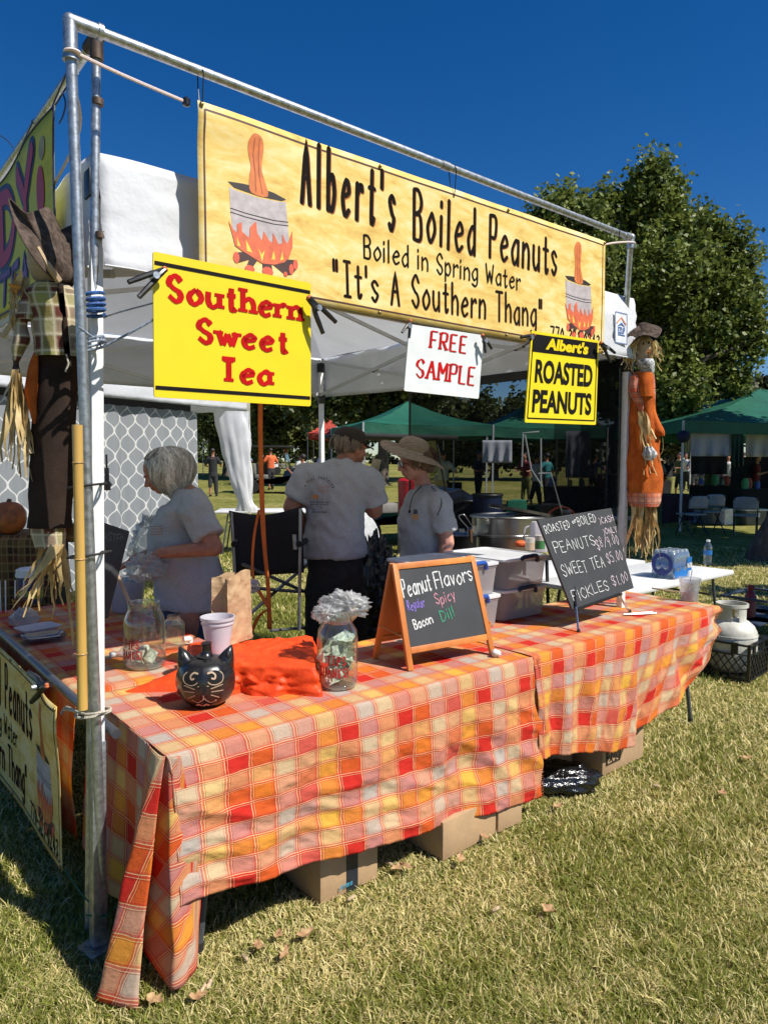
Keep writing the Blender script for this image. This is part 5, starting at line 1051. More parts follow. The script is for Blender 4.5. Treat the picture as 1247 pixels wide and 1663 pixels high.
for k, (x, y, r, h, c_, lab) in enumerate(((860, 884, .030, .075, (.55, .42, .3), 'paper cup with an orange rim standing on the bins'), (876, 882, .032, .085, (.06, .22, .08), 'green and white can standing on the right bins'))):
    zz = ZT_+.02+2*bz; c = atz(x, y+9, zz); t = thing('can', lab, 'can', c); mb = MB(); mb.lathe(c, [(0, 0), (r, 0), (r, h*.62)], 18); mb.build('sleeve', mat('can%d' % k, c_, .5), t); mb = MB(); mb.lathe(c, [(r, h*.62), (r, h), (r*.9, h), (0, h-.004)], 18); mb.build('top', mat('can_top', (.6, .56, .5), .5), t)
c = atz(846, 888, ZT_+.02+2*bz); one(crumple(c+Z*.02, (.04, .03, .02), 4, 16, 10).build('orange_peel', mat('bright_orange', (.75, .13, .03), .6), angle=180), 'bright orange crumpled wrapper on the bins', 'wrapper')
# ---- small things on the right end
clr = clear('cup_clear', (.93, .94, .95), .12, .05, .22, (.8, .8, .82))
c = atz(1118, 976, ZT_+.008); cup('clear plastic cup with a straw at the right end of the table', c, .052, .066, .155, clr, True, .42, liq=(.74, .66, .66))
for k, (p, q, lab) in enumerate((((1058, 955), (1100, 962), 'wooden tongs lying left of the clear cup'), ((1012, 998), (1062, 995), 'silver tongs lying in front of the easel'))):
    a, b = atz(*p, ZT_+.018), atz(*q, ZT_+.018); t = thing('tongs', lab, 'tongs', (a+b)/2); m_ = mat('tongs%d' % k, (.5, .36, .2) if k == 0 else (.6, .6, .6), .4, metal=float(k)); pr = (b-a).cross(Z).normalized()
    for s in (-1, 1): mb = MB(); mb.tube(smooth_pts([a, a.lerp(b, .5)+pr*.012*s, b+pr*.018*s], 4), .0055, 6); mb.build('arm', m_, t)
c = atz(805, 1064, ZT_+.015); one(crumple(c+Z*.01, (.018, .016, .012), 2, 14, 10, .9).build('crumpled_tissue', mat('tissue', (.75, .7, .66), .9), angle=180), 'small crumpled tissue at the chalkboard foot', 'tissue')
c = atz(1012, 955, ZT_+.02); one(crumple(c+V*.1+Z*.02, (.10, .05, .03), 7, 24, 12, .6).build('napkin', mat('tissue', (.75, .7, .66)), angle=180), 'white paper napkins behind the easel foot', 'napkin')
# ---- left table
def leftstuff():
    t = thing('chalkboard', 'chalkboard with faint writing leaning behind the white leg', 'chalkboard', atb(190, 1000, .95)); a = [atb(150, 842, 1.02), atb(211, 863, 1.12), atb(176, 1004, .97), atb(140, 1010, .87)]
    S = quadS(a[0], a[1], a[2], a[3], -V, .3, .45); mb = MB(); mb.add([S(0, 0), S(.3, 0), S(.3, .45), S(0, .45), S(0, 0, -.012), S(.3, 0, -.012), S(.3, .45, -.012), S(0, .45, -.012)], [(0, 1, 2, 3), (7, 6, 5, 4), (1, 5, 6, 2), (2, 6, 7, 3), (0, 3, 7, 4), (0, 4, 5, 1)]); mb.build('slate_panel', slate, t, smooth=False)
    mb = MB(); textline(mb, S, 'ROASTED', (.03, .36), (.27, .38), .04, .003, .003, jitter=.15); textline(mb, S, 'ONLY', (.12, .28), (.27, .30), .04, .003, .003, jitter=.15); textline(mb, S, 'TEA 5.00', (.05, .18), (.24, .19), .04, .003, .003, jitter=.15); mb.build('chalk_writing', mat('chalk_faint', (.22, .23, .24), .9), t)
    p = S(.3, .20, -.02); mb = MB(); mb.tube([p+Z*.02, atb(214, 985, 1.0)], .009, 8); mb.build('easel_leg', mat('pale_wood', (.5, .33, .22), .6), t)
    c = atz(222, 998, ZT_+.01)+V*.15; t = thing('bucket', 'milky white bucket on the left table', 'bucket', c); mb = MB(); mb.lathe(c, [(0, .003), (.085, .003), (.108, .18), (.114, .18), (.114, .19), (.104, .19), (.082, .01)], 28); mb.build('pail', clear('milky_bucket', (.8, .8, .82), .08, .2, .6, (.7, .68, .72)), t)
    mb = MB(); mb.tube([c+Vector((.11*math.cos(a), .11*math.sin(a), .18+.02*math.sin(a))) for a in [math.pi*k/12 for k in range(13)]], .003, 5); mb.build('handle', white_paint, t)
    bottle('water bottle standing inside the milky bucket', c+Z*.03-V*.03, .032, .2)
    c = atz(58, 938+45, ZT_+.01)+V*.12; t = thing('wipes_tub', 'white tub with a dark blue label behind the straw feet', 'tub', c); mb = MB(); mb.lathe(c, [(0, 0), (.068, 0), (.072, .03), (.078, .17)], 24); mb.build('tub_body', mat('tub_blue', (.03, .04, .14), .4), t); mb = MB(); mb.lathe(c, [(.079, .17), (.083, .17), (.083, .19), (.078, .19), (.08, .215), (.06, .225), (0, .228)], 24); mb.build('tub_lid', white_paint, t)
    mb = MB(); mb.lathe(c, [(.0735, .03), (.0755, .085)], 24); mb.build('label_band', mat('tub_green', (.25, .33, .08), .5), t)
    c = atz(38, 1004, ZT_+.01); cup('clear cup of brown iced tea on the left table', c, .036, .052, .115, clear('tea_cup', (.7, .45, .3), .1, .1, .25, (.4, .22, .12)), False, .6, liq=(.35, .14, .05))
    for k, (x, y0) in enumerate(((7, 925), (15, 932), (30, 928), (43, 930))):
        b = atz(x, 998, ZT_+.02)+V*.08; mb = MB(); mb.tube([b, b+Z*.19+U*.004*k], .004, 6); one(mb.build('paper_straw', white_paint), ('leftmost white paper straw at the picture edge', 'white paper straw second from the left edge', 'white straw standing in the iced tea cup', 'white straw just right of the iced tea cup')[k], 'straw', 'straws at the left end')
    for k, (x, y, rz_, lab) in enumerate(((62, 1022, .2, 'white plastic container lid lying on the left table'), (72, 1036, -.1, 'dark clear container tray beside the poles'))):
        c = atz(x, y, ZT_+.022+.006*(1-k)); mb = MB(Matrix.Translation(c) @ Matrix.Rotation(math.pi/2-ANG+rz_, 4, 'Z')); mb.loft([((0, 0, 0), .085, .065), ((0, 0, .014), .098, .078), ((0, 0, .016), .102, .082), ((0, 0, .013), .092, .07), ((0, 0, .004), .08, .06)], 24, 6)
        one(mb.build('container_lid', milk if k == 0 else clear('smoke_plastic', (.45, .48, .55), .2, .1, .2, (.2, .22, .3))), lab, 'container')
    c = atz(40, 1012, ZT_+.03); one(crumple(c+Z*.03, (.06, .05, .04), 12, 20, 12, .8).build('plastic_bag', m_film, angle=180), 'small clear bag crumpled by the iced tea cup', 'plastic bag')
water_c = clear('bottle_clear', (.88, .93, .96), .14, .04, .06, (.7, .8, .9)); label_b = mat('label_blue', (.02, .17, .50), .35)
def bottle(label, c, r, h, group=None, parts=True, cap=white_paint):
    t = thing('water_bottle', label, 'bottle', c, group); pr = [(0, 0), (r*.8, 0), (r, h*.03), (r*.93, h*.10), (r, h*.14), (r*.93, h*.2), (r, h*.26), (r*.93, h*.32), (r*.98, h*.36), (r*.98, h*.62), (r, h*.66), (r*.9, h*.76), (r*.5, h*.88), (r*.4, h*.91), (r*.4, h*.95)]
    mb = MB(); mb.lathe(c, pr, 20); mb.build('body', water_c, t, angle=180); mb = MB(); mb.lathe(c, [(r*1.0, h*.40), (r*1.01, h*.41), (r*1.01, h*.58), (r, h*.59)], 20); mb.build('label', label_b, t)
    mb = MB(); mb.lathe(c, [(r*.46, h*.93), (r*.46, h), (0, h)], 14); mb.build('cap', cap, t); return t
leftstuff()
# ================================================================ PEOPLE AND SCARECROWS
def hand(mb, w, d, n, curl=.5, s=1., thumb=1):
    """w wrist, d direction of the palm, n palm normal (fingers bend towards it), thumb = side"""
    w, d, n = Vector(w), Vector(d).normalized(), Vector(n).normalized(); n = (n-d*n.dot(d)).normalized(); sd_ = d.cross(n)*thumb
    for k in (-1.5, -.5, .5, 1.5): mb.cap(w+d*.012, w+d*.082*s+sd_*k*.019*s, .020*s, .0125*s, 8)
    for k, L in ((1.5, .070), (.5, .080), (-.5, .075), (-1.5, .058)):
        p = w+d*.085*s+sd_*k*.0205*s; dd = (d+sd_*k*.05).normalized(); r = .0088*s
        for j, f in enumerate((.45, .32, .23)):
            a = curl*(.75 if j == 0 else 1.0); ax = sd_*thumb; q = (dd*math.cos(a)+n*math.sin(a)).normalized(); nn = (n*math.cos(a)-dd*math.sin(a)).normalized()
            e = p+q*L*f*s; mb.cap(p, e, r, r*.9, 8); p, dd, n2 = e, q, nn; n = nn; r *= .9
        n = (Vector(n)); n = (n-d*n.dot(d)); n = n.normalized() if n.length > .1 else Vector(nn)
        n = hand.n0 if hand.n0 else n
    p = w+d*.03*s+sd_*.026*s
    q = p+(d*.55+sd_*.75+hand.n0*.25)*.035*s; e = q+(d*.85+sd_*.25+hand.n0*.45)*.032*s; mb.cap(p, q, .0125*s, .0105*s, 8); mb.cap(q, e, .0105*s, .0085*s, 8)
hand.n0 = None
def mkhand(mb, w, d, n, curl=.5, s=1., thumb=1):
    d_ = Vector(d).normalized(); n_ = Vector(n).normalized(); hand.n0 = (n_-d_*n_.dot(d_)).normalized(); hand(mb, w, d, n, curl, s, thumb)
def head(mb, c, fwd, up=None, s=1.):
    """skull, face features and ears; returns frame matrix (x right of face, y forward, z up)"""
    fwd = Vector(fwd).normalized(); up = Vector(up or (0, 0, 1)); up = (up-fwd*up.dot(fwd)).normalized(); rt = fwd.cross(up); M_ = Matrix((rt, fwd, up)).transposed(); c = Vector(c)
    def P(x, y, z): return c+M_ @ Vector((x*s, y*s, z*s))
    def E(x, y, z, rx, ry, rz): mb.ell(P(x, y, z), (rx*s, ry*s, rz*s), 14, 10, M_)
    E(0, -.008, .03, .075, .094, .085); E(0, .018, -.02, .064, .074, .078); E(0, .048, -.072, .034, .036, .028); E(0, .035, -.05, .052, .045, .042)
    for q in (-1, 1):
        E(q*.040, .062, -.015, .024, .022, .022); E(q*.030, .083, .022, .024, .012, .008); E(q*.028, .074, .006, .012, .012, .010); E(q*.076, .0, -.004, .010, .020, .030); E(q*.080, -.006, .012, .007, .016, .016)
        mb.cap(P(q*.028, .086, -.043), P(0, .092, -.045), .0062*s, .0065*s, 6); mb.cap(P(q*.020, .084, -.054), P(0, .089, -.056), .0062*s, .007*s, 6)
    mb.cap(P(0, .088, .012), P(0, .108, -.018), .008*s, .012*s, 8); E(.009, .100, -.022, .009, .010, .008); E(-.009, .100, -.022, .009, .010, .008)
    return c, M_
skin_a = mat('skin_tan', (.42, .19, .11), .5, var=.12, scale=18, c2=(.33, .12, .075), bump=.15, bscale=90); skin_b = mat('skin_fair', (.56, .28, .20), .5, var=.1, scale=16, c2=(.48, .20, .145), bump=.12, bscale=90)
shirt_g = mat('grey_marl', (.43, .43, .44), .9, var=.08, scale=120, spec=.1, bump=.3, bscale=22)
denim = mat('denim', (.05, .065, .10), .85, var=.2, scale=40, bump=.2); darkpants = mat('dark_trousers', (.016, .014, .013), .85, var=.2, scale=20, bump=.3, bscale=12)
def garment(mb, name, m, root, vox=.011, disp=.012, dscale=7): return mb.build(name, m, root, voxel=vox, smoothit=4, disp=disp, dscale=dscale, wrinkle=.014 if name == 'shirt' else .010)
def strands(root, name, c, M_, rad, n, m, cut, skip, seed, s0=.1, s1=1.9, w=.0035, wav=.008, low=None):
    rn = random.Random(seed); mb = MB()
    lk = None
    for k in range(n):
        if k % 14 == 0: lk = (rn.uniform(-math.pi, math.pi), rn.uniform(.84, 1.05), rn.uniform(.97, 1.12), rn.uniform(0, 6.3), rn.uniform(-.4, .4))
        az = lk[0]+rn.gauss(0, .05); az = (az+math.pi) % (2*math.pi)-math.pi; fr = abs(az) # 0 = forward
        end = s1*lk[1]*rn.uniform(.93, 1.03); end = min(end, cut) if fr < skip else end
        st = rn.uniform(s0, .9) if rn.random() < .6 else rn.uniform(.4, 1.5); 
        if st > end-.3: st = max(.05, end-.7)
        grow = lk[2]*rn.uniform(.97, 1.03); ph = lk[3]+rn.uniform(-.5, .5); pts = []; az0 = az+lk[4]
        for j in range(8):
            t = st+(end-st)*j/7; a = az0+(az-az0)*min(1, j/4); q = grow*(1+.04*j/7); x = math.sin(t)*math.sin(a); y = math.sin(t)*math.cos(a); z = math.cos(t)
            if t > 1.5: z = math.cos(1.5)-(t-1.5)*1.0; x *= (1+.10*(t-1.5)); y *= (1+.10*(t-1.5))
            wv = wav*math.sin(ph+j*1.1)
            pts.append(Vector(c)+M_ @ Vector((x*rad[0]*q+wv*math.cos(a), y*rad[1]*q-wv*math.sin(a), z*rad[2]*q)))
        vs = []; 
        for j, p in enumerate(pts):
            d = (pts[min(j+1, 7)]-pts[max(j-1, 0)]).normalized(); o = (p-Vector(c)).normalized(); sd_ = d.cross(o).normalized(); ww = w*(1 if j < 6 else .5); vs += [p+sd_*ww, p-sd_*ww]
        mb.add(vs, [(2*j, 2*j+1, 2*j+3, 2*j+2) for j in range(7)])
    o = mb.build(name, m, root, angle=180); ca = o.data.color_attributes.new('col', 'FLOAT_COLOR', 'POINT'); rc = np.random.default_rng(seed); q = np.repeat((.6+.55*rc.random(n))*np.repeat(.7+.55*rc.random(n//14+1), 14)[:n], 16); a = np.ones((len(q), 4), dtype=np.float32); a[:, :3] = q[:, None]; ca.data.foreach_set('color', a.ravel()); return o
def hairmat(name, a, b): mat(name+'_base', b, .6, var=.3, scale=60); return mat(name, a, .42, var=.3, scale=60, c2=b, stretch=(1, 1, .12), attr='col')
glassm = mat('spectacle_frame', (.02, .02, .025), .3); lens = clear('lens', (.55, .55, .55), .15)
def glasses(root, c, M_, s=1.):
    g = MB(); P = lambda x, y, z: c+M_ @ Vector((x*s, y*s, z*s))
    for q in (-1, 1):
        g.tube([P(q*.031+.024*math.cos(a), .096-.004*abs(math.cos(a)), .008+.018*math.sin(a)) for a in [2*math.pi*k/14 for k in range(14)]], .0022, 5, closed=True); g.tube([P(q*.054, .092, .012), P(q*.077, .04, .01), P(q*.08, -.01, .006)], .0018, 5)
    g.tube([P(-.008, .1, .01), P(.008, .1, .01)], .002, 5); o = g.build('spectacles', glassm, root)
    for q in (-1, 1): g = MB(); g.lathe(P(q*.031, .095, .008), [(0, 0), (.021, .0)], 14, M=M_ @ Matrix.Rotation(R(90), 3, 'X')); g.build('lens', lens, o)
# ---- woman at the left, bending over the table
def woman_left():
    b = grd(320, 4.05); b.z = 0; X = lambda x, y, z: b+Vector((x, y, z)); t = thing('person', 'grey-haired woman in a grey T-shirt bending over bags at the left table', 'person', b)
    bd = MB(); hc = X(-.185, -.02, 1.595); fw = Vector((-.82, -.16, -.50)); c, M_ = head(bd, hc, fw, (-.5, 0, .85), 1.05)
    bd.cap(X(-.03, .0, 1.46), X(-.14, -.02, 1.54), .062, .055); bd.loft([(X(-.02, 0, .5), .15, .12), (X(-.03, 0, .85), .19, .14), (X(-.06, 0, 1.2), .15, .13), (X(-.03, 0, 1.44), .09, .13), (X(-.03, 0, 1.5), .05, .06)], 20)
    S1, E1, W1 = X(.04, -.16, 1.40), X(.15, -.21, 1.19), X(-.13, -.26, 1.165); S2, E2, W2 = X(-.08, .15, 1.38), X(-.20, .18, 1.15), X(-.375, .02, 1.085)
    for S_, E_, W_ in ((S1, E1, W1), (S2, E2, W2)): bd.cap(S_, E_, .062, .050); bd.cap(E_, W_, .048, .030)
    mkhand(bd, W1, (-.85, -.1, -.5), (.1, .5, -.8), .55, 1., -1); mkhand(bd, W2, (-.8, -.3, -.45), (0, -.3, -1), .5, 1., 1)
    for s in (-1, 1): bd.cap(X(-.01, s*.09, .8), X(0, s*.09, .08), .09, .05)
    bd.build('body', skin_a, t, voxel=.0065, smoothit=3)
    sh = MB(); sh.loft([(X(-.025, 0, .815), .205, .175), (X(-.025, 0, .84), .21, .18), (X(-.04, 0, 1.0), .20, .175), (X(-.085, -.01, 1.15), .185, .165), (X(-.10, 0, 1.28), .165, .17), (X(-.065, 0, 1.38), .14, .185), (X(-.03, 0, 1.45), .10, .15), (X(-.05, -.005, 1.505), .075, .085)], 30)
    sh.cap(X(.02, -.11, 1.40), S1, .085, .09); sh.tube([S1, S1.lerp(E1, .35), S1.lerp(E1, .74)], [.092, .09, .088], 16); sh.cap(X(-.04, .11, 1.40), S2, .085, .085); sh.tube([S2, S2.lerp(E2, .6)], [.086, .08], 16); sh.ell(X(-.16, -.05, 1.22), (.085, .12, .10), 12, 8)
    sh = garment(sh, 'shirt', shirt_g, t, .0105, .022, 6)
    pt = MB(); pt.loft([(X(-.01, 0, .50), .17, .15), (X(-.02, 0, .7), .195, .165), (X(-.02, 0, .86), .19, .16)], 24)
    for s in (-1, 1): pt.cap(X(-.01, s*.09, .62), X(0, s*.1, .1), .11, .07)
    garment(pt, 'jeans', denim, t, .014)
    for s in (-1, 1): m_ = MB(); m_.ell(X(-.05, s*.1, .04), (.13, .05, .045)); m_.build('shoe', black_rub, t)
    hm = hairmat('hair_silver', (.80, .76, .68), (.50, .46, .40)); M0 = M_; cap_ = MB(); cap_.ell(c+M_ @ Vector((0, -.030, .045)), (.092, .105, .092), 20, 14, M_); cap_.ell(c+M_ @ Vector((0, -.065, -.01)), (.085, .075, .085), 16, 12, M_); cap_.build('hair_base', MATS['hair_silver_base'], t, voxel=.012, smoothit=2)
    Mh = Matrix.Rotation(0, 3, 'Z'); up = Vector((-.18, 0, 1)).normalized(); f2 = Vector((-1, -.1, -.18)).normalized(); f2 = (f2-up*f2.dot(up)).normalized(); Mh = Matrix((f2.cross(up), f2, up)).transposed()
    strands(t, 'hair', c+Vector((.042, 0, .028)), Mh, (.106, .132, .110), 3400, hm, 1.0, .8, 7, s1=2.95, w=.0021, wav=.022)
    S = lambda x, y, l=0: X(-.20+x, -.19-.0, 1.28+y)-Vector((0, l+.0, 0))
    q = MB(); 
    for k in range(4): q.tube([X(-.205+.0*k, -.175-.004*k, 1.30-.014*k)+Vector((0, -.0, 0)), X(-.135, -.20, 1.305-.014*k)], .0028, 4)
    q.build('shirt_print', mat('print_rust', (.45, .22, .08), .7), t)
    for k, (p, r, sd_, lab, cat) in enumerate(((X(-.20, -.27, 1.09), (.085, .06, .055), 3, 'thin clear plastic bag gathered in the grey-haired woman\'s hand', 'plastic bag'), (X(-.30, .12, 1.16), (.09, .07, .13), 6, 'clear bag with red print behind the left chalkboard', 'plastic bag'))):
        one(crumple(p, r, sd_, 36, 24, .8).build('plastic_bag', m_film, angle=180), lab, cat)
    S = quadS(X(-.42, .04, 1.20), X(-.30, .04, 1.22), X(-.30, .04, 1.14), X(-.42, .04, 1.13), Vector((0, -1, 0)), .12, .08); 
woman_left()
# ---- man seen from behind
def man():
    b = grd(545, 4.3); b.z = 0; X = lambda x, y, z: b+Vector((x, y, z)); t = thing('person', 'man in a brown cap and grey T-shirt with back print, seen from behind', 'person', b)
    bd = MB(); hc = X(.085, .07, 1.735); c, M_ = head(bd, hc, (.78, .60, -.12), None, 1.05)
    bd.cap(X(.02, .0, 1.56), X(.07, .04, 1.68), .068, .064); bd.loft([(X(0, 0, .8), .12, .08), (X(-.01, 0, 1.1), .12, .09), (X(.0, 0, 1.45), .14, .08), (X(.01, 0, 1.6), .08, .06)], 20)
    S1, E1, W1 = X(-.175, .0, 1.56), X(-.262, -.03, 1.385), X(-.17, .10, 1.20); S2, E2, W2 = X(.20, .03, 1.55), X(.235, .08, 1.36), X(.265, .21, 1.50)
    for S_, E_, W_ in ((S1, E1, W1), (S2, E2, W2)): bd.cap(S_, E_, .068, .054); bd.cap(E_, W_, .052, .034)
    mkhand(bd, W1, (.5, .6, -.6), (.7, -.5, 0), .5, 1.05, 1); mkhand(bd, W2, (-.15, -.02, 1), (-.9, .3, 0), .9, 1.05, 1)
    for s in (-1, 1): bd.cap(X(s*.08, 0, .85), X(s*.11, .0, .08), .07, .045)
    bd.build('body', skin_a, t, voxel=.0065, smoothit=3)
    sh = MB(); sh.loft([(X(-.01, 0, 1.075), .192, .145), (X(-.01, 0, 1.10), .200, .150), (X(-.005, 0, 1.25), .178, .150), (X(.0, 0, 1.38), .172, .145), (X(.0, 0, 1.50), .185, .13), (X(.005, 0, 1.58), .185, .115), (X(.012, 0, 1.635), .13, .09), (X(.02, .0, 1.675), .07, .068)], 32)
    sh.cap(X(-.12, 0, 1.57), S1, .088, .09); sh.tube([S1, S1.lerp(E1, .35), S1.lerp(E1, .78)], [.092, .088, .086], 16); sh.cap(X(.13, .01, 1.57), S2, .088, .09); sh.tube([S2, S2.lerp(E2, .35), S2.lerp(E2, .78)], [.094, .090, .088], 16)
    garment(sh, 'shirt', shirt_g, t, .0105, .024, 6)
    pt = MB(); pt.loft([(X(0, 0, .72), .17, .14), (X(0, 0, .95), .175, .14), (X(0, 0, 1.12), .165, .12)], 24)
    for s in (-1, 1): pt.cap(X(s*.08, 0, .85), X(s*.11, .0, .1), .11, .075)
    garment(pt, 'trousers', darkpants, t, .014, .02)
    for s in (-1, 1): m_ = MB(); m_.ell(X(s*.11, .05, .04), (.05, .13, .045)); m_.build('shoe', black_rub, t)
    hm = hairmat('hair_grey_brown', (.30, .23, .16), (.15, .11, .075)); q = MB(); q.ell(c+M_ @ Vector((0, -.018, .028)), (.084, .100, .090), 18, 12, M_); q.build('hair_base', MATS['hair_grey_brown_base'], t, voxel=.011)
    strands(t, 'hair', c+M_ @ Vector((0, -.02, .02)), M_, (.085, .105, .09), 1100, hm, .8, 1.35, 9, s1=1.95, w=.0022, wav=.006)
    cm = mat('cap_brown', (.035, .026, .020), .85, bump=.3, bscale=120); q = MB(); cc = c+M_ @ Vector((0, -.012, .052)); q.lathe(cc, [(.088, -.012), (.094, .0), (.092, .03), (.080, .062), (.05, .082), (0, .088)], 24, M=M_, sy=1.13); cp = q.build('cap', cm, t, angle=180)
    q = MB(); q.grid(lambda u, v: cc+M_ @ Vector(((u-.5)*.15, .095+.075*v*(1-(2*u-1)**2*.45), -.004-.018*v-.03*(u-.5)**2*4*.6)), 12, 6); q.build('peak', cm, cp, solid=.003, angle=180)
    q = MB(); q.ell(cc+M_ @ Vector((0, -.10, .012)), (.028, .008, .014), 12, 8, M_); q.build('cap_opening', MATS['hair_grey_brown_base'], cp); q = MB(); q.ell(cc+Z*.074+M_ @ Vector((0, 0, .0)), (.007, .007, .005)); q.build('button', cm, cp)
    # print on the back
    def bk(x, z): # find the back surface roughly: ellipse of the torso
        return X(x, -.150*math.sqrt(max(0, 1-(x/.215)**2))-.012, z)
    pm = mat('shirt_ink', (.06, .06, .065), .7); po = mat('shirt_ink_orange', (.55, .22, .08), .7); pr = mat('shirt_ink_pink', (.5, .22, .22), .7)
    S = lambda x, y, l=0: bk(x, y)-Vector((0, l, 0))
    mb = MB(); txt = 'A REAL SOUTHERN'; 
    for i, ch in enumerate(txt):
        if ch == ' ': continue
        a = R(155-130*i/(len(txt)-1)); px_, pz = -.085+.088*math.cos(a), 1.475+.085*math.sin(a); shp, wd = strokes(ch, .014, .0028, xs=.6); put(mb, shp, S, px_-wd/2, pz, .001, a-math.pi/2)
    for k, (tx, z, w_) in enumerate((('FRESH BOILED AND', 1.418, .12), ('ROASTED PEANUTS', 1.404, .11), ('770', 1.389, .04), ('HOT AND COLD', 1.376, .02), ('OLD FASHIONED', 1.36, .09))):
        textline(mb, S, tx if k != 3 else '...', (-.085-w_/2, z), (-.085+w_/2, z), .008, .0018, .001, jitter=0)
    mb.build('back_print', pm, t)
    mb = MB(); textline(mb, S, 'Roasted', (-.09, 1.50), (-.02, 1.51), .022, .002, .001); textline(mb, S, 'Peanuts', (-.09, 1.475), (-.02, 1.485), .02, .002, .001); mb.build('back_print_pink', pr, t)
    mb = MB(); poly(mb, [(-.11+.022*math.cos(a), 1.455+.013*math.sin(a)) for a in [k*math.pi/6 for k in range(12)]], S, .001); mb.build('back_print_pot', po, t)
    w = W2+Vector((-.035, -.03, .10)); mb = MB(); M2 = Matrix.Rotation(.25, 3, 'Y'); mb.grid(lambda u, v: w+M2 @ Vector(((u-.5)*.055, .02*math.sin(math.pi*u), -.03+.11*v)), 10, 8); one(mb.build('paper_wrap', mat('pale_paper', (.66, .55, .36), .7), solid=.002, angle=180), 'folded pale paper wrap held up in the man\'s right hand', 'paper')
man()
# ---- woman with the straw hat
def woman_hat():
    b = grd(690, 4.6); b.z = 0; X = lambda x, y, z: b+Vector((x, y, z)); t = thing('person', 'smiling woman in a wide straw hat, glasses and grey T-shirt', 'person', b)
    bd = MB(); hc = X(-.075, -.03, 1.655); c, M_ = head(bd, hc, (-.93, -.28, -.24), (-.24, 0, 1), 1.02)
    bd.cap(X(.0, .0, 1.47), X(-.04, -.01, 1.585), .055, .052); bd.loft([(X(.0, 0, .8), .14, .14), (X(-.02, 0, 1.1), .12, .14), (X(-.01, 0, 1.38), .12, .16), (X(0, 0, 1.49), .06, .09)], 20)
    S1, E1, W1 = X(.085, -.15, 1.40), X(.13, -.16, 1.15), X(.07, -.20, .93); S2, E2, W2 = X(-.05, .16, 1.40), X(-.06, .19, 1.15), X(-.16, .12, .95)
    for S_, E_, W_ in ((S1, E1, W1), (S2, E2, W2)): bd.cap(S_, E_, .056, .046); bd.cap(E_, W_, .044, .028)
    mkhand(bd, W1, (-.3, -.2, -.9), (-1, 0, 0), .4, .95, 1); mkhand(bd, W2, (-.4, -.3, -.8), (0, -1, 0), .4, .95, -1)
    for s in (-1, 1): bd.cap(X(0, s*.08, .85), X(0, s*.09, .08), .085, .05)
    bd.build('body', skin_b, t, voxel=.0065, smoothit=3)
    sh = MB(); sh.loft([(X(-.0, 0, .92), .165, .165), (X(-.0, 0, .95), .17, .17), (X(-.015, 0, 1.08), .145, .155), (X(-.03, 0, 1.22), .145, .165), (X(-.02, 0, 1.34), .145, .17), (X(.01, 0, 1.42), .13, .165), (X(.015, 0, 1.47), .09, .12), (X(.0, -.005, 1.515), .062, .07)], 30)
    sh.cap(X(.05, -.10, 1.41), S1, .078, .08); sh.tube([S1, S1.lerp(E1, .35), S1.lerp(E1, .7)], [.082, .08, .079], 16); sh.cap(X(-.03, .12, 1.41), S2, .078, .08); sh.tube([S2, S2.lerp(E2, .6)], [.08, .076], 16); sh.ell(X(-.115, -.07, 1.27), (.07, .075, .07), 12, 8); sh.ell(X(-.115, .07, 1.27), (.07, .075, .07), 12, 8)
    garment(sh, 'shirt', shirt_g, t, .0105, .02, 6)
    pt = MB(); pt.loft([(X(0, 0, .68), .16, .15), (X(0, 0, .85), .165, .155), (X(0, 0, .97), .15, .145)], 24)
    for s in (-1, 1): pt.cap(X(0, s*.08, .8), X(0, s*.09, .1), .10, .065)
    garment(pt, 'jeans', denim, t, .014)
    for s in (-1, 1): m_ = MB(); m_.ell(X(-.04, s*.09, .04), (.12, .045, .045)); m_.build('shoe', black_rub, t)
    hm = hairmat('hair_dark_blond', (.22, .13, .065), (.09, .055, .03)); q = MB(); q.ell(c+M_ @ Vector((0, -.03, .02)), (.088, .1, .09), 18, 12, M_); q.ell(c+M_ @ Vector((0, -.085, -.035)), (.06, .05, .055), 12, 8, M_); q.build('hair_base', MATS['hair_dark_blond_base'], t, voxel=.011)
    strands(t, 'hair', c+M_ @ Vector((0, -.03, .005)), M_, (.095, .118, .095), 1300, hm, 1.0, .9, 12, s1=2.05, w=.002, wav=.012)
    glasses(t, c, M_, 1.02)
    # hat
    hc2 = c+M_ @ Vector((0, -.01, .07)); ax = Vector((.27, -.10, 1)).normalized(); xx = Vector((1, 0, -.27)).normalized(); yy = ax.cross(xx); Mh = Matrix((xx, yy, ax)).transposed()
    straw = mat('straw_weave', (.36, .27, .19), .8, var=.2, scale=30, bump=.8, bscale=90, stretch=(1, 1, 6)); q = MB()
    def f(u, v):
        a = 2*math.pi*u
        if v < .45: s = v/.45; r = .105*math.sin(s*math.pi/2)**.8; z = .095*math.cos(s*math.pi/2)**.7+.002*math.sin(s*60)
        else: s = (v-.45)/.55; r = .105+.115*s; z = -.0-.028*s*s+.030*s*math.cos(a-2.9)-.018*s*math.sin(2*a)+.0022*math.sin(s*46)
        return hc2+Mh @ Vector((r*math.cos(a), r*math.sin(a)*1.02, z))
    q.grid(f, 64, 48); ht = q.build('straw_hat', straw, t, angle=180, solid=.003)
    q = MB(); q.tube([f(k/48, .45)+Mh @ Vector((.003*math.cos(6.283*k/48), .003*math.sin(6.283*k/48), .006)) for k in range(48)], .0035, 5, closed=True); q.build('hat_cord', mat('pale_cord', (.6, .5, .38), .8), ht)
    # lanyard / apron strap and chest print
    q = MB(); q.tube(smooth_pts([X(.03, -.13, 1.505), X(.075, -.205, 1.45), X(.085, -.235, 1.40), X(.06, -.235, 1.33)], 5), .003, 5); q.build('shoulder_strap', black_rub, t)
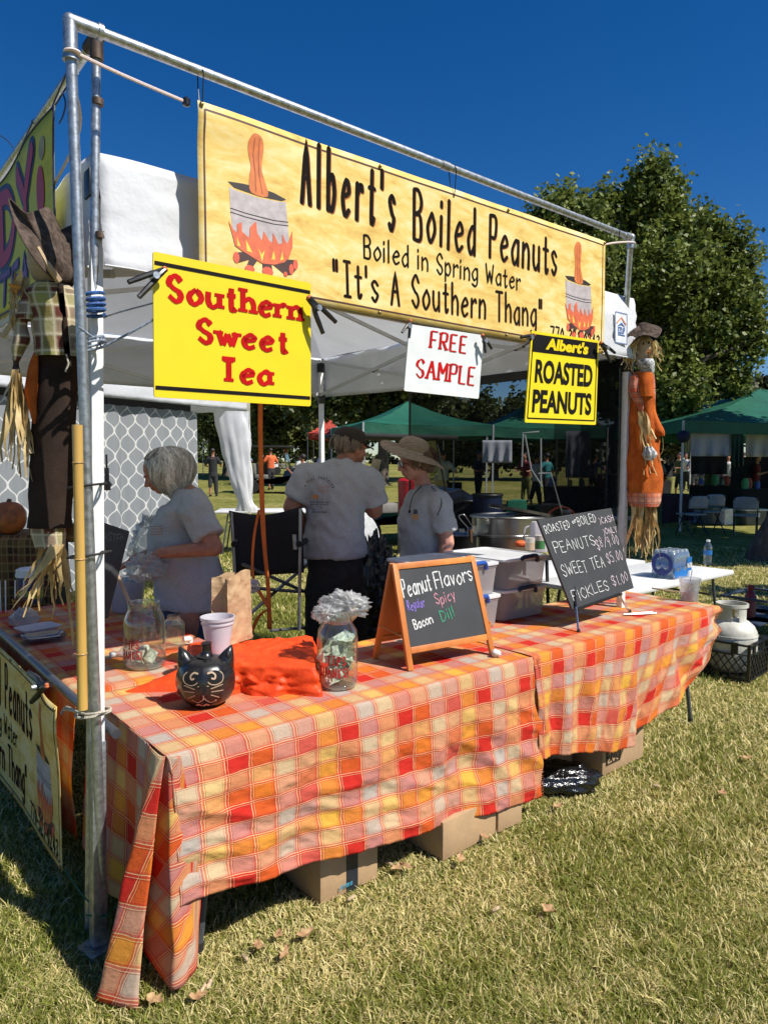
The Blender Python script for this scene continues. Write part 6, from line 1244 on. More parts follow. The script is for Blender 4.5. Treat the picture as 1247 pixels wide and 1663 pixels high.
    q = MB(); q.tube(smooth_pts([X(-.03, -.09, 1.51), X(-.085, -.16, 1.45), X(-.105, -.19, 1.39), X(-.11, -.20, 1.36)], 5), .003, 5); q.ell(X(-.11, -.203, 1.352), (.008, .006, .012), 8, 6); q.build('glasses_cord', black_rub, t)
    S = lambda x, y, l=0: X(-.075+x, -.218-.25*(x+.02)*0, 1.335+y)-Vector((0, l, 0))
    q = MB(); poly(q, [(-.018, -.03), (.018, -.03), (.022, .0), (-.022, .0)], S, .004); q.build('shirt_print', mat('print_rust', (.45, .22, .08)), t); q = MB(); poly(q, [(-.015, .002), (.015, .002), (.012, .03), (-.008, .034)], S, .004); q.build('shirt_print_dark', mat('shirt_ink', (.06, .06, .065)), t)
woman_hat()
# ---------------------------------------------------------------- scarecrows
PLc = plaid('scarecrow_plaid', [(.16, .05, .035), (.40, .34, .22), (.14, .045, .03), (.34, .34, .10)], [(.15, .05, .035), (.46, .38, .26), (.13, .045, .03), (.36, .34, .12)], .034, (.70, .62, .42), (.72, .64, .46), uvs=.35, lw=.045, trans=.05)
PLo = plaid('orange_plaid', [(.70, .22, .10), (.72, .35, .22), (.66, .13, .06)], [(.70, .24, .12), (.74, .42, .30), (.6, .12, .06)], .03, (.3, .05, .03), (.8, .6, .45), uvs=.35, lw=.1)
PLd = plaid('dark_plaid', [(.12, .04, .025), (.2, .13, .05), (.05, .03, .02)], [(.12, .04, .025), (.16, .10, .04), (.05, .03, .02)], .05, (.3, .2, .08), (.3, .2, .08))
felt = mat('brown_felt', (.050, .032, .024), .95, var=.25, scale=9, c2=(.028, .019, .015), bump=.4, bscale=150, spec=.1); burlap_b = mat('brown_burlap', (.115, .085, .068), .95, var=.3, scale=40, bump=.8, bscale=160, spec=.1)
rust = mat('rust_burlap', (.52, .125, .022), .9, var=.25, scale=14, bump=.8, bscale=120, c2=(.36, .07, .014), spec=.1); raffia = mat('raffia', (.66, .50, .24), .55, var=.3, scale=14, c2=(.38, .25, .09), trans=.15); muslin = mat('muslin', (.58, .42, .25), .85, bump=.4, bscale=90)
def doll(rows, D, m, name, root, flat=.45, seed=0, n=28, dD=0, amp=.05):
    """soft stuffed piece from rows (y, x_left, x_right) in the picture at distance D"""
    P = []; rows = [tuple(map(float, r)) for r in rows]
    Q = smooth_pts([Vector(r) for r in rows], 5); k = D/F
    mb = MB(); m_ = len(Q)-1
    def f(u, v):
        i = min(int(round(v*m_)), m_); y, xl, xr = Q[i]; c = atd((xl+xr)/2, y, D+dD); rx = (xr-xl)/2*k; a = 2*math.pi*u; ry = min(rx, .06)*flat*1.4
        q = 1+amp*2.2*(.3-abs(noise.noise(Vector((math.cos(a)*2.2, math.sin(a)*2.2+seed, y*.022+a*.3)))))+amp*2*noise.noise(Vector((math.cos(a)*1.5+seed, math.sin(a)*1.5, y*.03)))+amp*1.4*noise.noise(Vector((math.cos(a)*4, math.sin(a)*4+seed, y*.012)))
        return c+Vector((math.cos(a)*rx*q, math.sin(a)*ry*q, 0))
    W = sum((r[2]-r[1]) for r in rows)/len(rows)*k*2.4; L = abs(rows[-1][0]-rows[0][0])*k
    mb.grid(f, n, m_, lambda u, v: (u*W, v*L)); return mb.build(name, m, root, angle=180)
def raffs(name, root, starts, D, n, length, spread, seed, w=.004, droop=1., dx=0, kink=True):
    rn = random.Random(seed); k_ = D/F; out = []
    for i in range(n):
        x0, y0 = rn.choice(starts); x0 += rn.uniform(-6, 6); L = length*rn.uniform(.45, 1.05); ddx = rn.gauss(dx, spread); mb = MB(); pts = []; x, y = x0, y0; dD = rn.uniform(-.03, .03); px_ = ddx*1.6
        for j in range(7):
            t = j/6; xx = x0+ddx*t+(rn.uniform(-4, 4) if kink else 0)*t; yy = y0+L*t*(1-.15*abs(ddx)/max(1, L)); pts.append(atd(xx, yy, D+dD*t+.02*math.sin(i+t*3)))
        tw = rn.uniform(0, 3); vs = []
        for j, p in enumerate(pts):
            d = (pts[min(j+1, 6)]-pts[max(j-1, 0)]).normalized(); s = d.cross(Vector((math.sin(tw+j*.25), math.cos(tw+j*.25), 0))); s = s.normalized() if s.length > .05 else Vector((1, 0, 0)); ww = w*(.5+math.sin(math.pi*min(1, j/6+.12)))*rn.uniform(.7, 1.2); vs += [p+s*ww, p-s*ww]
        mb.add(vs, [(2*j, 2*j+1, 2*j+3, 2*j+2) for j in range(6)]); out.append(mb.build(name, raffia, root, angle=180))
    return out
def outline_surface(pts, cen, D, bulge, name, m, root, seed=0, solid=.003):
    q = smooth_pts([Vector((x, y, d)) for x, y, d in pts], 5, True); n = len(q)
    def f(u, v):
        i = int(round(u*n)) % n; p = q[i]; x = cen[0]+(p.x-cen[0])*v; y = cen[1]+(p.y-cen[1])*v; d = D+p.z*v*v+bulge*(1-v*v)+.012*noise.noise(Vector((x*.03, y*.03, seed)))
        return atd(x, y, d)
    mb = MB(); mb.grid(f, n, 14); return mb.build(name, m, root, solid=solid, angle=180)
def scare_left():
    D = 2.40; t = thing('scarecrow', 'scarecrow with brown hat, plaid shirt and dark trousers tied to the left poles', 'scarecrow', atd(85, 1000, D))
    doll([(575, 64, 130), (600, 62, 128), (700, 54, 122), (790, 48, 120), (857, 46, 116)], D, felt, 'trousers', t, .55, 1, dD=.03)
    doll([(852, 50, 108), (870, 53, 108), (889, 58, 108)], D, PLc, 'trouser_cuff', t, .5, 2, dD=.03); doll([(850, 106, 128), (880, 110, 128)], D, PLd, 'back_cuff', t, .5, 2, dD=.07)
    doll([(460, 62, 104), (468, 48, 118), (480, 44, 124), (510, 52, 128), (545, 56, 130), (580, 60, 131)], D, PLc, 'shirt', t, .6, 4)
    doll([(470, 42, 60), (495, 34, 58), (512, 30, 58), (520, 31, 56)], D, PLc, 'sleeve', t, .7, 5, dD=-.02); doll([(512, 29, 47), (530, 26, 44), (552, 24, 48), (568, 21, 40), (586, 23, 32)], D, PLc, 'lower_sleeve', t, .7, 6, dD=-.01)
    doll([(584, 22, 32), (592, 23, 31), (612, 18, 34)], D, burlap_b, 'cuff_tie', t, .7, 7, amp=.1)
    for pts in ([(97, 466), (103, 500), (110, 575)], [(60, 460), (58, 500), (62, 575)] if False else [(99, 462), (104, 520), (113, 600)]):
        mb = MB(); Q = smooth_pts([atd(x, y, D-.045) for x, y in pts], 6); vs = []
        for p in Q: vs += [p-Vector((.009, 0, 0)), p+Vector((.009, 0, 0))]
        mb.add(vs, [(2*j, 2*j+1, 2*j+3, 2*j+2) for j in range(len(Q)-1)]); mb.build('brace', felt, t, angle=180, solid=.002)
    doll([(572, 56, 62), (600, 46, 62), (640, 42, 60), (672, 50, 60), (688, 54, 58)], D, rust, 'rag_patch', t, .5, 9, dD=-.02)
    hd = MB(); c = atd(78, 425, D+.02); hd.ell(c, (.065, .055, .085), 16, 12); hd.build('head', muslin, t)
    outline_surface([(14, 322, -.05), (40, 344, -.07), (60, 342, -.02), (80, 338, .06), (97, 368, .10), (112, 410, .08), (120, 452, .05), (98, 457, .0), (80, 448, -.05), (52, 415, -.09), (28, 372, -.09)], (72, 400), D-.05, -.05, 'hat_brim', burlap_b, t, 3)
    mb = MB(); c2 = atd(98, 420, D+.06); M_ = Matrix.Rotation(.55, 3, 'Y') @ Matrix.Rotation(-.4, 3, 'X'); mb.lathe(c2, [(.085, -.05), (.07, .02), (.05, .10), (.03, .15), (0, .17)], 20, M=M_); mb.build('hat_crown', burlap_b, t, angle=180)
    mb = MB(); mb.tube(smooth_pts([atd(62, 402, D-.11), atd(78, 430, D-.10), atd(96, 456, D-.06)], 5), [.008]*5+[.012]*6, 6); mb.build('face_band', muslin, t)
    raffs('straw_hair', t, [(30, 440), (40, 450), (22, 470)], D-.02, 16, 70, 10, 3, .006)
    mb = MB(); 
    for k in range(7): a = R(-150+50*k); 
    P = [(24+(14 if k % 2 == 0 else 6)*math.cos(k*math.pi/5), 467+(12 if k % 2 == 0 else 5)*math.sin(k*math.pi/5)) for k in range(10)]; tri = tessellate_polygon([[Vector((a, b, 0)) for a, b in P]]); mb.add([atd(a, b, D-.05+.004*(k % 3)) for k, (a, b) in enumerate(P)], [tuple(x) for x in tri]); mb.build('fabric_leaf', mat('leaf_orange', (.6, .25, .04), .8), t, solid=.001)
    raffs('straw_hand', t, [(27, 600), (30, 606)], D-.02, 26, 175, 16, 5, .0065); raffs('straw_hand', t, [(44, 640), (40, 660)], D-.01, 5, 110, 8, 15, .008)
    raffs('straw_foot', t, [(78, 884), (88, 884), (96, 882), (70, 888)], D+.03, 16, 120, 14, 6, .0055); raffs('straw_foot', t, [(88, 884), (98, 884), (82, 888)], D+.0, 12, 130, 12, 7, .005, dx=-52); raffs('straw_foot', t, [(102, 884)], D+.02, 3, 170, 10, 8, .006, dx=14)
    mb = MB(); mb.tube([atd(108, 575, D-.05), atd(112, 590, D-.05), atd(107, 604, D-.05)], .003, 5); mb.build('twine_bow', twine, t)
scare_left()
def scare_right():
    D = 4.42; t = thing('scarecrow', 'rust orange scarecrow with brown hat tied to the right tent leg', 'scarecrow', atd(1045, 900, D)); D2 = D
    doll([(640, 1028, 1060), (665, 1024, 1062), (700, 1023, 1064), (740, 1019, 1070), (770, 1018, 1073), (803, 1019, 1074)], D, rust, 'overalls', t, .9, 1, amp=.11); doll([(606, 1034, 1058), (625, 1030, 1058), (645, 1032, 1058)], D, rust, 'bib', t, .9, 2, dD=-.05)
    doll([(800, 1020, 1073), (812, 1021, 1073), (822, 1023, 1068)], D, PLo, 'trouser_cuff', t, .9, 3, dD=-.005)
    doll([(604, 1030, 1060), (618, 1024, 1062), (645, 1026, 1062), (662, 1032, 1060)], D, PLo, 'shirt', t, .8, 4); doll([(610, 1024, 1036), (635, 1021, 1038), (655, 1032, 1044), (668, 1038, 1044)], D, PLo, 'sleeve', t, .9, 5, dD=-.06)
    doll([(655, 1050, 1060), (680, 1050, 1068), (700, 1054, 1077), (708, 1064, 1078)], D, rust, 'coat_flap', t, .7, 6, dD=-.04); doll([(690, 1030, 1040), (730, 1034, 1046), (775, 1040, 1052)], D, rust, 'trouser_fold', t, .9, 7, dD=-.06, amp=.15)
    hd = MB(); hd.ell(atd(1046, 568, D-.02), (.058, .05, .088), 16, 12); hd.build('head', muslin, t)
    mb = MB(); mb.ell(atd(1053, 556, D-.078), (.006, .004, .010), 8, 6); mb.ell(atd(1044, 558, D-.078), (.005, .004, .009), 8, 6); mb.build('stitched_eyes', black_rub, t); mb = MB(); mb.ell(atd(1052, 572, D-.078), (.010, .006, .006), 8, 6); mb.build('patch_nose', rust, t)
    bw = mat('spotted_cloth', (.72, .72, .70), .9, c2=(.03, .03, .03), scale=70); doll([(584, 1036, 1058), (592, 1035, 1060), (604, 1042, 1060), (612, 1048, 1058)], D, bw, 'neckerchief', t, .9, 8, dD=-.06); doll([(725, 1046, 1056), (738, 1044, 1062), (748, 1048, 1058)], D, bw, 'flower_rosette', t, .8, 9, dD=-.10, amp=.3)
    outline_surface([(1016, 566, -.06), (1018, 545, -.10), (1030, 533, -.05), (1046, 526, .06), (1062, 528, .10), (1074, 535, .02), (1066, 548, -.12), (1050, 544, -.14), (1034, 548, -.12)], (1044, 538), D-.02, -.02, 'hat_brim', burlap_b, t, 5)
    mb = MB(); mb.lathe(atd(1044, 543, D), [(.055, -.01), (.052, .03), (.04, .06), (.015, .07), (0, .068)], 18); mb.build('hat_crown', burlap_b, t)
    raffs('straw_hair', t, [(1030, 550), (1034, 549), (1027, 556)], D-.06, 16, 50, 6, 11, .006, dx=-7); raffs('straw_hair', t, [(1056, 552), (1060, 553)], D-.05, 12, 58, 6, 12, .006, dx=8)
    raffs('straw_hand', t, [(1041, 668), (1044, 670)], D-.08, 18, 100, 6, 13, .006, dx=12); raffs('straw_foot', t, [(1030, 818), (1040, 820), (1052, 820), (1060, 818)], D-.03, 46, 90, 7, 14, .0065)
    mb = MB(); mb.tube(smooth_pts([atd(1075, 705, D-.04), atd(1076, 730, D-.04), atd(1070, 742, D-.04), atd(1080, 750, D-.04)], 5), .0015, 4); mb.build('loose_strand', raffia, t)
scare_right()
# ---- bamboo
bam = mat('bamboo', (.58, .36, .09), .35, var=.25, scale=12, stretch=(1, 1, .1), c2=(.44, .25, .06), coat=.2)
def bamboo(label, p0, p1, r, nodes):
    t = thing('bamboo_pole', label, 'bamboo pole', p0); pts = []; rr = []
    ts = [0]+nodes+[1]
    for k, s in enumerate(ts):
        for o, q in ((-.006, .97), (0, 1.0), (.006, .97)) if 0 < k < len(ts)-1 else ((0, 1),): pts.append(p0.lerp(p1, s+o)); rr.append(r*q)
    mb = MB(); mb.tube(pts, rr, 16); mb.build('cane', bam, t)
    for s in nodes: mb = MB(); c = p0.lerp(p1, s); d = (p1-p0).normalized(); mb.tube([c-d*.003, c, c+d*.003], [r*1.0, r*1.13, r*1.0], 16); mb.build('node_ring', mat('bamboo_node', (.42, .24, .07), .5), t)
bamboo('thick bamboo pole strapped to the left poles in front of the scarecrow', atd(135, 1152, 2.2), atd(126, 690, 2.2), .0158, [.20, .535, .87])
bamboo('thin bamboo cane beside the right tent leg', atz(1037, 985, .55)+V*.3, atb(1034, 830, .26), .011, [.4, .8])
# ================================================================ BEHIND AND BESIDE THE STALL
def P_(px, py, D): return atd(px, py, D)
# ---- right: white table with water, propane tank, crates
def rtable(dv, du, label, group=None):
    c = atz(1192, 926, .74)-U*.9+V*(.36+dv)+U*du; M4 = Matrix.Translation(Vector((c.x, c.y, 0))) @ Matrix.Rotation(math.pi/2-ANG, 4, 'Z')
    return table(label, -.9, .9, -.36, .36, M4, .74, group='white folding tables beside the stall'), M4
rtable(0, 0, 'white folding table holding the shrink-wrapped water bottles'); rtable(.80, -.05, 'second white folding table just behind the water table')
def waterpack(c, label, nx=4, ny=3, yaw=None):
    yaw = math.pi/2-ANG if yaw is None else yaw; t = thing('water_pack', label, 'water pack', c, 'wrapped packs of bottled water'); M_ = Matrix.Rotation(yaw, 3, 'Z'); r, h = .033, .215
    b0 = None
    for i in range(nx):
        for j in range(ny):
            p = c+M_ @ Vector(((i-(nx-1)/2)*2*r, (j-(ny-1)/2)*2*r, .003)); mb = MB(); mb.lathe(p, [(0, 0), (r*.95, .004), (r*.9, h*.15), (r*.97, h*.3), (r*.97, h*.62), (r*.85, h*.76), (r*.42, h*.9), (r*.42, h*.94)], 14); b = mb.build('bottle', water_c, t, angle=180)
            mb = MB(); mb.lathe(p, [(r*.99, h*.36), (r*.99, h*.58)], 14); mb.build('bottle_label', label_b, b); mb = MB(); mb.lathe(p, [(r*.46, h*.92), (r*.46, h), (0, h)], 10); mb.build('bottle_cap', white_paint, b)
    W, D = nx*r+.003, ny*r+.003; T_ = Matrix.Translation(c) @ M_.to_4x4(); film = clear('shrink_wrap', (.84, .90, .96), .16, .12, .22, (.55, .68, .85))
    mb = MB(T_); mb.loft([((0, 0, .0), W, D), ((0, 0, .10), W*1.01, D*1.01), ((0, 0, .17), W*.99, D*.99), ((0, 0, .214), W*.9, D*.88), ((0, 0, .219), W*.75, D*.7)], 48, 8); mb.build('wrap', film, t, angle=180, voxel=0)
    def S(x, y, l=0): return T_ @ Vector((x, -D*1.01-l, y))
    bl = MB(); poly(bl, [(-W*.95, .01), (W*.5, .01), (W*.45, .07), (W*.2, .05), (-W*.1, .085), (-W*.5, .05), (-W*.95, .08)], S, .003, 2); poly(bl, [(W*.42, .05), (W*.97, .05), (W*.97, .16), (W*.42, .16)], S, .004); bl.build('wrap_print', label_b, t)
    q = MB(); textline(q, S, 'WATER', (W*.44, .075), (W*.95, .075), .035, .006, .006, jitter=0); q.build('lettering', white_paint, t)
    def S2(x, y, l=0): return T_ @ Vector((-W*1.01-l, -x, y))
    q = MB(); q.add(*ribbon([(0, 0), (1, 0)], .1)) if False else None
    put(q, [ribbon([(.075*math.cos(a), .11+.075*math.sin(a)) for a in [k*math.pi/14 for k in range(29)]], .03, False)], S2, lift=.004); poly(q, [(-.05, .05), (.05, .05), (.0, .085)], S2, .004); q.build('wrap_ring', mat('print_deep_blue', (.01, .03, .22), .35), t)
c = atz(1092, 936, .745)+V*.02; waterpack(c, 'shrink-wrapped pack of water bottles on the white table by the right scarecrow')
c = atz(1010, 925, .745)+V*.25; waterpack(c, 'wrapped water bottles half hidden behind the right tent leg', 3, 3)
bottle('single clear water bottle with blue label standing alone on the white table', atz(1148, 917, .745), .036, .225)
c = atz(996, 880, .745)+V*.5; t = thing('milk_jug', 'white plastic jug behind the price chalkboard', 'jug', c); mb = MB(); mb.loft([(c, .06, .06), (c+Z*.16, .07, .07), (c+Z*.22, .05, .05), (c+Z*.26, .022, .022), (c+Z*.29, .02, .02)], 20, 4); mb.build('jug_body', milk, t); mb = MB(); mb.tube(smooth_pts([c+Z*.24+U*.02, c+Z*.24+U*.08, c+Z*.13+U*.085, c+Z*.10+U*.06], 5), .009, 8); mb.build('handle', milk, t)
def crate(c, label, yaw, W=.33, D=.33, h=.28, m=None):
    m = m or mat('crate_black', (.012, .012, .013), .4, var=.2); t = thing('milk_crate', label, 'milk crate', c); T_ = Matrix.Translation(c) @ Matrix.Rotation(yaw, 4, 'Z'); w, d = W/2, D/2
    for k, (a, b) in enumerate((((-w, -d), (w, -d)), ((w, -d), (w, d)), ((w, d), (-w, d)), ((-w, d), (-w, -d)))):
        a, b = Vector((*a, 0)), Vector((*b, 0)); L = (b-a).length; u = (b-a)/L; mb = MB(T_); up = u.cross(Z)
        P = lambda x, z: a+u*x+Z*z
        mb.bar(P(0, .012), P(L, .012), .012, .024, up=up); mb.bar(P(0, h-.012), P(L, h-.012), .014, .024, up=up); mb.bar(P(0, .0), P(0, h), .02, .02); mb.bar(P(0, h-.085), P(L*.28, h-.085), .008, .01, up=up); mb.bar(P(L*.72, h-.085), P(L, h-.085), .008, .01, up=up); mb.bar(P(L*.28, h-.095), P(L*.72, h-.095), .012, .016, up=up)
        mb.bar(P(L*.26, h-.09), P(L*.26, h), .012, .05, up=u); mb.bar(P(L*.74, h-.09), P(L*.74, h), .012, .05, up=u)
        n = 7
        for i in range(-n, n*2):
            x0 = i*L/n; 
            for s in (1, -1):
                x, z0 = x0, .024; z1 = h-.095; dx = (z1-z0)*.75*s; xa, xb = x, x+dx; za, zb = z0, z1
                if xa > xb: xa, xb, za, zb = xb, xa, zb, za
                if xb <= 0 or xa >= L: continue
                if xa < 0: za += (zb-za)*(-xa)/(xb-xa); xa = 0
                if xb > L: zb = za+(zb-za)*(L-xa)/(xb-xa); xb = L
                mb.bar(P(xa, za), P(xb, zb), .007, .0125, up=up)
        mb.build('side_lattice', m, t, smooth=False)
    mb = MB(T_); mb.box((0, 0, .008), (W*.96, D*.96, .006)); mb.build('crate_floor', m, t); return t
_c = atz(1214, 1109, 0); _e = Vector((-.70, .71, 0)).normalized(); _g = Vector((_e.y, -_e.x, 0)); yw = math.atan2(_g.y, _g.x); cc = _c+_e*.205+_g*.205; crate(cc, 'black lattice milk crate holding the propane tank', yw, .41, .41, .29)
def propane(c):
    t = thing('propane_tank', 'dusty white propane tank sitting in the black milk crate', 'gas tank', c); m_ = mat('tank_white', (.60, .59, .52), .5, var=.22, scale=8, c2=(.42, .40, .34), bump=.15, bscale=40)
    mb = MB(); mb.lathe(c, [(0, .02), (.12, .02), (.175, .06), (.19, .12), (.19, .29), (.185, .335), (.165, .375), (.125, .41), (.06, .432), (0, .435)], 40); mb.build('tank_body', m_, t, angle=180)
    mb = MB(); mb.lathe(c, [(.191, .30), (.1935, .302), (.1935, .312), (.191, .314)], 40); mb.build('weld_seam', m_, t)
    for a0, a1 in ((.5, 1.9), (2.5, 4.2), (4.75, 5.9)):
        mb = MB(); mb.grid(lambda u, v: c+Vector((math.cos(a0+(a1-a0)*u)*.098, math.sin(a0+(a1-a0)*u)*.112, .40+.14*v)), 14, 3); mb.build('collar_guard', m_, t, solid=.005)
    mb = MB(); mb.lathe(c, [(.106, .525), (.119, .525), (.119, .55), (.106, .55), (.106, .525)], 36); mb.build('collar_ring', m_, t)
    mb = MB(); mb.tube([c+Z*.43, c+Z*.50], .02, 10); mb.tube([c+Z*.48, c+Z*.48+U*.06], .013, 8); mb.build('valve', mat('brass', (.35, .27, .12)), t)
propane(cc+Z*.005)
def rbin():
    c = atz(1236, 1040, 0)+V*.1+U*.15; m_ = mat('tub_slate_blue', (.045, .06, .09), .4, var=.15); t = thing('plastic_tub', 'slate blue open tub behind the propane tank', 'tub', c); yaw = math.pi/2-ANG; T_ = Matrix.Translation(c) @ Matrix.Rotation(yaw, 4, 'Z')
    for k, (a, b) in enumerate((((-.3, -.2), (.3, -.2)), ((.3, -.2), (.3, .2)), ((.3, .2), (-.3, .2)), ((-.3, .2), (-.3, -.2)))):
        mb = MB(T_); mb.bar((*a, .2), (*b, .2), .012, .40, up=(Vector((*b, 0))-Vector((*a, 0))).cross(Z)); mb.build('tub_wall', m_, t, bevel=.002)
        mb = MB(T_); mb.bar((a[0]*1.04, a[1]*1.04, .40), (b[0]*1.04, b[1]*1.04, .40), .045, .02, up=Z); mb.build('tub_rim', m_, t, bevel=.004)
    g = T_ @ Vector((-.14, .02, .0)); t2 = thing('gas_cylinder', 'small red gas bottle standing in the slate blue tub', 'gas bottle', g); mb = MB(); rd = mat('bottle_dark_red', (.25, .015, .02), .35); mb.lathe(g, [(0, .05), (.05, .05), (.052, .40), (.035, .44), (.02, .455), (.02, .47)], 20); mb.build('cylinder', rd, t2); mb = MB(); mb.lathe(g, [(.028, .465), (.03, .50), (.012, .51), (0, .51)], 14); mb.build('cap', rd, t2)
rbin()
# ---- cooking gear behind the mesh
steel = mat('stainless', (.42, .42, .41), .28, metal=1., var=.15, scale=3, bump=.05, bscale=30); darkst = mat('dark_steel', (.05, .05, .05), .5, metal=.6)
def pots():
    c = P_(826, 880, 5.5); t = thing('oval_trough', 'large oval stainless steel cooking trough behind the storage bins', 'cooking trough', Vector((c.x, c.y, .62))); T_ = Matrix.Translation(Vector((c.x, c.y, 0))) @ Matrix.Rotation(.35, 4, 'Z')
    mb = MB(T_); mb.loft([((0, 0, .95), .26, .2), ((0, 0, .97), .28, .22), ((0, 0, 1.09), .29, .225), ((0, 0, 1.095), .31, .24), ((0, 0, 1.11), .31, .24), ((0, 0, 1.115), .295, .23), ((0, 0, 1.24), .30, .235)], 36); mb.build('vessel', steel, t, angle=40)
    mb = MB(T_); mb.tube([(.31*math.cos(a), .245*math.sin(a), 1.245) for a in [2*math.pi*k/36 for k in range(36)]], .009, 6, closed=True); mb.build('rolled_rim', steel, t)
    mb = MB(T_); 
    R_ = Matrix.Rotation(.18, 3, 'Y'); mb.add([Vector((.10, 0, 1.27))+R_ @ Vector((.27*math.cos(a), .2*math.sin(a), z)) for z in (0, .022) for a in [2*math.pi*k/30 for k in range(30)]], [tuple(range(29, -1, -1)), tuple(range(30, 60))]+[(k, (k+1) % 30, 30+(k+1) % 30, 30+k) for k in range(30)]); o = one(mb.build('pot_lid', mat('worn_lid', (.30, .27, .22), .45, metal=.7, var=.3)), 'oval lid lying half off the steel cooking trough', 'lid')
    t = thing('burner_stand', 'dark metal burner stand under the cooking trough', 'stand', Vector((c.x, c.y, 0)))
    for sx in (-1, 1):
        for sy in (-1, 1): mb = MB(T_); mb.tube([(sx*.24, sy*.16, .94), (sx*.27, sy*.2, 0)], .014, 6); mb.build('leg', darkst, t)
    mb = MB(T_); mb.box((0, 0, .925), (.56, .40, .03)); mb.build('top_plate', darkst, t); mb = MB(T_); mb.lathe((0, 0, .8), [(0, 0), (.1, 0), (.12, .06), (.1, .1)], 16); mb.build('burner', darkst, t)
    mb = MB(); a = P_(752, 838, 5.2); mb.tube(smooth_pts([a+Vector((.07, 0, -.08)), a+Vector((.015, 0, .0)), a+Vector((-.01, 0, .01)), a+Vector((-.03, 0, -.01)), a+Vector((.04, 0, -.09))], 5), .004, 6); mb.tube([a+Vector((.05, 0, -.09)), a+Vector((.06, .03, -.2))], .02, 8); one(mb.build('ladle', steel), 'steel ladle handle sticking up left of the cooking trough', 'ladle')
    c2 = P_(750, 860, 5.3); c2.z = 0; t = thing('stock_pot', 'dark stock pot at the woman\'s elbow', 'pot', c2); mb = MB(); mb.lathe(c2, [(.10, .9), (.11, .91), (.11, 1.10), (.117, 1.11), (.105, 1.11)], 24); mb.build('pot_body', darkst, t); mb = MB(); mb.lathe(c2, [(.115, 1.115), (.08, 1.135), (.02, 1.14), (.02, 1.16), (0, 1.16)], 24); mb.build('pot_lid', steel, t)
    mb = MB(); mb.box(c2+Z*.885, (.4, .35, .03)); mb.build('shelf', darkst, t); 
    for s in (-1, 1): mb = MB(); mb.tube([c2+Vector((s*.17, 0, .87)), c2+Vector((s*.17, 0, 0))], .014, 6); mb.build('leg', darkst, t)
    c3 = P_(868, 868, 5.0); t = thing('plastic_jug', 'pale plastic jug with a loop handle behind the price chalkboard', 'jug', Vector((c3.x, c3.y, .95))); q = Vector((c3.x+.03, c3.y, 1.03)); mb = MB(); mb.loft([(q, .055, .055), (q+Z*.18, .06, .06), (q+Z*.21, .05, .05)], 20, 4); mb.build('jug_body', milk, t); mb = MB(); mb.tube(smooth_pts([q+Vector((-.05, 0, .18)), q+Vector((-.10, 0, .16)), q+Vector((-.10, 0, .06)), q+Vector((-.05, 0, .02))], 5), .007, 6); mb.build('handle', milk, t)
pots()
# ---- director's chair, strap, bag, cooler, tables
def dirchair():
    t = thing('camp_chair', 'black folding camp chair with grey tube frame behind the left woman', 'chair', grd(435, 4.0)); D = 4.0; black_f = mat('black_canvas', (.012, .012, .014), .85, bump=.2, bscale=30)
    def f(u, v):
        x = 372+118*u+(12-8*u)*v; y = 829-7*u+(10*math.sin(math.pi*u))*(1-v)+108*v; return atd(x, y, D+.10*math.sin(math.pi*u)+.02*v)
    mb = MB(); mb.grid(f, 16, 8); mb.build('back_cloth', black_f, t, solid=.004, angle=180)
    mb = MB(); mb.grid(lambda u, v: atd(386+100*u, 955+8*u+18*v, D+.1+.0*v)+Vector((0, .42*v, 0)), 8, 8); mb.build('seat_cloth', black_f, t, solid=.006, angle=180)
    g_ = mat('tube_grey', (.34, .35, .36), .35, metal=.7)
    for k, (pts, r) in enumerate((([(376, 832, 0), (382, 940, 0), (383, 1030, 0)], .010), ([(488, 826, 0), (487, 930, 0), (486, 1024, 0)], .010), ([(398, 1004, 0), (508, 908, .45)], .0105), ([(394, 916, 0), (520, 972, .45)], .0105), ([(380, 880, 0), (389, 878, .1), (392, 900, .1), (392, 945, .1)], .013), ([(440, 1024, 0), (512, 1018, .4)], .009), ([(506, 905, .45), (508, 1005, .45)], .010), ([(478, 868, 0), (480, 892, 0)], .014))):
        mb = MB(); mb.tube(smooth_pts([atd(x, y, D+dd) for x, y, dd in pts], 4) if len(pts) > 2 else [atd(x, y, D+dd) for x, y, dd in pts], r, 8); mb.build('frame_tube', g_, t)
    for x in (380, 486): mb = MB(); mb.tube([atd(x, 884, D-.02), atd(x+18, 874, D+.4)], .018, 8); mb.build('armrest', black_f, t)
dirchair()
str_m = mat('orange_webbing', (.75, .17, .02), .7, var=.12, bump=.2)
def strap(label, pts, w, par=None):
    mb = MB(); Q = smooth_pts([Vector(p) for p in pts], 6); n = len(Q); vs = []
    for i, p in enumerate(Q): a = i*.22; d = Vector((math.cos(.5*math.sin(a)), math.sin(.5*math.sin(a)), 0)); vs += [p-d*w, p+d*w]
    mb.add(vs, [(2*j, 2*j+1, 2*j+3, 2*j+2) for j in range(n-1)]); return one(mb.build('strap', str_m, solid=.0015, angle=180), label, 'strap')
strap('orange webbing strap hanging down from the tent behind the tea sign', [atd(424, 612, 3.7), atd(423, 700, 3.7), atd(426, 820, 3.7), atd(429, 880, 3.7), atd(436, 960, 3.7), atd(438, 1022, 3.7)], .0125)
strap('thin loose tail of the orange strap, left of the main one', [atd(421, 828, 3.71), atd(413, 870, 3.71), atd(410, 920, 3.71), atd(414, 950, 3.71)], .007); strap('orange strap end crossing near the table edge', [atd(437, 988, 3.69), atd(428, 972, 3.69), atd(419, 958, 3.69)], .011); strap('orange strap end running down to the left', [atd(434, 990, 3.69), atd(420, 1002, 3.69), atd(408, 1028, 3.69)], .011)
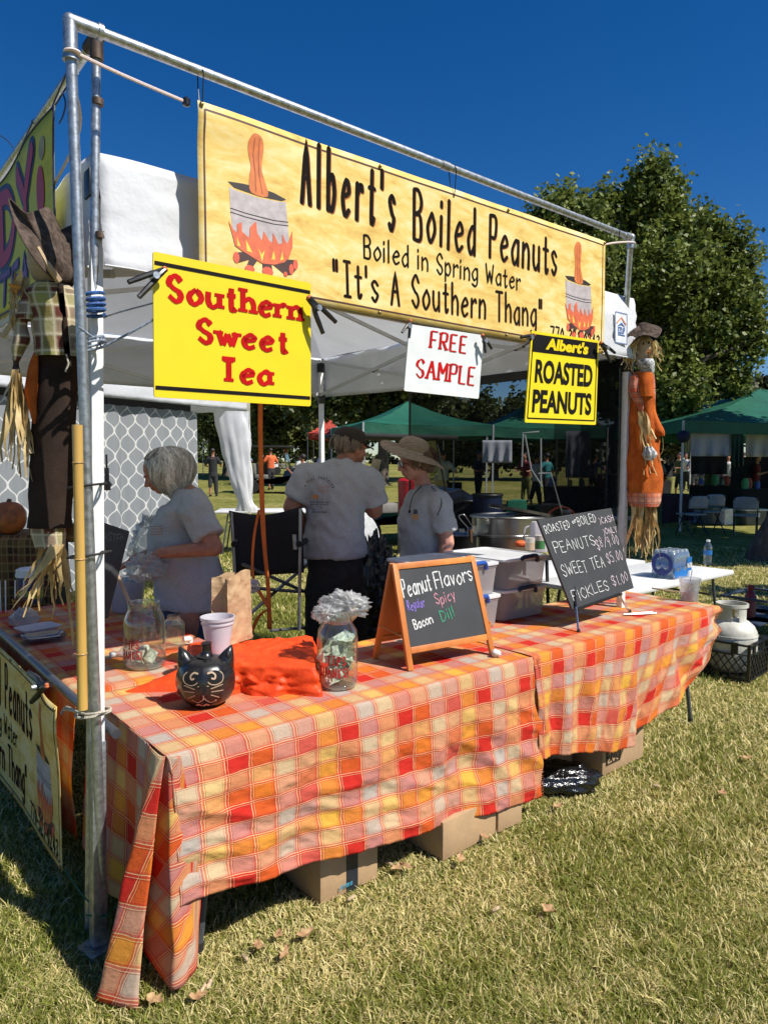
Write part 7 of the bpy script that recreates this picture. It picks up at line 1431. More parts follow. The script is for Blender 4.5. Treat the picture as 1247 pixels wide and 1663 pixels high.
mb = MB(); cc_ = atd(400, 955, 3.6); M_ = Matrix.Rotation(R(70), 3, 'X'); 
for k in range(4): mb.lathe(cc_+Vector((.012*k, .01*k, 0)), [(.022, 0), (.034, .03), (.037, .032)], 16, M=M_)
one(mb.build('stacked_cups', milk), 'short stack of clear plastic cups lying beside the paper bag', 'cups')
t = thing('rubbish_bag', 'tall shiny black rubbish bag behind the A-frame chalkboard', 'bag', grd(608, 5.1)); b = grd(612, 5.1); mb = crumple(b+Z*.5, (.155, .15, .52), 21, 64, 48, .5); mb.build('bag_body', bag_black, t, angle=180); mb = crumple(b+Z*.98-Vector((.07, 0, 0)), (.06, .05, .07), 4, 24, 16, .8); mb.build('bag_top', bag_black, t, angle=180)
def cooler(label, px, D, w, h, d, body, lidm, zoff=0):
    b = grd(px, D)+Z*zoff; t = thing('cooler', label, 'cooler', b); mb = MB(); mb.loft([(b, w*.47, d*.47), (b+Z*h*.74, w*.5, d*.5)], 24, 8); mb.build('cooler_body', body, t, angle=35); mb = MB(); mb.loft([(b+Z*h*.75, w*.52, d*.52), (b+Z*h*.95, w*.52, d*.52), (b+Z*h, w*.46, d*.45)], 24, 8); mb.build('lid', lidm, t, angle=35)
    mb = MB(); mb.tube([b+Vector((-w*.53, -.06, h*.6)), b+Vector((-w*.57, 0, h*.62)), b+Vector((-w*.53, .06, h*.6))], .012, 6); mb.build('handle', lidm, t); return t
red_pl = mat('red_plastic', (.45, .012, .02), .35); white_pl = mat('white_plastic', (.76, .76, .75), .4)
cooler('white cooler with a red lid behind the camp chair', 470, 11.0, .62, .46, .4, white_pl, red_pl)
Mx = Matrix.Translation(Vector((*grd(440, 12.2)[:2], tz(0, 12.2)))) @ Matrix.Rotation(.1, 4, 'Z'); table('white folding table out on the grass beyond the camp chair', -.9, .9, -.38, .38, Mx, .74, group='white tables on the far grass')
b = grd(566, 10.5); t = thing('round_table', 'white round table turned on its edge behind the man', 'table', b); M_ = Matrix.Rotation(R(84), 3, 'X'); mb = MB(); mb.lathe(b+Z*.46, [(0, -.02), (.43, -.02), (.46, -.01), (.46, .01), (.43, .02), (0, .02)], 48, M=M_); mb.build('tabletop', white_pl, t, angle=40)
for s in (-1, 1): mb = MB(); mb.tube([b+Vector((s*.2, .05, .25)), b+Vector((s*.22, .12, .62))], .014, 6); mb.build('folded_leg', darkst, t)
# ---- neighbour tent at the left with lattice curtain
def lattice():
    m, n = newmat('lattice_curtain'); L = n.links.new; uv = N(n, 'UVMap'); uv.uv_map = 'UVMap'; sp = N(n, 'SeparateXYZ'); L(uv.outputs[0], sp.inputs[0])
    def M(op, a, b=None):
        q = N(n, 'Math', operation=op)
        for i, v in enumerate((a, b)):
            if v is None: continue
            if isinstance(v, (int, float)): q.inputs[i].default_value = v
            else: L(v, q.inputs[i])
        return q.outputs[0]
    X = M('MULTIPLY', sp.outputs[0], 2*math.pi/.19); Y = M('MULTIPLY', sp.outputs[1], 2*math.pi/.245); Y2 = M('SUBTRACT', Y, M('MULTIPLY', M('SINE', M('MULTIPLY', Y, 2)), .40))
    f = M('MINIMUM', M('ABSOLUTE', M('COSINE', M('MULTIPLY', M('ADD', X, Y2), .5))), M('ABSOLUTE', M('COSINE', M('MULTIPLY', M('SUBTRACT', X, Y2), .5)))); g = M('LESS_THAN', f, .15)
    mx = N(n, 'MixRGB'); L(g, mx.inputs[0]); mx.inputs[1].default_value = (.33, .35, .37, 1); mx.inputs[2].default_value = (.80, .80, .78, 1)
    d = N(n, 'BsdfDiffuse'); L(mx.outputs[0], d.inputs[0]); t = N(n, 'BsdfTranslucent'); L(mx.outputs[0], t.inputs[0]); ms = N(n, 'MixShader'); ms.inputs[0].default_value = .35; L(d.outputs[0], ms.inputs[1]); L(t.outputs[0], ms.inputs[2]); o = N(n, 'OutputMaterial'); L(ms.outputs[0], o.inputs[0]); return m
def left_tent():
    _d = Vector((.49, .87, 0)).normalized(); A = Vector((-3.19, 8.0, 0))-_d*2.3; Bc = Vector((-1.94, 10.2, 0)); d = (Bc-A).normalized(); nl = Vector((-d.y, d.x, 0)); t = thing('canopy_tent', 'neighbouring white canopy tent behind the stall with a lattice curtain', 'tent', (A+Bc)/2+nl*1.5)
    cs = [A, Bc, Bc+nl*3.6, A+nl*3.6]; ze, zt2 = 2.38, 2.62; pk = (cs[0]+cs[2])/2+Z*3.2
    mb = MB()
    for i in range(4): a, b = cs[i]+Z*zt2, cs[(i+1) % 4]+Z*zt2; mb.grid(lambda u, v: a.lerp(b, u).lerp(pk, v)-Z*.05*math.sin(math.pi*u)*(1-v), 10, 6)
    mb.build('roof', white_canvas, t, angle=180)
    for i in range(4):
        a, b = cs[i], cs[(i+1) % 4]; mb = MB(); q = i; mb.grid(lambda u, v: a.lerp(b, u)+Z*(zt2+.0+(ze-zt2)*v)+nl*(.02*noise.noise(Vector((u*12, v, q)))-.01*v)*(-1), 60, 5); mb.build('valance', white_canvas, t, angle=180, solid=.002)
    for c in cs[:2]+cs[2:]: mb = MB(); mb.bar(c+Z*tz(c.x, c.y), c+Z*zt2, .04, .04); mb.build('leg', mat('beige_leg', (.62, .58, .45), .5), t)
    bk = MB(); z0 = 2.25
    mb = MB(); p0 = A+d*.3+nl*.14; p1 = Vector((-3.19, 8.0, 0))+_d*1.66+nl*.14; dd = Vector((p1.x-p0.x, p1.y-p0.y, 0)); L_ = dd.length; dd.normalize(); nn = Vector((-dd.y, dd.x, 0))
    def f(u, v): s = u*L_; return Vector((p0.x, p0.y, 0))+dd*s+nn*(.035*math.sin(s*13+.8*math.sin(s*3))+.02*math.sin(s*29))*(.4+.6*v)+Z*(2.32-.012*abs(math.sin(s*14))-v*2.1)
    mb.grid(f, 260, 30, lambda u, v: (u*L_*1.06/1.22, v*1.72)); one(mb.build('lattice_curtain', lattice(), angle=180), 'grey curtain with a white ogee lattice pattern hanging behind the left woman', 'curtain')
    mb = MB(); mb.box((Vector((p0.x, p0.y, 2.38))+Vector((p1.x, p1.y, 2.38)))/2+nn*.12, (L_, .02, .24), math.atan2(dd.y, dd.x)); one(mb.build('dark_backdrop', black_rub), 'dark strip of fabric above the top edge of the lattice curtain', 'fabric')
    D = 9.9; q = doll([(668, 346, 404), (690, 350, 404), (730, 362, 407), (770, 372, 409), (800, 383, 410), (815, 388, 411), (824, 386, 418), (830, 384, 420)], D, mat('curtain_white', (.78, .78, .79), .9, var=.04, trans=.3), 'gathered_curtain', None, .8, 3, n=60, amp=.10); one(q, 'white tent curtain gathered and tied at its right corner', 'curtain')
left_tent()
def pumpkin_table():
    D = 4.9; c = atd(8, 870, D); z = c.z; t = thing('display_stand', 'stand draped in dark brown plaid at the far left', 'stand', Vector((c.x, D+.2, 0))); mb = MB()
    def f(u, v):
        x = -60+150*u; 
        if v < .3: return atd(x, 870, D)+Vector((0, .5*(1-v/.3), 0))
        s = (v-.3)/.7; p = atd(x, 870, D); return Vector((p.x*1, D-.02-.03*math.sin(x*.25)*s, z-s*(z-.25)))
    mb.grid(f, 60, 24, lambda u, v: (u*.8, v*1.1)); mb.build('plaid_cover', PLd, t, angle=180); mb = MB(); mb.box((c.x-.05, D+.26, z/2-.02), (.55, .45, z-.05)); mb.build('stand_box', black_rub, t)
    p = atd(16, 868, D+.12); p.z = z; t = thing('pumpkin', 'orange pumpkin with dark patches on the plaid stand, far left', 'pumpkin', p); om = mat('pumpkin_orange', (.42, .12, .025), .55, var=.5, scale=9, c2=(.10, .03, .012)); mb = MB()
    mb.grid(lambda u, v: p+Vector((math.cos(2*math.pi*u), math.sin(2*math.pi*u), 0))*(.118*math.sin(math.pi*v)**.7*(1-.07*abs(math.sin(u*math.pi*9))**.5))+Z*(.115-.115*math.cos(math.pi*(1-v))*-1 if False else .115*(1-math.cos(math.pi*v))), 72, 18); mb.build('pumpkin_body', om, t, angle=180); mb = MB(); mb.tube([p+Z*.215, p+Z*.25+U*.01], [.02, .014], 8); mb.build('stem', bark, t)
pumpkin_table()
# ---- vehicles
def cart(label, px, D, L, Hh, body, roof, yaw=0, name='golf_cart'):
    b = grd(px, D); t = thing(name, label, 'golf cart', b); T_ = Matrix.Translation(b) @ Matrix.Rotation(yaw, 4, 'Z'); k = L/2.4; kz = Hh/1.8; S = lambda x, y, z: (x*k, y*k, z*kz)
    mb = MB(T_); prof = [(-1.15, .35), (-1.2, .75), (-.75, .82), (-.7, .42), (-.1, .38), (.35, .38), (.5, .85), (.85, .92), (1.15, .75), (1.2, .38)]; n = len(prof)
    mb.add([S(x, -.55, z) for x, z in prof]+[S(x, .55, z) for x, z in prof], [tuple(range(n)), tuple(range(2*n-1, n-1, -1))]+[(i, i+n, (i+1) % n+n, (i+1) % n) for i in range(n)]); mb.build('body', body, t, bevel=.03)
    for x in (-.78, .82):
        for y in (-.52, .52): mb = MB(T_); mb.tube([S(x, y-.09, .25), S(x, y+.09, .25)], .25*kz, 18); w = mb.build('wheel', black_rub, t); mb = MB(T_); mb.tube([S(x, y-.1, .25), S(x, y+.1, .25)], .13*kz, 12); mb.build('rim', darkst, w)
    mb = MB(T_); mb.box(S(-.45, 0, .62), S(.5, .95, .16)); mb.build('seat', mat('seat_tan', (.2, .19, .17), .6), t, bevel=.03); mb = MB(T_); mb.box(S(-.72, 0, .92), S(.1, .95, .42)); mb.build('backrest', mat('seat_tan', (.2, .19, .17)), t, bevel=.03)
    mb = MB(T_); mb.box(S(-.1, 0, 1.76), S(1.75, 1.15, .07)); mb.build('roof', roof, t, bevel=.03)
    for x0, x1 in ((-.85, -.85), (.62, .42)):
        for y in (-.5, .5): mb = MB(T_); mb.tube([S(x0, y, .8), S(x1, y, 1.74)], .02, 6); mb.build('roof_post', black_rub, t)
    mb = MB(T_); mb.add([S(.66, -.48, .9), S(.66, .48, .9), S(.46, .48, 1.7), S(.46, -.48, 1.7)], [(0, 1, 2, 3)]); mb.build('windshield', clear('windscreen', (.8, .85, .85), .2), t)
    mb = MB(T_); mb.tube([S(.45, -.2, .9), S(.28, -.2, 1.05)], .02, 6); mb.tube([Vector(S(.27, -.2, 1.06))+Vector((.06*math.sin(a), .15*math.cos(a), .13*math.sin(a))) for a in [2*math.pi*j/12 for j in range(12)]], .012, 5, closed=True); mb.build('steering_wheel', black_rub, t); 
    for y in (-.4, .4): mb = MB(T_); mb.ell(S(1.17, y, .62), .05*k, 8, 6); mb.build('headlight', white_pl, t)
    return t
carb = mat('cart_black', (.012, .013, .016), .22, coat=.5); cart('black golf cart parked in the shade beyond the white curtain', 446, 28, 2.35, 1.85, carb, black_rub)
cart('dark utility cart between the man and the woman with the hat', 640, 13.5, 3.0, 2.05, carb, black_rub, .5, 'utility_cart')
cart('pale golf cart far off behind the black one', 470, 46, 2.4, 1.8, white_pl, white_pl, .2)
# ---- simple far figures
def figure(label, px, D, shirt, trou, skin=skin_b, face=0., h=1.7, arms=.2, bend=0., group=None, hair=None, cat='person'):
    b = grd(px, D); t = thing('person', label, cat, b, group); k = h/1.75; T_ = Matrix.Translation(b) @ Matrix.Rotation(face, 4, 'Z') @ Matrix.Scale(k, 4); rn = random.Random(int(px*7+D)); st = rn.uniform(.04, .14)
    mb = MB(T_); mb.ell((0, bend+.03, 1.62-bend*.3), (.075, .09, .115), 12, 8); mb.cap((0, bend*.8, 1.42-bend*.2), (0, bend+.02, 1.55-bend*.3), .055, .05)
    for s in (-1, 1):
        e = (s*(.2+arms*.5), bend*.7+arms*.2, 1.12-bend*.2); w = (s*(.2+arms*.2), bend+.12+arms*.5, .95+arms*.7); mb.cap((s*.18, bend*.7, 1.38-bend*.2), e, .05, .042); mb.cap(e, w, .038, .028); mb.cap(w, (w[0], w[1]+.06, w[2]+.02), .035, .025); mb.cap((s*.1, s*st, .5), (s*.1, s*st, .06), .05, .04)
    mb.cap((0, 0, .95), (0, bend*.7, 1.35-bend*.2), .1, .12); mb.build('body', skin, t, voxel=.022*k, smoothit=2)
    mb = MB(T_); mb.loft([((0, 0, .88), .165, .12), ((0, bend*.3, 1.1-bend*.05), .155, .12), ((0, bend*.7, 1.36-bend*.2), .19, .12), ((0, bend*.8, 1.45-bend*.2), .08, .08)], 16)
    for s in (-1, 1): mb.cap((s*.16, bend*.7, 1.38-bend*.2), (s*(.2+arms*.35), bend*.7+arms*.12, 1.2-bend*.2), .075, .068)
    mb.build('shirt', shirt, t, voxel=.022*k, smoothit=2); mb = MB(T_); mb.loft([((0, 0, .7), .16, .12), ((0, 0, .92), .165, .12)], 14)
    for s in (-1, 1): mb.cap((s*.085, 0, .8), (s*.1, s*st, .36 if rn.random() < .4 else .12), .095, .07)
    mb.build('trousers', trou, t, voxel=.024*k, smoothit=2); mb = MB(T_); mb.ell((0, bend+.0, 1.67-bend*.3), (.085, .095, .09), 12, 8); mb.build('hair', hair or mat('hair_dark', (.03, .02, .015), .6), t)
    for s in (-1, 1): mb = MB(T_); mb.ell((s*.1, s*st+.04, .04), (.045, .12, .045), 8, 6); mb.build('shoe', black_rub, t)
    return t
fab = lambda n, c: mat('fabric_'+n, c, .85, var=.15)
figure('person in a green shirt standing left of the tent post', 493, 20, fab('green', (.01, .22, .12)), fab('black', (.02, .02, .022)), skin_a, 1.2, 1.62, .5)
figure('person in a bright orange top by the black golf cart', 441, 30, fab('orange', (.8, .16, .05)), fab('dark', (.03, .03, .035)), skin_a, .5, 1.75)
figure('person in dark clothes left of the gathered curtain', 348, 26, fab('black', (.02, .02, .022)), fab('dark', (.03, .03, .035)), skin_a, 0, 1.75)
cols = [fab('navy', (.02, .03, .08)), fab('olive', (.12, .12, .03)), fab('pink', (.5, .1, .18)), fab('teal', (.02, .2, .22)), fab('white', (.65, .65, .65)), fab('maroon', (.2, .02, .03)), fab('black', (.02, .02, .022)), fab('sky', (.2, .35, .55))]
spots = [(1080, 24, 6, 'person in black behind the dark cloth table'), (1098, 27, 1, 'person in olive near the dark cloth table'), (1122, 26, 0, 'person in navy behind the left folded chair'), (1146, 22.5, 1, 'person in olive shorts under the right green canopy'), (1163, 23, 2, 'person with a pink top under the right green canopy'), (1176, 25, 4, 'person in white behind the pink-topped one'), (1222, 21, 5, 'person in maroon at the far right stall'), (1240, 24, 3, 'person in teal at the right picture edge'), (1205, 27, 7, 'person in pale blue far behind the folded chairs'),
         (1003, 19, 4, 'person in a white shirt seen through the doubled mesh'), (868, 21, 4, 'person in white seen through the mesh near the frame stand'), (885, 23, 3, 'person in teal seen through the mesh'), (852, 24, 5, 'person in maroon seen through the mesh, left of the frame stand'), (775, 22, 6, 'person in black seen through the mesh by the hanging sheet'), (718, 20, 4, 'person in white seen through the mesh by the hat brim'), (1012, 22, 5, 'person in maroon just left of the right scarecrow')]
for i, (px, D, c_, lab) in enumerate(spots): figure(lab, px, D, cols[c_], cols[6] if i % 3 else cols[1], skin_a if i % 2 else skin_b, (i*1.7) % 6, 1.62+.03*(i % 5), .15+.1*(i % 4), .0 if i % 4 else .12, 'visitors in the background')
# ---- green canopies
green_c = mat('green_canvas', (.014, .135, .08), .6, var=.12, scale=2, trans=.22, bump=.2, bscale=6); grey_sheet = mat('grey_sheet', (.45, .47, .52), .85, var=.05, trans=.15)  # grey cloth; also carries the shade of the white stall walls
def gtent(label, px0, px1, D, ze, zp, depth, m=green_c, val=.26, group='green canopies across the lawn', skew=0.):
    a = atd(px0, 750, D); b = atd(px1, 750, D+skew); g = tz(0, D); A, Bb = Vector((a.x, D, g)), Vector((b.x, D+skew, g)); dv = Vector((-(Bb-A).y, (Bb-A).x, 0)).normalized()*depth; cs = [A, Bb, Bb+dv, A+dv]; pk = (A+Bb+dv+cs[1]*0+cs[3]*0+A*0)/2+Z*0; pk = (cs[0]+cs[2])/2; pk.z = g+zp
    t = thing('canopy_tent', label, 'tent', (cs[0]+cs[2])/2, group)
    for i in range(4):
        p, q = cs[i]+Z*ze, cs[(i+1) % 4]+Z*ze; mb = MB(); mb.grid(lambda u, v: p.lerp(q, u).lerp(pk, v)-Z*(.10*math.sin(math.pi*u)*(1-v)*.5+.10*math.sin(math.pi*v))+Z*.02*noise.noise(Vector((u*8, v*8, i))), 12, 10); mb.build('roof_panel', m, t, angle=180)
        mb = MB(); mb.grid(lambda u, v: p.lerp(q, u)-Z*val*v-Z*.05*math.sin(math.pi*u)+Vector((0, -.02*noise.noise(Vector((u*9, v, i))), 0)), 24, 3); mb.build('valance', m, t, angle=180)
        mb = MB(); mb.bar(cs[i], cs[i]+Z*ze, .04, .04); mb.build('leg', steel_bar, t)
    return t, cs
gtent('green canopy seen between the man and the free sample sign', 590, 800, 16.5, 2.40, 3.05, 3.2, skew=1.); gtent('dark green canopy seen through the black mesh wall', 790, 985, 17.5, 2.35, 3.0, 3.2, skew=.5)
gtent('big green canopy at the right edge with its eave in shade', 1107, 1640, 15.5, 2.42, 3.5, 6.5, skew=1.0); gtent('pale green canopy just right of the tall scarecrow', 1000, 1168, 22, 2.55, 3.35, 3.4, skew=-.5)
gtent('small red-roofed stall beyond the tent post', 500, 560, 36, 2.5, 3.4, 3, mat('red_canvas', (.55, .08, .05), .6, trans=.2), group='far stalls'); gtent('far white canopy behind the green shirt', 520, 590, 40, 2.6, 3.5, 3, white_canvas, group='far stalls'); gtent('low white canopy at the far left of the field', 330, 372, 44, 2.3, 3.2, 3, white_canvas, group='far stalls')
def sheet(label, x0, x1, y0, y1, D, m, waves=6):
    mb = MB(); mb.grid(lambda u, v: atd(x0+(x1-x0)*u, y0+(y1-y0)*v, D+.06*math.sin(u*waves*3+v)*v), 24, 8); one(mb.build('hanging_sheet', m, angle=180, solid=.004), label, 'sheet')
sheet('white sheet coloured shade-grey, hanging under the right green canopy, left one', 1121, 1186, 700, 741, 15.8, grey_sheet); sheet('white sheet coloured shade-grey, hanging at the right picture edge', 1210, 1275, 697, 742, 16.2, grey_sheet); sheet('dark green canopy wall gathered between the grey sheets', 1187, 1207, 700, 757, 15.7, mat('dark_green_canvas', (.008, .045, .025), .8)); sheet('white sheet behind the dark round lamp', 1111, 1122, 705, 735, 19, white_canvas)
sheet('grey sheet behind the mesh, left', 783, 831, 715, 752, 16.3, grey_sheet); sheet('dark grey tent side behind the mesh, right', 918, 958, 700, 776, 16, mat('dark_grey_cloth', (.12, .13, .15), .85)); sheet('added dark sheet for the dim inside of the right stall', 1121, 1180, 741, 770, 19.5, mat('stall_dark', (.012, .014, .03), .9)); sheet('added dark sheet for the dim inside of the right-hand stall by the frame edge', 1186, 1300, 742, 800, 21, mat('stall_dark', (.012, .014, .03)))  # the last two are added dark sheets standing for the dark stall interior
c = atd(1109, 709, 15.3); mb = MB(); mb.ell(c, .135, 16, 12); mb.tube([c+Z*.13, c+Z*.3], .006, 5); one(mb.build('round_lantern', mat('navy_paper', (.01, .012, .04), .8)), 'dark blue round paper lantern under the right canopy corner', 'lantern')
# ---- furniture across the lawn
Mx = Matrix.Translation(grd(1092, 16.6)) @ Matrix.Rotation(-.2, 4, 'Z'); t = table('far table under a dark cloth right of the scarecrow', -.32, .32, -.3, .3, Mx, .74, group='tables in the background'); mb = MB(Mx); mb.grid(lambda u, v: (-.34+.68*u, -.33-.05*v-.05*math.sin(u*14)*v, .75-.68*v+.1*u*v), 30, 8); mb.add([(-.34, -.33, .752), (.34, -.33, .752), (.34, .33, .752), (-.34, .33, .752)], [(0, 1, 2, 3)]); one(mb.build('table_cover', mat('dark_maroon_cloth', (.035, .015, .018), .85), angle=180), 'dark maroon cloth over the far table', 'tablecloth')
def fchair(label, px, D, yaw, m, group='folding chairs across the lawn'):
    b = grd(px, D); t = thing('folding_chair', label, 'chair', b, group); T_ = Matrix.Translation(b) @ Matrix.Rotation(yaw, 4, 'Z')
    mb = MB(T_); mb.grid(lambda u, v: ((u-.5)*.46, -.03+.04*(2*u-1)**2+.03*v, .84-.26*v-.05*(2*u-1)**4*(1-v)), 12, 6); mb.build('backrest', m, t, solid=.02, angle=180); mb = MB(T_); mb.box((0, .22, .45), (.44, .42, .03)); mb.build('seat', m, t, bevel=.01)
    for s in (-1, 1): mb = MB(T_); mb.tube([(s*.22, -.02, .82), (s*.22, .42, .0)], .013, 6); mb.build('leg', darkst, t); mb = MB(T_); mb.tube([(s*.20, .38, .45), (s*.20, -.08, 0)], .013, 6); mb.build('leg', darkst, t)
    return t
gp = mat('grey_plastic', (.30, .31, .32), .5); fchair('grey folding chair facing away, right of the dark cloth table', 1132, 14.6, .3, gp); fchair('grey folding chair nearest the right picture edge', 1207, 14.4, -.5, gp); fchair('grey folding chair just behind the left one', 1158, 15.2, .1, gp); fchair('green folding chair seen through the mesh', 838, 13.5, .4, mat('green_cloth_dark', (.01, .16, .09), .8)); fchair('dark folding chair seen through the mesh beside the round hoop', 892, 12.5, -.3, darkst); fchair('dark folding chair seen through the mesh at left', 790, 14, .2, gp)
def tote(label, px, D, w, h, d, m, lidm, yaw=0., lab_=True):
    b = grd(px, D); t = thing('storage_tote', label, 'storage tote', b, 'storage totes on the far grass'); T_ = Matrix.Translation(b) @ Matrix.Rotation(yaw, 4, 'Z'); mb = MB(T_); mb.loft([((0, 0, 0), w*.45, d*.45), ((0, 0, h-.04), w*.5, d*.5)], 28, 9); mb.build('tub', m, t, angle=30); mb = MB(T_); mb.loft([((0, 0, h-.04), w*.53, d*.53), ((0, 0, h-.01), w*.53, d*.53), ((0, 0, h), w*.49, d*.49)], 28, 9); mb.build('lid', lidm, t, angle=30)
    if lab_: mb = MB(T_); mb.box((.03, -d*.5-.004, h*.62), (.09, .006, .11)); mb.build('paper_label', white_pl, t)
tg = mat('tote_grey', (.13, .13, .12), .5); tote('grey storage tote with a paper label, left of the two', 1155, 17.2, .52, .40, .38, tg, mat('lid_grey_green', (.10, .14, .13), .5), .5); tote('grey storage tote with a white lid edge near the right trunk', 1218, 17.0, .55, .38, .38, tg, white_pl, .1); tote('white box beside the left grey tote', 1176, 17.0, .30, .38, .25, white_pl, white_pl, .3, False); tote('blue patterned bag-like box at the foot of the dark table', 1128, 17.3, .3, .36, .2, mat('blue_pattern', (.08, .14, .3), .7, var=.6, scale=40), darkst, 0, False)
t = thing('frame_stand', 'thin metal frame stand seen through the mesh wall', 'stand', grd(862, 11)); 
for p in ([(847, 758), (849, 703), (875, 701)], [(852, 706), (862, 762), (880, 790)], [(878, 712), (878, 790)], [(874, 769), (894, 768), (913, 836)]): mb = MB(); mb.tube([atd(x, y, 11) for x, y in p], .012, 6); mb.build('frame_tube', steel_bar, t)
for k, (px, y, z, lab, m_) in enumerate(((835, 790, 0, 'green tub seen through the mesh', mat('green_tub', (.01, .2, .11), .5)), (790, 800, 0, 'dark blue barrel seen through the mesh', mat('blue_barrel', (.01, .02, .07), .5)), (756, 800, 0, 'black bin seen through the mesh behind the woman', black_rub))):
    b = grd(px, 12.5+k*.6); t = thing('barrel', lab, 'barrel', b); hh = (.62, .95, .8)[k]; mb = MB(); mb.lathe(b, [(0, 0), (.24, 0), (.28, hh*.5), (.27, hh), (.25, hh), (.0, hh-.05)], 24); mb.build('barrel_body', m_, t); mb = MB(); mb.lathe(b, [(.285, hh*.97), (.295, hh), (.285, hh*1.02)], 24); mb.build('barrel_rim', darkst, t)
b = grd(915, 14.5); mb = MB(); mb.tube([b+Vector((-1.6, 0, .35)), b+Vector((1.5, .4, .35))], .05, 8); one(mb.build('low_rail', mat('pale_wood', (.5, .33, .22))), 'low wooden rail behind the mesh wall', 'rail')
b = grd(910, 12.4); mb = MB(); mb.tube([b+Vector((.26*math.cos(a), 0, .52+.26*math.sin(a))) for a in [2*math.pi*k/24 for k in range(24)]], .022, 6, closed=True); one(mb.build('hoop', mat('hoop_red', (.3, .05, .03), .6)), 'reddish hoop leaning behind the mesh wall', 'hoop')
b = grd(665, 12.2); t = thing('drink_cooler', 'tall red drinks cooler behind the woman with the straw hat', 'cooler', b); mb = MB(); mb.lathe(b, [(0, .55), (.19, .55), (.21, 1.15), (.21, 1.2)], 24); mb.build('cooler_body', red_pl, t); mb = MB(); mb.lathe(b, [(.215, 1.2), (.215, 1.25), (.16, 1.29), (0, 1.3)], 24); mb.build('lid', red_pl, t); mb = MB(); mb.box(b+Z*.27, (.42, .42, .54)); mb.build('stand', darkst, t)
for k, (px, D, w, lab) in enumerate(((1150, 21, .8, 'far table with a black cloth under the right canopy'), (1245, 19, .9, 'far table with a black cloth at the right edge of the frame'), (930, 20, .9, 'far table with a black cloth behind the mesh'), (700, 22, .9, 'far table with a black cloth behind the straw hat'), (1040, 24, .8, 'far table with a black cloth behind the right scarecrow'))):
    b = grd(px, D); t = thing('draped_table', lab, 'table', b, 'draped tables in the background'); mb = MB(Matrix.Translation(b)); mb.grid(lambda u, v: ((u*2-1)*w, -.35-.04*v-.04*math.sin(u*17)*v, .74-.7*v), 30, 6); mb.add([(-w, -.35, .742), (w, -.35, .742), (w, .35, .742), (-w, .35, .742)], [(0, 1, 2, 3)]); mb.build('cloth', mat('cloth_black', (.012, .012, .014), .9), t, angle=180)
    rn = random.Random(k)
    for j in range(5): mb = MB(Matrix.Translation(b)); x = rn.uniform(-.8, .8)*w; h = rn.uniform(.1, .32); mb.lathe((x, rn.uniform(-.2, .2), .74), [(0, 0), (h*.3, 0), (h*.34, h*.6), (h*.2, h), (0, h)], 10); one(mb.build('goods', mat('goods%d' % j, [(.5, .06, .04), (.05, .12, .5), (.6, .55, .5), (.06, .35, .16), (.6, .42, .06)][j], .5)), ('red', 'blue', 'pale', 'green', 'yellow')[j]+' jar on the far black-draped table '+('under the right canopy', 'at the right frame edge', 'behind the mesh wall', 'behind the straw hat', 'behind the right scarecrow')[k], 'goods', 'goods on the far draped tables')
for i, (px, D, c_, lab) in enumerate(((1062, 22, 7, 'person in pale blue just right of the tall scarecrow'), (1110, 30, 4, 'person in white far behind the left grey sheet'), (1134, 31, 5, 'person in maroon far behind the left grey sheet'), (1190, 30, 6, 'person in black between the grey sheets'), (1230, 30, 2, 'person in pink far at the right stall'), (960, 26, 0, 'person in navy seen behind the maple trunk'), (1032, 30, 4, 'distant person in white left of the dark cloth table'), (520, 30, 0, 'distant person in navy by the red-roofed stall'), (400, 36, 7, 'distant person in pale blue beyond the white curtain'))): figure(lab, px, D, cols[c_], cols[6 if i % 2 else 0], skin_a if i % 2 else skin_b, (i*2.3) % 6, 1.6+.03*(i % 5), .2+.1*(i % 3), .1 if i % 3 else 0., 'visitors in the background')
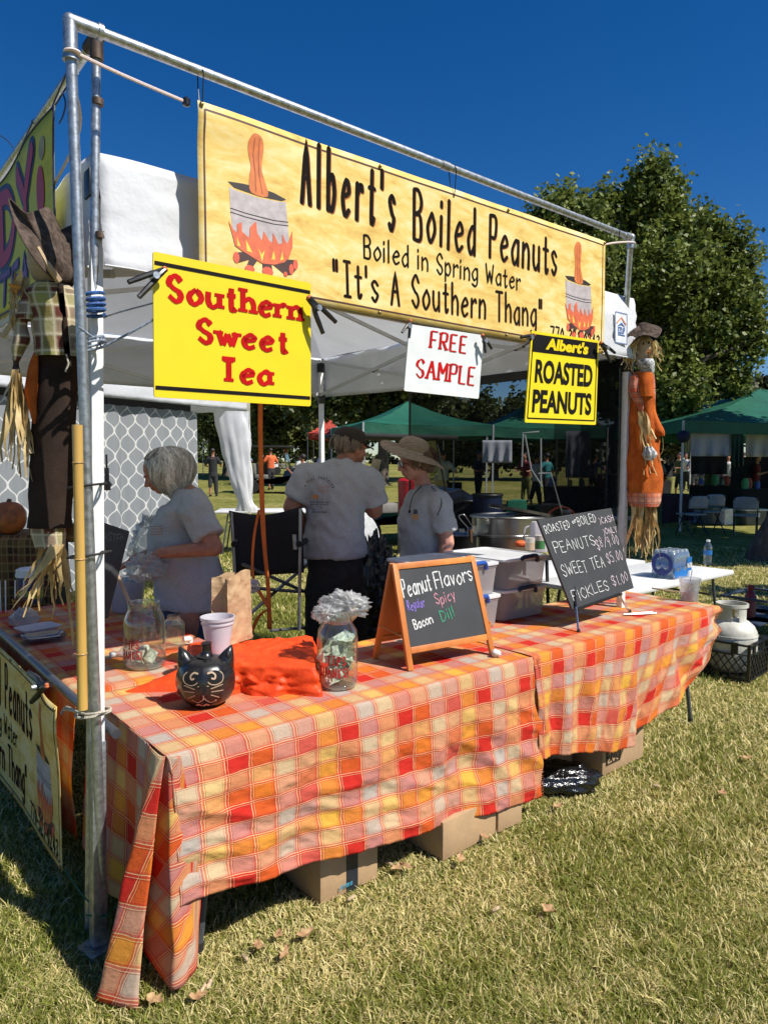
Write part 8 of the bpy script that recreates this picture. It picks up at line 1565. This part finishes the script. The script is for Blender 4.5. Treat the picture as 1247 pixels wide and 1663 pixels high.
# ---- litter on the grass
leafm = mat('dry_leaf', (.45, .30, .15), .8, var=.4, scale=30, c2=(.25, .12, .05)); shellm = mat('peanut_shell', (.56, .42, .25), .8, var=.25, scale=60, bump=.8, bscale=140)
def litter():
    sp = [(632, 1402), (645, 1412), (662, 1410), (570, 1458), (452, 1522), (495, 1520), (398, 1555), (420, 1540), (462, 1552), (330, 1605), (322, 1622), (252, 1628), (340, 1598), (748, 1398), (905, 1312), (1065, 1276), (788, 1362), (1210, 1233), (805, 1476), (1172, 1290), (890, 1480), (962, 1262)]
    WH = ['just below the taped box', 'right of the taped box, nearest it', 'right of the taped box, second from it', 'below the taped box', 'left end of the leaf cluster in front', 'right end of the leaf cluster in front', 'lowest left of the front cluster', 'middle of the front cluster', 'lowest right of the front cluster', 'right of the cloth corner, upper', 'right of the cloth corner, lower', 'under the cloth corner', 'beside the cloth corner, rightmost', 'in front of the large brown box', 'below the black plastic bag, nearest it', 'right of the black plastic bag', 'by the right edge of the large box', 'far out at the right edge', 'in the middle of the open lawn', 'right of the middle of the lawn', 'alone in the open dry patch', 'nearest the box with black printing']
    for k, (x, y) in enumerate(sp):
        p = atz(x, y, .022); rn = random.Random(k)
        if k % 3 == 0:
            mb = MB(); a = rn.uniform(0, 3); d = Vector((math.cos(a), math.sin(a), .1)); mb.tube([p-d*.019, p-d*.012, p-d*.001, p+d*.011, p+d*.019], [.002, .0075, .0058, .0078, .002], 8); one(mb.build('peanut_shell', shellm, angle=180), ('pale peanut shell lying on the grass '+WH[k]), 'peanut shell', 'peanut shells on the grass')
        else:
            a = rn.uniform(0, 6); ca, sa = math.cos(a), math.sin(a); L, W = rn.uniform(.022, .038), rn.uniform(.013, .022)
            def f(u, v): x_ = (u-.5)*2; w = W*(1-abs(x_)**1.6)*(1+.35*math.sin(u*17)); q = (v-.5)*2*w; return p+Vector((x_*L*ca-q*sa, x_*L*sa+q*ca, .006+.010*x_*x_+.35*abs(q)+.003*math.sin(u*9+v*5)))
            mb = MB(); mb.grid(f, 12, 4); one(mb.build('dry_leaf', leafm, angle=180), ('curled dry brown leaf on the grass '+WH[k]), 'leaf', 'dry leaves on the grass')
litter()
